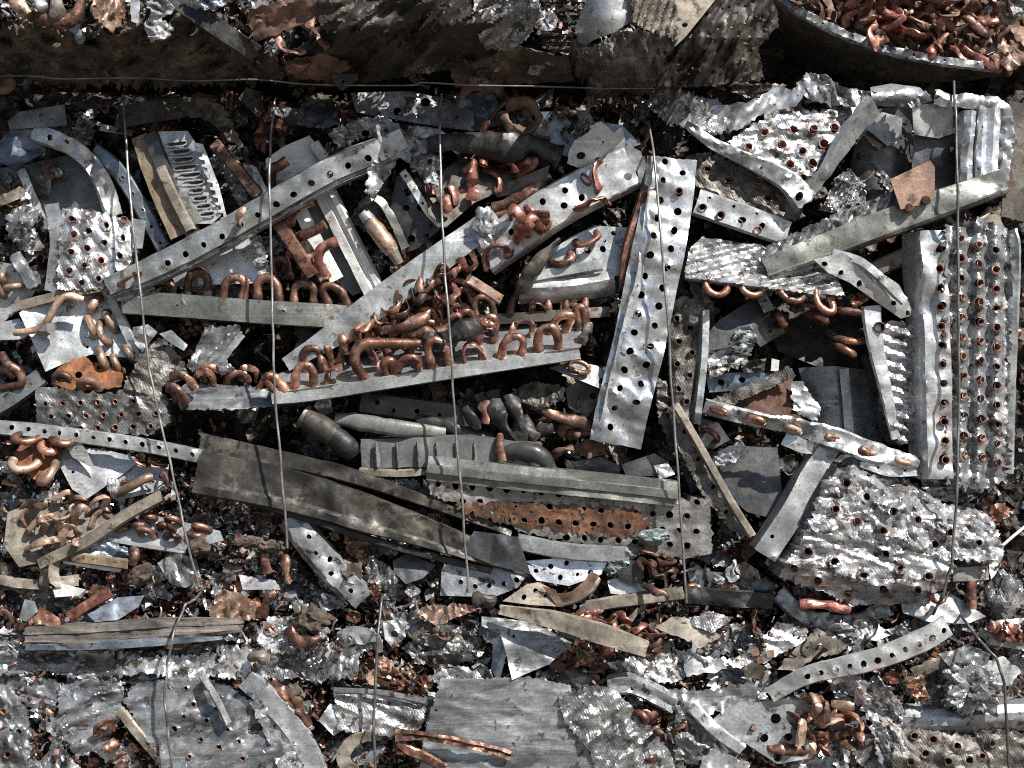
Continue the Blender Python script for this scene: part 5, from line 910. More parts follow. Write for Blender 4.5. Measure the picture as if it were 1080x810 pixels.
for i, (x, y) in enumerate([(278, 590), (300, 600)]): tube('copper_tube', [(x, y - 14, 28), (x + 1, y, 34), (x + 4, y + 14, 30)], 5, 'brown_copper', (1, .6), .2, label=('crushed upright copper tube under the dirt clods', 'crushed upright copper tube touching the lower part of the second wire')[i], cat='copper tube')
# ---- perforated plate slanting, below the long dark beam
r_ = thing('perforated_plate', 'speckled slanting plate with holes below the long dark beam', 'perforated plate', 345, 590, 24)
strip('plate_face', [(304, 546, 24), (330, 576, 28), (354, 604, 28), (384, 634, 24)], [(-14, -10), (-12, 0), (12, 0), (14, -8)], 'dull_aluminium', holes=[(.25, -4, 3), (.4, 2, 3), (.52, -4, 3), (.62, 4, 3), (.72, -4, 3), (.85, 2, 3)], cr=(1.4, .05), sp=3.6, jag=.6, parent=r_)
strip('dark_edge', [(296, 552, 28), (324, 590, 30), (364, 634, 26)], ang2(5, 0, 6), 'sooty_metal', cr=(1, .06), sp=4, parent=r_)
sh('grey_block', [(414, 592), (430, 584), (460, 596), (446, 610), (428, 616), (416, 604)], 'dark_steel', 'small grey block end with copper glints below the long dark beam', 'metal block', d=22, tilt=(0, .3), cr=(1.2, .05), sp=3.6, deep=20)
sh('torn_copper', [(362, 560), (390, 568), (400, 588), (384, 598), (366, 582)], 'tan_copper', 'dusty crumpled copper ends under the middle of the long dark beam', 'copper scrap', d=18, cr=(7, .09), sp=2.6, jag=1)
sh('crumpled_foil', [(390, 586), (410, 596), (424, 612), (410, 622), (384, 612)], 'bright_fins', 'bright foil crumple beside the small grey block end', 'crumpled foil', d=18, cr=(7, .08), sp=2.5, jag=1.2)

# ---- long dark beam
r_ = thing('dark_beam', 'long flat black-brown stained beam slanting across two wires', 'metal beam', 380, 530, 30)
strip('beam_face', [(206, 500, 28), (300, 518, 34), (400, 548, 36), (480, 574, 34), (562, 604, 26)], [(-21, -10), (-20, 0), (6, 1), (9, 4), (16, 5), (18, 1)], 'stained_beam', taper=(1.15, 1.15, 1, .7, .35), cr=(1.2, .02), sp=4, parent=r_)
strip('top_flange', [(210, 466, 22), (300, 484, 28), (380, 504, 30), (470, 536, 28), (540, 562, 24)], ang2(16, 0, 3), 'stained_beam', taper=(1.2, 1, .9, .6, .4), cr=(1.2, .03), sp=4.5, parent=r_)
strip('lower_edge', [(240, 522, 26), (320, 546, 32), (420, 578, 34), (520, 602, 28)], ang2(5, 2, 5), 'sooty_metal', cr=(1, .05), sp=4, parent=r_)
sh('thin_film', [(500, 560), (546, 566), (560, 606), (520, 596), (486, 582)], 'dark_steel', 'thin wrinkled dark sheet over the end of the long dark beam', d=38, tilt=(.1, .1), cr=(1.6, .03), sp=4)

# ---- dark middle zone
r_ = thing('dark_can', 'dark grey dented can tilted below the bend rack by the second wire', 'metal can', 342, 452, 24)
tube('can_body', [(322, 440, 24), (340, 452, 30), (352, 460, 30)], [12, 12.5, 12.5], 'grimy_steel', dent=.05, parent=r_, seg=18)
tube('can_base', [(350, 458, 30), (366, 472, 30), (372, 480, 26)], [12, 12, 8], 'sooty_metal', (1, .8), .08, parent=r_)
tube('can_rim', [(319, 438, 24), (323, 440.5, 24)], [12.8, 12.8], 'greenish_steel', dent=.02, parent=r_, seg=18)
tube('grey_pipe', [(354, 442, 18), (380, 445, 24), (420, 452, 26), (470, 456, 20)], [6, 9, 9, 5], 'grey_plastic', (1, .6), dent=.07, label='smooth grey pipe lying under the bend rack behind the third wire', cat='pipe')
strip('black_bar', [(380, 424, 6), (440, 432, 10), (500, 440, 8)], ang2(20, 3, 4), 'black_plastic', holes=[(.15, -2, 2.6), (.3, 4, 2.6), (.5, 2, 2.6), (.7, 2, 2)], cr=(.8, .03), label='black bar with holes just below the copper bend rack', cat='metal bar')
r_ = thing('ribbed_tray', 'dark ribbed plastic tray with upright ribs above the rusty perforated coil', 'ribbed tray', 460, 480, 24)
strip('tray_wall', [(380, 480, 24), (440, 478, 28), (500, 478, 28), (570, 484, 22)], [(-18, -14), (-16, 0), (14, 0), (18, -6)], 'grey_plastic', cr=(.5, .02), parent=r_)
pt = LAST[0]
for i, x in enumerate([396, 418, 440, 460, 480, 500, 522]):
    strip('rib', [(x, 466, 30), (x + 1, 478, 31), (x + 2, 494, 31)], [(-3, -5), (0, 3), (3, -5)], 'grey_plastic', cr=(.3, .04), taper=(.4, 1, 1.2), sp=4, parent=pt)
strip('tray_lip', [(378, 498, 30), (420, 500, 32), (452, 498, 28)], ang2(6, 3, 0), 'dusty_tan', cr=(.8, .05), sp=4, parent=r_)
tube('tray_tube', [(530, 478, 20), (556, 476, 28), (572, 482, 28), (582, 496, 22)], [9, 10, 9, 6], 'black_plastic', dent=.04, parent=r_)
sh('pebbly_fins', [(374, 504), (440, 506), (446, 518), (430, 520), (380, 510)], 'bright_fins', 'grainy pale fin edges below the ribbed tray', 'fin strip', f=lambda x, y: 16 + 2 * np.sin(x * 1.4), cr=(4, .12), sp=2.2, jag=1)
for x, y, m, lab in [(566, 490, 'white_paint', 'rounded white lump at the end of the ribbed tray'), (548, 489, 'dusty_tan', 'tan grey rounded scrap beside the white lump')]: lump('round_scrap', x, y, 24, 8 if m == 'white_paint' else 10, 5, 6, m, lab, 'scrap lump', amp=.15, f=1, sub=3)
tube('copper_tube', [(528, 458, 28), (527, 468, 36), (530, 486, 36)], [3, 4.2, 5.4], 'copper', (1, .6), .1, label='upright copper tip standing on the ribbed tray', cat='copper tube')
BT = [([(486, 422, 10), (496, 440, 20), (504, 452, 16)], 6, 'black twisted tube next to the third wire'), ([(506, 416, 10), (512, 432, 20), (512, 446, 18)], 6.5, 'burnt tube with a copper rim among the black tubes'), ([(520, 414, 12), (522, 430, 20), (530, 448, 22), (542, 470, 16)], 9, 'thick burnt tube hanging in the dark middle'), ([(538, 416, 16), (546, 440, 22), (548, 466, 18)], 8, 'burnt flattened tube with copper streaks standing in the dark middle'), ([(552, 440, 8), (560, 456, 18), (566, 462, 16)], 7, 'black open tube end in the dark middle'), ([(556, 424, 8), (590, 440, 14), (640, 452, 12)], 6, 'long black tube slanting towards the wide perforated strip'), ([(440, 440, 6), (470, 450, 12), (520, 462, 10)], 7, 'long dirty black tube slanting above the ribbed tray'), ([(568, 448, 14), (576, 454, 18), (582, 452, 14)], 6, 'short burnt tube stub beside the open tube end')]
for i, (p, r, l) in enumerate(BT): tube('burnt_tube', p, r, ('sooty_metal', 'brown_copper', 'sooty_metal', 'sooty_metal')[i % 4], (1, .55), .2, label=l, cat='burnt tube')
sh('burnt_fins', [(540, 410), (566, 402), (594, 408), (596, 422), (574, 430), (548, 424)], 'dirty_fins', 'burnt fin bundle with pale rim under the far end of the bend rack', 'fin strip', d=14, cr=(5, .07), sp=2.8, jag=1)
sh('dark_plate', [(596, 410), (620, 396), (640, 412), (620, 440), (600, 430)], 'dark_steel', 'dark plate with a round hole beside the wide perforated strip', d=6, cr=(1, .03), holes=[(626, 418, 4.5)], sp=4)
r_ = thing('holed_bracket', 'pale bracket with a copper ring between the bend rack and wide strip', 'metal bracket', 612, 388, 20)
sheet('bracket_face', [(580, 388), (606, 380), (630, 386), (646, 396), (638, 412), (614, 402)], 'galvanised_steel', d=20, tilt=(0, .4), holes=[(636, 402, 4), (598, 388, 1.2)], sp=4, cr=(1, .03), parent=r_)
tube('copper_ring', [(611 + 10 * math.cos(t), 387 + 5.5 * math.sin(t) + 2.4 * math.cos(t), 26) for t in np.linspace(0, 6.28, 15)], 2.6, 'copper', dent=.06, parent=r_, seg=8, n=3)
for i, (x, y) in enumerate([(600, 448), (575, 442), (617, 470), (590, 476), (610, 456)]): tube('rusty_tube', [(x - 10, y + 6, 0), (x, y, 8), (x + 14, y - 4, 4)], 5.5, 'rusty_brown', (1, .6), .25, label='dark rusty flattened tube in the shadowed gap beside the wide strip', cat='copper tube', group='dark rusty tubes in the shadowed gap')
sh('brown_flap', [(606, 474), (632, 460), (640, 478), (620, 484)], 'rusty_brown', 'brown torn flap below the foot of the wide perforated strip', d=6, cr=(2, .05), sp=3.5)
sh('dark_block', [(596, 488), (634, 482), (654, 492), (654, 502), (600, 500)], 'dark_steel', 'dark bracket-like block above the pale channel of the rusty coil', 'metal block', d=4, cr=(2, .05), deep=20, sp=4)
sh('foil_flap', [(690, 492), (704, 488), (712, 500), (696, 506)], 'bright_aluminium', 'tiny bright foil curl at the end of the rusty coil channel', 'crumpled foil', d=22, cr=(3, .1), sp=2.4)
sh('dark_plate', [(656, 490), (690, 478), (706, 488), (700, 502), (660, 502)], 'dark_steel', 'dark flat plate behind the end of the rusty coil channel', d=-4, cr=(.8, .03))

# ---- perforated rusty coil
r_ = thing('coil_block', 'long grey perforated coil with a rusty streak and pale channel top', 'coil block', 600, 535, 30)
HR = []
for j in range(4):
    for i in range(17):
        x = 462 + i * 18.2 + (j % 2) * 8; y = 511 + j * 15.5 + (x - 460) * .068
        if x < 742 - j * 3 and (j < 3 or x > 580): HR.append((x, y, 4.0))
pl = Pl(30, (0, -.15), (600, 535))
o_ = coil(r_, [(452, 500), (520, 502), (620, 514), (716, 528), (750, 526), (750, 584), (720, 590), (680, 584), (600, 572), (550, 560), (486, 532), (454, 522)], HR, 'rusty_fins', pl, 50, (.9, .05), sp=3.2, collar=1, ends=False, tear=-1)
RP = [(474, 534), (500, 529), (560, 531), (620, 534), (676, 540), (690, 552), (668, 566), (630, 566), (590, 560), (540, 552), (500, 544)]
sheet('rust_patch', RP, 'rust', pl=Pl(31.8, (0, -.15), (600, 535)), holes=HR, sp=3, cr=(.6, .06), jag=2.4, collar=1, th=1.5, tear=.02, parent=r_)
for k, h in enumerate(HR):
    if k % 5 in (0, 3): tube_end(o_, h[0], h[1], float(pl(h[0], h[1])), 3.6, 'brown_copper', out=-.6)
strip('channel_top', [(450, 494, 38), (540, 504, 42), (640, 514, 42), (715, 522, 38)], [(-14, -16), (-13, 0), (-5, 1), (-4, 3), (4, 3), (5, 0), (12, 0), (13, -8)], 'greenish_steel', cr=(.5, .015), sp=4.5, parent=r_)
strip('lower_plate', [(545, 572, 32), (600, 582, 36), (664, 586, 34)], ang2(14, 4, 6), 'galvanised_steel', cr=(.8, .03), parent=r_)
# lower plates with holes
sh('perforated_plate', [(466, 600), (480, 588), (530, 600), (556, 606), (546, 620), (520, 630), (464, 628)], 'dull_aluminium', 'grey plate with a row of holes under the end of the long dark beam', 'perforated plate', d=24, tilt=(0, .2), cr=(.8, .03), holes=[(501, 618, 3), (516, 618, 3), (532, 616, 3), (545, 612, 3), (486, 614, 3), (478, 600, 1.5)], sp=4, collar=.8)
sh('perforated_plate', [(548, 592), (600, 588), (642, 590), (634, 606), (600, 618), (566, 612)], 'bright_aluminium', 'bright plate with scattered holes under the rusty perforated coil', 'perforated plate', d=28, tilt=(0, .25), cr=(1, .03), holes=[(565, 602, 3), (581, 597, 3), (597, 594, 3), (591, 609, 3), (623, 604, 3), (609, 606, 2)], sp=4)
r_ = thing('holed_flap', 'dusty triangular flap with holes and a banded copper edge', 'metal sheet', 580, 628, 34)
sheet('flap_face', [(530, 634), (556, 616), (568, 614), (584, 622), (594, 640), (560, 638)], 'dusty_tan', d=34, tilt=(0, .3), holes=[(553, 630, 3), (565, 623, 3), (575, 628, 3)], sp=3.6, cr=(.8, .04), parent=r_)
sheet('copper_edge', [(572, 618), (586, 622), (596, 640), (588, 640)], 'rusty_brown', d=38, sp=3, cr=(.6, .06), parent=r_)
r_ = thing('curved_strip', 'curved dark blade with a pale rim below the bright plate', 'metal strip', 608, 620, 36)
strip('blade', [(590, 632, 34), (606, 628, 38), (620, 616, 38), (628, 604, 32)], flat(11), 'rusty_brown', roll=(0, 20, 30), cr=(.8, .05), sp=3.5, parent=r_)
strip('rim', [(590, 638, 38), (608, 633, 42), (624, 622, 42), (632, 608, 36)], ang2(3, 0, 3), 'dusty_tan', cr=(.3, .05), sp=3, parent=r_)
sh('patina_fins', [(636, 602), (650, 586), (668, 574), (676, 584), (660, 596), (644, 608)], 'teal_patina', 'pale turquoise crusty fins below the rusty perforated coil', 'fin strip', d=34, cr=(5, .1), sp=2.2, jag=1)
sh('dark_plate', [(650, 604), (666, 590), (680, 596), (676, 616), (656, 612)], 'dark_steel', 'small dark plate beside the turquoise crusty fins', d=34, cr=(.8, .04), sp=4)
sh('galvanised_sheet', [(640, 612), (664, 606), (690, 622), (676, 630), (644, 626)], 'pale_galvanised', 'pale sheet with a dark dent under the small dark plate', d=26, tilt=(0, .3), cr=(1.5, .04), sp=4)
lump('turquoise_crust', 688, 566, 38, 18, 8, 10, 'teal_patina', 'pale turquoise crust on the lower corner of the rusty coil', 'crust', amp=.3)
for i, (x, y) in enumerate([(684, 578), (692, 602), (700, 588), (686, 616), (704, 604), (680, 594)]): bend(x - 6, y, x + 6, y + 2, 36, (.2, -.8, -.3), 12, 4.2, 'brown_copper', name='copper_bend', label='crushed brown copper bend in the bunch under the rusty coil corner', cat='copper bend', group='crushed bends under the rusty coil corner', crush=.28)
tube('dusty_bar', [(500, 632, 36), (510, 632, 40), (520, 636, 36)], 7, 'grimy_steel', (1, .8), .1, label='rounded grimy knob at the foot of the third wire', cat='metal knob')
strip('dusty_bar', [(612, 642, 28), (660, 634, 32), (722, 626, 30)], ang2(10, 4, 4), 'dusty_tan', cr=(1.2, .04), sp=4, label='dusty bar under the crushed brown bends by the fourth wire', cat='metal bar')
strip('dark_bar', [(722, 628, 24), (770, 632, 28), (816, 634, 24)], ang2(16, 4, 4), 'sooty_metal', cr=(1.5, .04), sp=4, label='dark bar with a pale rim between the fourth wire and the crumpled block', cat='metal bar')
sh('dark_strip', [(724, 600), (800, 608), (822, 618), (810, 628), (730, 622)], 'bluish_steel', 'dark bluish strip under the slanting bar of dirty fins', d=0, cr=(2, .04), sp=4)
sh('small_flap', [(774, 600), (786, 592), (800, 602), (802, 610), (784, 610)], 'dusty_tan', 'small bent flap with copper glints beside the bright angle foot', d=14, cr=(4, .08), sp=2.6)

# ================================================================== lower bale
r_ = None
r_ = thing('wooden_plank', 'weathered brown plank with a blue grey lower edge along the lower bale top', 'plank', 140, 668, 50)
strip('lower_edge', [(26, 683, 50), (100, 681, 56), (180, 676, 56), (236, 672, 50)], [(-4, -2), (-3, 0), (4, 0), (6, -10)], 'bluish_steel', cr=(1, .03), sp=3.5, jag=.8, taper=(.7, 1, 1.1, .4), parent=r_)
strip('board', [(24, 672, 46), (100, 670, 52), (180, 664, 52), (256, 660, 46)], [(-12, -12), (-11, 0), (-3, 1), (-2, -1), (5, 0), (6, 2), (11, 0), (12, -14)], 'wood', cr=(1.4, .03), sp=3.5, jag=1, th=4, taper=(.8, 1.05, .9, .6), parent=r_)
sh('striped_sheet', [(92, 648), (124, 630), (152, 628), (146, 640), (124, 654), (100, 656)], 'bluish_steel', 'grey sheet with blue streaks above the weathered plank', d=40, tilt=(-.1, .4), cr=(1.2, .04), sp=3.6)
strip('red_strip', [(72, 652, 40), (94, 638, 44), (118, 624, 40)], ang2(8, 2, 3), 'red_copper', cr=(1, .05), sp=3.5, label='pink red copper strip beside the blue-streaked sheet', cat='copper scrap')
sh('white_scrap', [(56, 622), (66, 616), (90, 622), (84, 628), (58, 630)], 'white_paint', 'flat white scrap above the pink red copper strip', 'metal sheet', d=36, cr=(1, .05), sp=3.6)
sh('torn_copper', [(92, 626), (98, 616), (112, 620), (114, 632), (98, 636)], 'rust', 'orange brown torn copper beside the flat white scrap', 'copper scrap', d=36, cr=(4, .07), sp=2.8)
sh('torn_copper', [(34, 656), (42, 640), (56, 648), (70, 656), (58, 662)], 'copper', 'flattened copper flap touching the near end of the plank', 'copper scrap', d=44, cr=(3, .05), sp=3)
sh('grey_flap', [(20, 652), (26, 632), (36, 634), (40, 644), (28, 656)], 'galvanised_steel', 'grey bent flap standing above the plank at the outer side', d=42, cr=(3, .05), sp=3.4)
sh('crumpled_copper', [(218, 640), (236, 622), (256, 628), (274, 640), (276, 652), (250, 658), (224, 654)], 'tan_copper', 'dusty tan crumple at the far end of the weathered plank', 'copper scrap', d=40, cr=(6, .06), sp=2.8, jag=1)
lump('dirt_clod', 328, 652, 44, 17, 12, 12, 'earth', 'large dark dirt clod sitting above a rolled copper piece', 'dirt clod', amp=.4, rot=25)
tube('copper_tube', [(306, 664, 44), (312, 674, 52), (326, 678, 52), (338, 672, 46)], 6.5, 'brown_copper', (1, .7), .15, label='rolled brown copper piece under the large dirt clod', cat='copper tube')
tube('copper_tube', [(278, 650, 40), (282, 632, 44), (290, 624, 40)], 4.5, 'copper', dent=.1, label='bent copper tube standing beyond the far end of the plank', cat='copper tube')
sh('foil_mass', [(270, 668), (284, 650), (312, 652), (318, 680), (300, 690), (276, 686)], 'bright_fins', 'bright foil crumple beside the rolled brown copper', 'crumpled foil', d=38, cr=(9, .07), sp=2.5, jag=1.4)
pw = lambda d0: (lambda x, y: d0 + 5 * np.sin(x * .045 + d0) + .12 * (y - 690))
def foilband(x0, x1, y0, y1, d0, m, lab, cr=(7, .05)):
    n = max(3, int((x1 - x0) / 28)); rg = np.random.default_rng(seed())
    top = [(x, y0 + rg.uniform(-6, 6)) for x in np.linspace(x0, x1, n)]; bot = [(x, y1 + rg.uniform(-8, 8)) for x in np.linspace(x1, x0, n)]
    return sh('crumpled_foil', top + bot, m, lab, 'crumpled foil', f=pw(d0), cr=cr, sp=2.9, jag=1.6)
foilband(-30, 120, 680, 712, 34, 'streaked_foil', 'grey crumpled foil band below the near end of the plank')
foilband(110, 240, 688, 716, 38, 'bright_fins', 'bright crumpled foil band below the plank crossed by a wire')
foilband(230, 380, 682, 722, 34, 'bright_fins', 'bright crumpled foil band below the rolled copper and dirt clod')
tube('tan_cup', [(264, 694, 46), (272, 692, 54), (282, 696, 50)], [4, 6, 7], 'dusty_tan', dent=.1, label='small pale cupped piece with a copper heart in the foil band', cat='metal tube')
# lower left coil slabs
r_ = thing('coil_block', 'crumpled grey slab with copper specks at the lower outer corner', 'coil block', 10, 770, 40)
coil(r_, [(-30, 720), (12, 724), (28, 750), (34, 790), (20, 830), (-30, 830)], [(20, 772, 4), (4, 750, 3.5), (8, 796, 3.5)], 'streaked_foil', Pl(42, (-.1, .1), (10, 770)), 40, (5, .05), sp=3)
sh('dusty_sheet', [(26, 746), (44, 738), (52, 770), (40, 790), (30, 776)], 'grimy_steel', 'rough grimy panel deep in the hole beside the corner slab', d=8, cr=(2, .06), sp=3.4)
bend(38, 736, 52, 744, 26, (0, -.8, -.5), 14, 4.6, 'brown_copper', name='copper_bend', label='copper bend above the rough grimy panel near the lower corner', cat='copper bend', crush=.2)
sh('crumpled_sheet', [(28, 712), (60, 720), (74, 738), (64, 760), (66, 790), (90, 812), (60, 830), (40, 810), (56, 780), (52, 744)], 'dull_aluminium', 'grey creased sheet folding around the hole near the lower corner', f=lambda x, y: 34 + 6 * np.sin(x * .1), cr=(7, .04), sp=3, jag=1)
sh('crumpled_sheet', [(60, 724), (100, 716), (130, 724), (126, 760), (108, 790), (80, 800), (64, 770)], 'streaked_foil', 'grey streaky crumpled sheet with folds beside the lower wire', d=40, cr=(6, .045), sp=3, jag=1)
for i, (x, y) in enumerate([(112, 770), (118, 786), (124, 798), (104, 800), (130, 804)]): bend(x - 6, y + 3, x + 6, y - 2, 46, (.2, -.8, .2), 14, 5, 'copper', name='copper_bend', label='flattened copper bend in the dark cleft beside the lower wire', cat='copper bend', group='flattened bends in the dark cleft beside the lower wire', crush=.32)
r_ = thing('coil_block', 'wide dented grey slab with copper spots and a pale raised seam', 'coil block', 230, 760, 50)
HL = [(196, 726, 2.6), (204, 743, 2.8), (194, 756, 2.6), (218, 760, 3), (184, 769, 4), (228, 748, 2.4), (231, 788, 3.4), (212, 780, 2.6), (240, 770, 2.6), (252, 782, 2.6), (256, 800, 3), (200, 798, 2.6)]
coil(r_, [(140, 724), (170, 716), (208, 716), (240, 724), (270, 744), (300, 790), (312, 830), (180, 830), (150, 770), (130, 740)], HL, 'streaked_foil', Pl(46, (-.05, .1), (230, 760)), 40, (3.6, .045), sp=3, collar=1.2, jag=1)
strip('raised_seam', [(212, 714, 54), (224, 732, 58), (240, 764, 56)], [(-4, -4), (0, 4), (4, -4)], 'bright_aluminium', cr=(.8, .06), sp=3, parent=r_)
strip('side_flange', [(258, 716, 50), (284, 740, 54), (314, 776, 54), (338, 824, 48)], ang2(20, 4, 6), 'dull_aluminium', cr=(1.2, .03), sp=4, parent=r_)
strip('end_lip', [(124, 748, 50), (146, 776, 54), (176, 812, 50)], ang2(8, 3, 4), 'dusty_tan', cr=(1, .05), sp=3.5, parent=r_)
sh('bright_fins', [(262, 738), (276, 740), (310, 782), (326, 824), (300, 826), (280, 776)], 'bright_fins', 'bright speckled fins inside the curved flange of the dented slab', 'fin strip', d=50, cr=(4, .07), sp=2.6, jag=1)
for i, (x, y) in enumerate([(296, 728), (310, 738), (318, 752), (304, 744)]): tube('copper_tube', [(x - 8, y - 8, 40), (x, y, 48), (x + 8, y + 12, 44)], 5.5, ('brown_copper', 'rust')[i % 2], (1, .6), .25, label='crushed copper strand between the curved flange and pale boxy scrap', cat='copper tube', group='crushed copper strands beside the curved flange')
sh('pale_box', [(336, 760), (348, 742), (368, 748), (370, 764), (352, 776)], 'pale_galvanised', 'pale boxy folded scrap beside the curved flange', 'metal sheet', d=46, cr=(4, .04), sp=3.6)
# centre of the lower bale
strip('curled_band', [(358, 676, 40), (372, 670, 50), (392, 674, 48), (396, 686, 40)], flat(18), 'pale_galvanised', roll=(30, 0, -30), holes=[(.3, 2, 3)], cr=(2, .05), sp=3.6, label='pale curled band with a hole crossing behind the lower wire', cat='metal strip')
sh('pale_flap', [(404, 656), (424, 652), (428, 672), (414, 684), (406, 674)], 'pale_galvanised', 'pale bent flap with a dark opening beside the lower middle wire', d=38, cr=(4, .05), sp=3, holes=[(416, 668, 4)])
sh('crumpled_copper', [(436, 650), (450, 640), (480, 636), (512, 640), (486, 650), (460, 660)], 'tan_copper', 'orange tan torn copper strip below the rounded grimy knob', 'copper scrap', d=40, tilt=(0, .3), cr=(5, .07), sp=2.7, jag=1.2)
sh('dark_sheet', [(426, 658), (456, 652), (500, 664), (480, 672), (440, 676)], 'bluish_steel', 'dark bluish sheet edge above the grey crumpled fins', d=22, tilt=(0, .3), cr=(2, .04), sp=4)
sh('crumpled_fins', [(424, 684), (450, 664), (486, 662), (514, 676), (508, 692), (470, 706), (440, 700)], 'grey_fins', 'grey crumpled fins with black folds left of the draped sheet'.replace('left of', 'next to'), 'crumpled foil', d=34, cr=(9, .06), sp=2.6, jag=1.2)
r_ = thing('draped_sheet', 'dark grey streaked sheet draped in a triangle under the dusty board', 'metal sheet', 560, 680, 46)
sheet('sheet_face', [(508, 650), (530, 652), (560, 656), (604, 678), (580, 700), (540, 717), (534, 690), (526, 668), (508, 660)], 'streaked_foil', d=46, tilt=(-.1, .25), sp=4, cr=(2, .03), holes=[(542, 671, 2)], parent=r_)
sheet('folded_corner', [(506, 656), (526, 664), (534, 690), (526, 720), (518, 706), (520, 680), (504, 668)], 'bluish_steel', d=42, tilt=(.8, 0), sp=3.6, cr=(3, .05), parent=r_)
r_ = thing('dusty_board', 'dusty grey brown board slanting over the draped streaked sheet', 'board', 610, 662, 60)
strip('board_face', [(526, 642, 62), (580, 652, 68), (630, 666, 70), (684, 684, 64)], [(-8, -8), (-7, 0), (11, 0), (12, -4)], 'dusty_tan', th=3, taper=(.5, .9, 1.1, .8), cr=(.8, .02), sp=4, jag=.5, parent=r_)
for i in range(16):
    x = 612 + (i % 8) * 11 + rng.uniform(-4, 4); y = 644 + (i % 8) * 3.5 + (i // 8) * 16 + rng.uniform(-4, 4)
    bend(x - 6, y + 3, x + 6, y - 3, 40, (rng.normal() * .4, -.8, rng.normal() * .4), 13, 4.6, ('red_copper', 'brown_copper')[i % 2], name='copper_bend', label='reddish crushed copper bend above the far end of the dusty board', cat='copper bend', group='reddish bends above the dusty board', crush=.32)
for i in range(9):
    x = 592 + (i % 5) * 12 + rng.uniform(-4, 4); y = 690 + (i // 5) * 10 + rng.uniform(-4, 4)
    sh('torn_copper', [(x - 9, y - 4), (x, y - 7), (x + 9, y - 2), (x + 6, y + 6), (x - 6, y + 6)], ('brown_copper', 'copper', 'rusty_brown')[i % 3], 'torn copper piece under the lower edge of the dusty board', 'copper scrap', d=38, cr=(5, .08), sp=2.6, jag=.8, group='torn copper under the dusty board')
r_ = thing('streaked_sheet', 'large grey streaked crumpled sheet in the middle of the lower bale', 'metal sheet', 560, 760, 54)
sheet('sheet_face', [(464, 716), (500, 716), (560, 714), (600, 722), (612, 742), (600, 764), (620, 790), (640, 830), (560, 850), (440, 840), (446, 780)], 'streaked_foil', d=54, tilt=(-.03, .03), sp=2.8, cr=(1.6, .03), an=(20, 2), jag=.8, holes=[(460, 749, 2)], parent=r_)
sh('grey_fin_slab', [(586, 740), (620, 724), (650, 728), (684, 766), (710, 800), (716, 830), (640, 840), (620, 790), (598, 764)], 'grey_fins', 'rough grey fin slab beside the large streaked sheet', 'coil block', d=54, tilt=(-.1, .1), cr=(4.5, .06), sp=2.7, jag=1.2, deep=40)
sh('grey_fin_slab', [(352, 730), (380, 728), (448, 738), (452, 744), (440, 776), (400, 776), (356, 770)], 'grey_fins', 'flat grainy grey fin slab crossed by the lower middle wire', 'coil block', d=48, tilt=(0, .1), cr=(2, .08), sp=2.7, jag=.8, deep=30)
strip('slab_lip', [(352, 728, 54), (400, 730, 56), (450, 740, 52)], ang2(5, 0, 4), 'dull_aluminium', cr=(.6, .05), sp=3.5, label='thin grey lip along the flat grainy slab', cat='metal strip')
for i, (x, y, m) in enumerate([(380, 710, 'brown_copper'), (396, 716, 'tan_copper'), (410, 708, 'tan_copper'), (420, 724, 'copper'), (438, 728, 'copper'), (404, 700, 'tan_copper'), (428, 712, 'tan_copper'), (446, 720, 'brown_copper'), (412, 718, 'brown_copper')]):
    sh('torn_copper', [(x - 10, y - 5), (x, y - 9), (x + 11, y - 2), (x + 7, y + 8), (x - 7, y + 7)], m, 'torn copper scrap heaped behind the flat grainy slab', 'copper scrap', d=44, cr=(7, .09), sp=2.4, jag=1, group='torn copper heaped behind the grainy slab')
strip('tan_strap', [(416, 776, 66), (440, 776, 70), (480, 782, 70), (516, 790, 66), (540, 798, 62)], [(-5, -2), (-2, 1), (1, -1), (5, 1), (6, -3)], 'brown_copper', taper=(1.2, .8, .9, .8, 1), cr=(1.4, .07), sp=3.6, label='tan copper strap lying across the large streaked sheet', cat='copper strap')
strip('tan_strap', [(418, 780, 64), (430, 792, 68), (450, 800, 66), (470, 812, 62)], ang2(7, 2, 3), 'brown_copper', cr=(1, .06), sp=3.6, label='short torn tan strap below the long tan copper strap', cat='copper strap')
strip('tan_ring', [(392, 776, 50), (372, 782, 58), (362, 800, 58), (374, 816, 50)], flat(14), 'dusty_tan', roll=(40, 20, 10, 0), cr=(1, .05), sp=3.6, label='curled dusty band beside the foot of the lower middle wire', cat='metal strip')
# right side of the lower bale
sh('folded_sheet', [(640, 700), (680, 690), (730, 686), (750, 700), (712, 720), (660, 722)], 'bright_fins', 'bright crumpled foil with smooth folds beyond the draped sheet', 'crumpled foil', d=36, cr=(6, .05), sp=2.8, jag=1)
strip('folded_band', [(640, 724, 44), (664, 722, 52), (690, 732, 52), (712, 744, 44)], [(-10, -6), (-6, 2), (2, 0), (8, 3), (11, -4)], 'dull_aluminium', cr=(2, .04), sp=3.6, label='smooth grey folded band with a drilled dimple', cat='metal strip', holes=[(.35, 4, 2.4)])
bend(668, 752, 676, 762, 44, (.4, -.8, .2), 16, 4, 'red_copper', name='copper_bend', label='small red copper hook beside the rough grey fin slab', cat='copper bend')
for i in range(10):
    x = 684 + (i % 4) * 12 + rng.uniform(-5, 5); y = 756 + (i // 4) * 18 + rng.uniform(-5, 5)
    bend(x - 6, y + 3, x + 6, y - 3, 36, (rng.normal() * .4, -.8, rng.normal() * .4), 13, 4.6, 'brown_copper', name='copper_bend', label='dull copper bend in the dark pocket between the slab and holed plate', cat='copper bend', group='dull bends in the dark pocket', crush=.3)
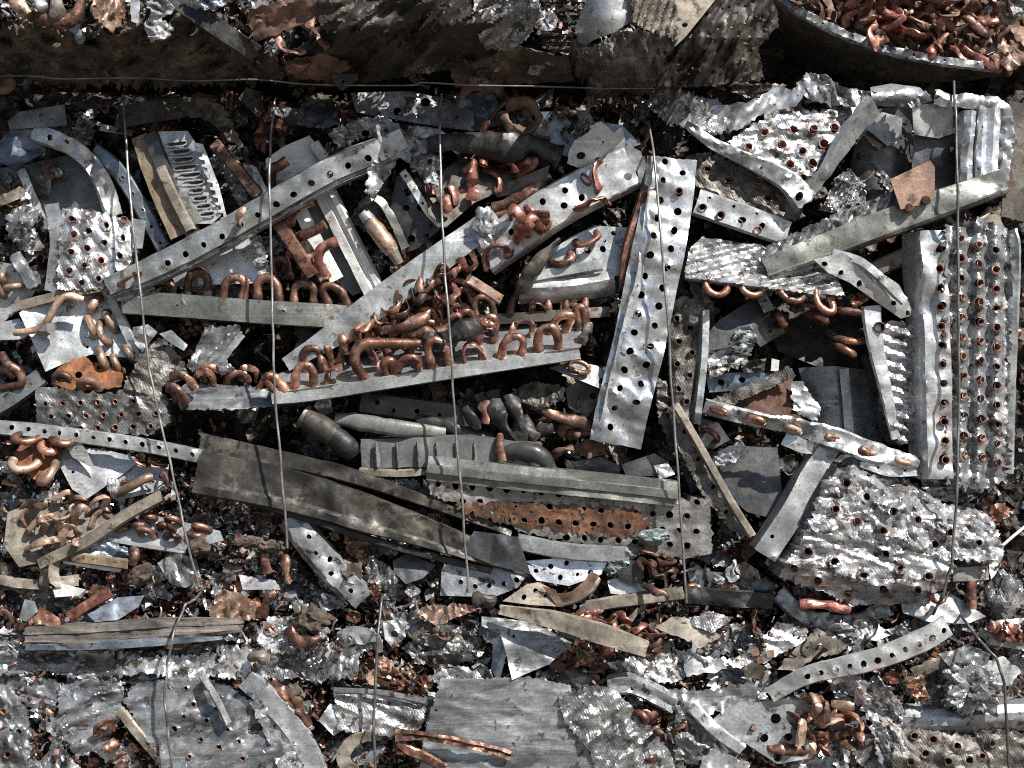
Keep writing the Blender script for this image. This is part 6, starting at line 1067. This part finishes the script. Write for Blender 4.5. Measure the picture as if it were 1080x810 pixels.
for i, (o, m, lab) in enumerate([([(690, 662), (712, 650), (740, 654), (760, 672), (738, 684), (722, 674)], 'dusty_tan', 'tan plate with a torn lower edge and one hole'), ([(720, 690), (760, 694), (768, 706), (724, 714)], 'galvanised_steel', 'flat grey sheet end under the tan torn plate'), ([(720, 656), (748, 644), (774, 652), (752, 668)], 'bright_fins', 'bright crinkled scrap under the dark bar'), ([(768, 700), (790, 684), (806, 670), (820, 656), (850, 662), (852, 676), (826, 688), (800, 702), (782, 706)], 'bright_fins', 'bright fin piece with copper squares near the curved perforated strip'),
                               ([(820, 706), (840, 682), (862, 662), (876, 672), (898, 680), (884, 690), (860, 694), (840, 708)], 'grimy_steel', 'grimy dusty folded sheet above the curved perforated strip')]):
    sh('scrap_sheet', o, m, lab, d=38, tilt=(-.05, .25), cr=(3.4, .05) if 'fins' in m else (2, .04), sp=2.8 if 'fins' in m else 3.6, jag=.8, holes=[(752, 676, 3)] if i == 0 else [])
for i, (x, y) in enumerate([(802, 696), (812, 690), (796, 688)]): sh('copper_chip', [(x - 4, y - 3), (x + 4, y - 5), (x + 5, y + 3), (x - 3, y + 4)], 'tan_copper', 'small square copper chip on the bright fin piece', 'copper scrap', d=44, sp=3, cr=(.6, .1), group='square copper chips on the bright fin piece')
sh('dark_cup', [(782, 704), (794, 698), (808, 704), (802, 716), (786, 714)], 'grimy_steel', 'dark wrinkled cup-shaped scrap below the bright fin piece', 'metal sheet', d=46, cr=(3, .06), sp=2.8)
strip('curved_strip', [(812, 734, 50), (850, 714, 62), (890, 704, 66), (930, 694, 68), (970, 678, 68), (1000, 660, 60)], [(-11, -2), (-10, 0), (9, 0), (11, -4)], 'pale_galvanised', holes=row(11, 1, 3.4, .22, .96), taper=(.8, .9, 1, 1.05, 1.15, 1.1), cr=(.9, .03), sp=3.8, jag=.3, label='bright curved strip with a row of dark holes across the lower bale', cat='perforated strip')
r_ = thing('holed_plate', 'grey brushed plate with large round holes beside heaped copper bends', 'perforated plate', 810, 770, 46)
sheet('plate_face', [(750, 760), (770, 744), (820, 738), (850, 730), (858, 760), (852, 800), (820, 806), (780, 780)], 'dull_aluminium', d=46, tilt=(-.05, .15), holes=[(818, 758, 5.2), (846, 759, 5), (806, 779, 5.2), (832, 778, 5), (820, 799, 5)], sp=4, cr=(1, .03), parent=r_)
sh('fin_corner', [(712, 742), (736, 746), (756, 776), (748, 810), (712, 800)], 'grey_fins', 'rough grey fins beside the brushed holed plate', 'fin strip', d=48, cr=(5, .07), sp=2.7, jag=1)
strip('plate_lip', [(730, 746, 56), (756, 772, 60), (784, 792, 56)], ang2(10, 2, 4), 'dull_aluminium', cr=(1, .05), sp=3.6, label='folded grey lip between rough fins and the brushed holed plate', cat='metal strip')
sh('pale_flap', [(740, 800), (752, 790), (790, 804), (794, 830), (736, 830)], 'pale_galvanised', 'pale torn flap below the folded grey lip', d=58, cr=(3, .06), sp=3, jag=.8)
for i in range(18):
    x = 842 + (i % 5) * 13 + rng.uniform(-4, 4); y = 744 + (i // 5) * 17 + rng.uniform(-4, 4); a = rng.uniform(0, 3.1)
    bend(x - 8 * math.cos(a), y - 8 * math.sin(a), x + 8 * math.cos(a), y + 8 * math.sin(a), 44, (rng.normal() * .4, -.9, .1 + rng.normal() * .3), 15, 6, ('copper', 'tan_copper', 'brown_copper')[i % 3], name='copper_bend', label='fat crushed copper bend in the pile beside the brushed holed plate', cat='copper bend', group='fat crushed bends beside the brushed plate', crush=.36)
for i in range(3): sh('dark_sheet', [(892 - i * 8, 720 + i * 22), (908, 712 + i * 22), (914, 760 + i * 20), (894, 780 + i * 16)], 'bluish_steel', 'dark upright sheet behind the fat crushed bends', d=20, cr=(2, .04), group='dark upright sheets behind the fat bends')
sh('frayed_foil', [(896, 716), (930, 718), (952, 742), (950, 770), (962, 806), (940, 830), (926, 800), (918, 760), (904, 744)], 'bright_fins', 'frayed bright foil running down beside the fat crushed bends', 'crumpled foil', f=lambda x, y: 50 + 6 * np.sin(y * .09), cr=(9, .07), sp=2.4, jag=1.8)
lump('foil_tuft', 1024, 728, 58, 24, 21, 16, 'bright_fins', 'bright bristly foil tuft above the grey pipe', 'crumpled foil', amp=.42, f=3, sub=5)
sh('folded_sheet', [(1000, 726), (1012, 706), (1034, 702), (1052, 714), (1040, 716), (1020, 712), (1008, 726)], 'galvanised_steel', 'grey cap folded over the bristly foil tuft', 'metal sheet', d=66, cr=(1.5, .06), sp=3)
r_ = thing('grey_pipe', 'smooth grey crushed pipe lying level in the lower corner', 'pipe', 1020, 760, 40)
strip('pipe_wall', [(948, 762, 44), (1000, 762, 50), (1060, 758, 50), (1110, 756, 46)], [(-16, -16), (-13, -4), (-6, 2), (2, 2), (10, -4), (16, -10), (17, -22)], 'dull_aluminium', cr=(.8, .02), sp=4.5, parent=r_)
r_ = thing('coil_block', 'dirty slab with open copper tube holes under the grey pipe', 'coil block', 1020, 795, 50)
HQ = [(964, 776, 4), (984, 780, 4.4), (1010, 787, 5), (976, 795, 4.6), (1000, 803, 4.4), (1022, 802, 4.4), (1046, 784, 4), (1036, 798, 4), (960, 804, 4)]
coil(r_, [(944, 766), (980, 770), (1020, 776), (1060, 772), (1100, 780), (1110, 830), (940, 830)], HQ, 'dirty_fins', Pl(54, (0, .1), (1020, 795)), 40, (4, .05), sp=2.7, collar=2)
sh('pale_shell', [(1030, 668), (1052, 654), (1100, 650), (1100, 690), (1068, 684), (1044, 680)], 'dull_aluminium', 'pale shell holding reddish copper at the outer edge', 'metal sheet', f=lambda x, y: 44 + 5 * np.sin(y * .2), cr=(3, .04), sp=3.4)
for i in range(6):
    x = 1048 + i * 9; y = 662 + (i % 2) * 10
    sh('torn_copper', [(x - 9, y - 4), (x, y - 8), (x + 9, y - 2), (x + 6, y + 6), (x - 6, y + 6)], 'red_copper', 'reddish torn copper in the pale shell at the outer edge', 'copper scrap', d=56, cr=(6, .08), sp=2.5, jag=1, group='reddish copper in the pale shell')
for i, (o, m, lab) in enumerate([([(990, 690), (1020, 680), (1046, 690), (1040, 704), (1004, 706)], 'dull_aluminium', 'flat grey flap above the bristly foil tuft'), ([(1034, 700), (1058, 692), (1078, 708), (1064, 724), (1044, 718)], 'pale_galvanised', 'pale bent flap behind the last lower wire'), ([(960, 706), (984, 694), (1010, 692), (990, 706), (968, 716)], 'dusty_tan', 'tan curled flap between the curved strip and foil tuft'), ([(1040, 720), (1090, 716), (1100, 750), (1044, 744)], 'grimy_steel', 'dark smooth panel behind the last lower wire')]):
    sh('scrap_sheet', o, m, lab, d=48 - (i == 3) * 26, cr=(4, .04) if i < 3 else (.6, .03), sp=3.2, jag=.5)
for i, (o, m) in enumerate([([(950, 700), (964, 714), (978, 708), (972, 730), (986, 738), (968, 742), (954, 722)], 'tan_copper'), ([(956, 724), (972, 720), (980, 734), (960, 736)], 'copper'), ([(940, 706), (950, 712), (946, 722), (928, 716)], 'red_copper')]):
    sh('torn_copper', o, m, ('twisted tan copper scrap beside the bristly foil tuft', 'folded copper flap under the twisted tan copper scrap', 'reddish torn copper below the curved perforated strip')[i], 'copper scrap', d=50, cr=(6, .07), sp=2.4, jag=.8)
foilband(400, 470, 640, 672, 26, 'streaked_foil', 'grey streaky foil beside the lower middle wire top')
foilband(700, 800, 722, 748, 38, 'streaked_foil', 'streaky grey foil below the flat grey sheet end', (5, .05))

for i in range(52):
    x = -10 + (i % 12) * 98 + rng.uniform(-30, 30); y = 684 + (i // 12) * 37 + rng.uniform(-14, 14); a = rng.uniform(-.5, .5); wx = rng.uniform(30, 62); wy = rng.uniform(13, 26)
    o = []
    for t in np.sort(rng.uniform(0, 6.28, 8)):
        u, v = wx * np.sign(np.cos(t)) * abs(np.cos(t)) ** .6, wy * np.sign(np.sin(t)) * abs(np.sin(t)) ** .6
        o.append((x + u * np.cos(a) - v * np.sin(a), y + u * np.sin(a) + v * np.cos(a)))
    sheet('flattened_sheet', o, ('streaked_foil', 'grey_fins', 'dirty_fins', 'bright_fins', 'streaked_foil', 'dull_aluminium', 'grey_fins', 'dusty_tan')[i % 8], d=float(np.interp(y, [680, 720, 810], [20, 30, 36])) + rng.uniform(-5, 6), tilt=(rng.normal() * .06, .12 + rng.normal() * .1), sp=2.9, cr=(5, .045), jag=1.6, label='broad flattened sheet pressed into the lower bale', cat='metal sheet', group='broad flattened sheets of the lower bale')
rf = np.random.default_rng(404)
for i in range(96):
    if i < 64: x, y, d = rf.uniform(60, 1050), rf.uniform(125, 600), rf.uniform(-46, -22)
    else: x, y, d = rf.uniform(-5, 460), rf.uniform(520, 640), rf.uniform(-24, 2)
    if 790 < x < 945 and 305 < y < 480: continue
    a = rf.uniform(-1.2, 1.2); wx = rf.uniform(16, 40); wy = rf.uniform(8, 19); o = []
    for t in np.sort(rf.uniform(0, 6.28, 8)):
        u, v = wx * np.sign(np.cos(t)) * abs(np.cos(t)) ** .6, wy * np.sign(np.sin(t)) * abs(np.sin(t)) ** .6
        o.append((x + u * np.cos(a) - v * np.sin(a), y + u * np.sin(a) + v * np.cos(a)))
    low = i >= 64
    sheet('crumpled_layer', o, ('dull_aluminium', 'dirty_fins', 'dusty_tan', 'grey_fins', 'brown_copper', 'rusty_brown', 'galvanised_steel', 'streaked_foil')[i % 8], d=d, tilt=(rf.normal() * .25, .1 + rf.normal() * .3), sp=2.8, cr=(6, .05), jag=1.4, label='crumpled sheet layer packed near the lower first and second wires' if low else 'crumpled sheet layer packed deep between the larger pieces of the middle bale', cat='metal sheet', group='crumpled layers near the lower wires' if low else 'crumpled layers deep in the middle bale')
# ================================================================== baling wires
def wire(pts, m, lab, r=1.3):
    q = np.array(pts, float); rw = np.random.default_rng(seed()); t = np.linspace(0, len(q) - 1, len(q) * 3 - 2)
    q = np.stack([np.interp(t, np.arange(len(q)), q[:, k]) for k in range(3)], 1); q[1:-1] += rw.normal(size=(len(q) - 2, 3)) * np.array([.35, 0, 1.2])
    tube('baling_wire', q, r, m, dent=.03, seg=8, label=lab, cat='wire', n=6)
wire([(130, 100, -4), (132, 130, 18), (136, 200, 44), (143, 265, 50), (150, 330, 50), (158, 390, 52), (168, 440, 54), (184, 510, 54), (198, 575, 56), (210, 618, 44)], 'light_wire', 'first baling wire slanting past the red-tubed coil block')
wire([(290, 104, -4), (286, 140, 20), (284, 180, 48), (285, 230, 54), (287, 310, 54), (289, 380, 60), (292, 440, 58), (298, 510, 56), (303, 578, 48)], 'light_wire', 'second baling wire crossing the long rail and dark angle bar')
wire([(466, 100, -4), (464, 130, 24), (465, 200, 44), (470, 290, 56), (476, 380, 64), (481, 460, 62), (488, 540, 62), (494, 625, 50)], 'light_wire', 'third baling wire crossing the copper bend rack')
wire([(684, 128, 0), (690, 165, 34), (697, 250, 52), (704, 340, 54), (710, 430, 52), (717, 530, 54), (724, 636, 46)], 'light_wire', 'fourth baling wire crossing the wide perforated strip')
wire([(1006, 86, 8), (1008, 120, 44), (1010, 200, 58), (1011, 320, 60), (1011, 440, 60), (1009, 530, 66), (1003, 595, 66), (994, 630, 58), (984, 648, 44)], 'dark_wire', 'fifth baling wire crossing the tall coil', 1.5)
wire([(214, 622, 8), (206, 632, 40), (196, 638, 58), (184, 664, 68), (176, 700, 70), (174, 740, 70), (178, 780, 70), (184, 830, 66)], 'dark_wire', 'curving lower wire crossing the weathered plank', 1.45)
wire([(404, 622, 0), (402, 634, 44), (398, 670, 66), (396, 720, 68), (394, 770, 70), (396, 840, 68)], 'dark_wire', 'lower middle wire crossing the flat grainy slab', 1.45)
wire([(1008, 642, 4), (1016, 652, 50), (1032, 674, 70), (1050, 694, 74), (1060, 722, 76), (1061, 760, 72), (1066, 830, 70)], 'dark_wire', 'last lower wire crossing the grey pipe', 1.45)

# ================================================================== loose scrap: one of each shape, then copies
class Zone: pass
def rotmat(rg, face=.55):
    n = rg.normal(size=3) * face + np.array([.15, -1, .3]); return Vector(n).to_track_quat('Z', 'Y') @ Matrix.Rotation(rg.uniform(0, 6.28), 3, 'Z').to_quaternion()

def flake(sd, k=7, curl=.8, crs=.16, elong=1.0, hole=False, sp=.13):
    rg = np.random.default_rng(sd); a = np.sort(rg.uniform(0, 6.28, k) * .3 + np.linspace(0, 6.28, k, endpoint=False)); rad = rg.uniform(.55, 1.05, k)
    o = np.stack([np.cos(a) * rad * elong, np.sin(a) * rad / math.sqrt(elong)], 1)
    V, F, _ = tri(o, [(rg.uniform(-.2, .2), rg.uniform(-.1, .1), .16)] if hole else [], sp, rg, .02)
    t = rg.uniform(0, 3.1); u = V[:, 0] * math.cos(t) + V[:, 1] * math.sin(t); v = -V[:, 0] * math.sin(t) + V[:, 1] * math.cos(t)
    c = curl * rg.uniform(.3, 1.4); u2 = np.sin(u * c) / c; z = (1 - np.cos(u * c)) / c + crs * crease(V[:, 0], V[:, 1], 1.6, sd, 4, 3)
    P = np.stack([u2, v, z], 1) * .001
    PP, FF = solid(P, F, .05); return PP, FF
def scrapbend(sd):
    rg = np.random.default_rng(sd); t = np.linspace(0, math.pi * rg.uniform(.7, 1.05), 13); P = np.stack([np.cos(t), np.sin(t) * rg.uniform(.6, 1.2), rg.normal() * .3 * np.sin(t * 2)], 1)
    P = np.concatenate([[P[0] + [rg.normal() * .15, -.7, rg.normal() * .3]], P, [P[-1] + [rg.normal() * .2, -.6, rg.normal() * .3]]])
    return tubemesh(P * .001, .00042 * np.interp(np.linspace(0, 1, 15), [0, .3, .6, 1], rg.uniform(.7, 1.1, 4)), 10, (1, rg.uniform(.4, .9)), .3, sd)
def scraptube(sd):
    rg = np.random.default_rng(sd); P = catmull(np.cumsum(np.concatenate([[[-1, 0, 0]], np.array([[.7, 0, 0]] * 3) + rg.normal(size=(3, 3)) * .25]), 0), 6)
    return tubemesh(P * .001, .00034 * np.interp(np.linspace(0, 1, len(P)), [0, .4, .7, 1], rg.uniform(.6, 1.2, 4)), 10, (1, rg.uniform(.35, .9)), .25, sd)
def scrapstrip(sd):
    rg = np.random.default_rng(sd); o = [(-1.4, -.3), (1.4, -.3), (1.4, .3), (-1.4, .3)]; hs = [(x, 0, .1) for x in np.linspace(-1.1, 1.1, 5)] if sd % 2 else []
    V, F, _ = tri(o, hs, .13, rg, .015); c = rg.uniform(-.9, .9); tw = rg.uniform(-.6, .6)
    z = c * V[:, 0] ** 2 * .35 + .05 * crease(V[:, 0], V[:, 1], 1.5, sd, 4, 2); P = np.stack([V[:, 0], V[:, 1] * np.cos(tw * V[:, 0]), z + V[:, 1] * np.sin(tw * V[:, 0])], 1)
    return solid(P * .001, F, .06)
def scrapfin(sd):
    rg = np.random.default_rng(sd); k = 6; a = np.linspace(0, 6.28, k, endpoint=False) + rg.uniform(-.3, .3, k); o = np.stack([np.cos(a) * rg.uniform(.7, 1.1, k) * 1.2, np.sin(a) * rg.uniform(.6, 1, k) * .8], 1)
    V, F, _ = tri(o, [(-.35, .1, .15), (.35, -.05, .15)], .085, rg, .03); z = .07 * np.sin(V[:, 0] * 14 + V[:, 1] * 3) + .16 * crease(V[:, 0], V[:, 1], 1.5, sd, 5, 3)
    return solid(np.stack([V[:, 0], V[:, 1], z], 1) * .001, F, .25)
def scraplump(sd):
    V, F = lumpmesh(1, .8, .6, .42, 2.4, sd, 3); return V, F
KINDS = {
    'foil_scrap': ([flake(900 + i, 8, 1.1, .26) for i in range(8)], ['bright_aluminium', 'bright_fins', 'dull_aluminium', 'streaked_foil', 'grey_fins'], 'foil scrap', 'crumpled aluminium foil scrap'),
    'steel_scrap': ([flake(930 + i, 6, .7, .10, 1.5, i % 2 == 0) for i in range(8)], ['galvanised_steel', 'pale_galvanised', 'greenish_steel', 'grimy_steel', 'dark_steel', 'dusty_tan'], 'steel scrap', 'bent grey sheet metal scrap'),
    'copper_scrap': ([flake(960 + i, 7, 1.3, .24, 1.3) for i in range(8)], ['copper', 'tan_copper', 'brown_copper', 'red_copper', 'rust', 'copper'], 'copper scrap', 'torn copper sheet scrap'),
    'copper_bend': ([scrapbend(990 + i) for i in range(8)], ['copper', 'brown_copper', 'tan_copper', 'red_copper'], 'copper bend', 'loose crushed copper bend'),
    'tube_scrap': ([scraptube(1010 + i) for i in range(8)], ['brown_copper', 'copper', 'grimy_steel', 'tan_copper', 'dull_aluminium'], 'tube scrap', 'short flattened tube scrap'),
    'strip_scrap': ([scrapstrip(1031 + i) for i in range(8)], ['pale_galvanised', 'galvanised_steel', 'dusty_tan', 'dull_aluminium'], 'metal strip', 'short bent metal strip'),
    'fin_scrap': ([scrapfin(1050 + i) for i in range(8)], ['bright_fins', 'grey_fins', 'dirty_fins'], 'fin scrap', 'torn coil fin piece'),
    'foil_wad': ([scraplump(1070 + i) for i in range(6)], ['bright_fins', 'grey_fins', 'dirty_fins'], 'foil wad', 'tight wad of crumpled foil'),
}
MESH = {}
rg = np.random.default_rng(77)
def scatter(zone, x0, y0, x1, y1, d0, d1, counts, s=(9, 18), dark=0, band=None):
    for kind, n in counts.items():
        if kind == 'copper_bend': n = int(n * .3)
        shapes, mats, cat, lab = KINDS[kind]
        for i in range(n):
            k = int(rg.integers(len(shapes))); m = mats[int(rg.integers(len(mats)))]
            if dark and rg.uniform() < dark: m = ('sooty_metal', 'dark_steel', 'grimy_steel', 'brown_copper', 'dirty_fins')[int(rg.integers(5))] if 'copper' not in kind else ('brown_copper', 'rusty_brown')[int(rg.integers(2))]  # swaps in dark metals, more often in zones that lie in shade
            key = (kind, k, m)
            if key not in MESH: MESH[key] = mesh(kind, shapes[k][0], shapes[k][1], m, True, 30)
            x = rg.uniform(x0, x1); y = rg.uniform(y0, y1); d = rg.uniform(d0, d1)
            if 806 < x < 932 and 318 < y < 466: continue      # the open hollow
            o = bpy.data.objects.new(kind, MESH[key]); COL.objects.link(o)
            if band: d += band(y)
            o.location = Vector(W(x, y, d)); o.rotation_mode = 'QUATERNION'; o.rotation_quaternion = rotmat(rg)
            q = rg.uniform(*s) * (.62 if kind in ('copper_bend', 'tube_scrap') else .85 if 'wad' in kind else 1); o.scale = (q, q * rg.uniform(.8, 1.2), q)
            tag(o, f'{lab} {zone}', cat, f'{lab}s {zone}')
A = lambda a, b, c, d, e, f, g, h: dict(zip(KINDS, (a, b, c, d, e, f, g, h)))
lb = lambda y: np.interp(y, [590, 640, 690, 730, 820], [0, 8, 34, 40, 44])
scatter('in the loose seam between the middle and lower bales', -10, 596, 1090, 676, -26, 18, A(60, 56, 70, 60, 44, 32, 30, 22), (7, 16), .1, lb)
scatter('in the lower bale along the frame bottom', -10, 672, 1090, 820, -44, -12, A(66, 34, 44, 34, 20, 20, 24, 24), (9, 18), .1, lb)
scatter('beside the red-tubed coil block', -10, 176, 60, 300, -40, 0, A(12, 10, 8, 6, 6, 4, 8, 6), (8, 16), .25)
scatter('near the outer edge below the buckled plate', -10, 340, 130, 520, -40, 0, A(10, 10, 12, 10, 8, 4, 6, 5), (8, 15), .25)
scatter('around the bristling tan plate and the first wire', -10, 510, 300, 630, -26, 20, A(34, 26, 44, 30, 24, 14, 18, 14), (6, 14), .1)
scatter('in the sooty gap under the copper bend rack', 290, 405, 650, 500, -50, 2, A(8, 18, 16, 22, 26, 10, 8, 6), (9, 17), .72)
scatter('in the shaded crest just under the upper bale', 60, 106, 700, 142, -60, -18, A(26, 22, 16, 14, 14, 8, 12, 12), (10, 20), .72)  # mostly dark pieces, painting in the black shade under the upper bale
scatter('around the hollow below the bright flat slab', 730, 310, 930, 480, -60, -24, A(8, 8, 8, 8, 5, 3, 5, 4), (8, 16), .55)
scatter('in gaps of the upper middle bale', 120, 140, 720, 400, -64, -26, A(24, 20, 16, 18, 14, 14, 16, 12), (10, 20), .45)
scatter('below the long dark beam near the second wire', 210, 545, 470, 640, -14, 18, A(22, 12, 22, 16, 10, 6, 8, 10), (7, 14), .12)
scatter('around the slanting bar and dark fin slab', 690, 440, 860, 640, -50, -12, A(14, 12, 10, 8, 8, 5, 8, 6), (8, 16), .4)
scatter('along the outer side of the tall coil', 1040, 90, 1100, 660, -60, -10, A(10, 10, 6, 5, 5, 4, 5, 4), (9, 18), .55)
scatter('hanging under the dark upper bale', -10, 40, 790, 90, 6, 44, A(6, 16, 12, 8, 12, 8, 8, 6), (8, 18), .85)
scatter('on the lit upper bale edge', -10, -20, 700, 26, 20, 62, A(20, 14, 20, 14, 10, 6, 10, 8), (9, 18), .3)

scatter('wedged in dark gaps of the middle bale', 120, 130, 1060, 600, -46, -10, A(0, 30, 22, 0, 34, 34, 40, 14), (8, 15), .3)
scatter('pressed onto the flattened sheets of the lower bale', -10, 684, 1090, 815, 2, 9, A(0, 10, 34, 0, 12, 12, 22, 0), (5, 11), .15, lambda y: np.interp(y, [590, 640, 690, 730, 820], [0, 8, 24, 32, 38]))
# tiny shreds: thousands of crumbs, not things
def shreds(name, n, x0, y0, x1, y1, d0, d1, mats, s=(1.2, 4.2), band=None):
    rr = np.random.default_rng(seed()); V = []; F = []; mi = []
    for i in range(n):
        x_ = rr.uniform(x0, x1); y = rr.uniform(y0, y1); d = rr.uniform(d0, d1) + (band(y) if band else 0); c = W(x_, y, d)
        if 810 < x_ < 928 and 322 < y < 462: continue
        q = rr.uniform(*s) * .001; a = rr.normal(size=3); a /= np.linalg.norm(a); b = np.cross(a, rr.normal(size=3)); b /= np.linalg.norm(b); u = np.cross(a, b); k = len(V)
        l = rr.uniform(1, 2.8) * q; cu = rr.normal() * .9; p = c - a * l; m = int(rr.integers(len(mats)))
        for j in range(4):
            th = cu * (j - 1.5); dv = a * math.cos(th) + u * math.sin(th); wd = q * rr.uniform(.25, .75)
            V += [p - b * wd + u * q * rr.normal() * .15, p + b * wd + u * q * rr.normal() * .15]; p = p + dv * l * .66
        F += [(k + 2 * j, k + 2 * j + 1, k + 2 * j + 3, k + 2 * j + 2) for j in range(3)]; mi += [m] * 3
    o = link(name, np.array(V), F, mats, kind='stuff', smooth=False); o.data.polygons.foreach_set('material_index', mi)
SM = ['shredded_foil', 'shredded_foil', 'bright_aluminium', 'copper', 'tan_copper', 'brown_copper', 'dusty_tan', 'sooty_metal']
lc = lambda y: np.interp(y, [590, 640, 690, 730, 820], [0, 8, 20, 24, 30])
shreds('metal_shreds', 3600, -20, 600, 1100, 690, -30, 14, SM, band=lb)
shreds('metal_shreds', 3200, -20, 680, 1100, 820, -24, 10, SM, (1.2, 3.6), lc)
shreds('metal_shreds', 2200, -20, 676, 1100, 820, 4, 13, ['copper', 'tan_copper', 'rust', 'brown_copper', 'grimy_steel', 'shredded_foil'], (1.2, 4.2), lc)
shreds('metal_shreds', 1800, -20, 500, 300, 620, -30, 20, SM)
shreds('metal_shreds', 6000, -20, 100, 1100, 600, -74, -24, ['sooty_metal', 'brown_copper', 'dark_steel', 'grimy_steel', 'dull_aluminium', 'dusty_tan'], (1.5, 6))
shreds('metal_shreds', 1500, -20, -20, 720, 40, 30, 75, ['brown_copper', 'dusty_tan', 'grimy_steel', 'shredded_foil'], (1.5, 5))
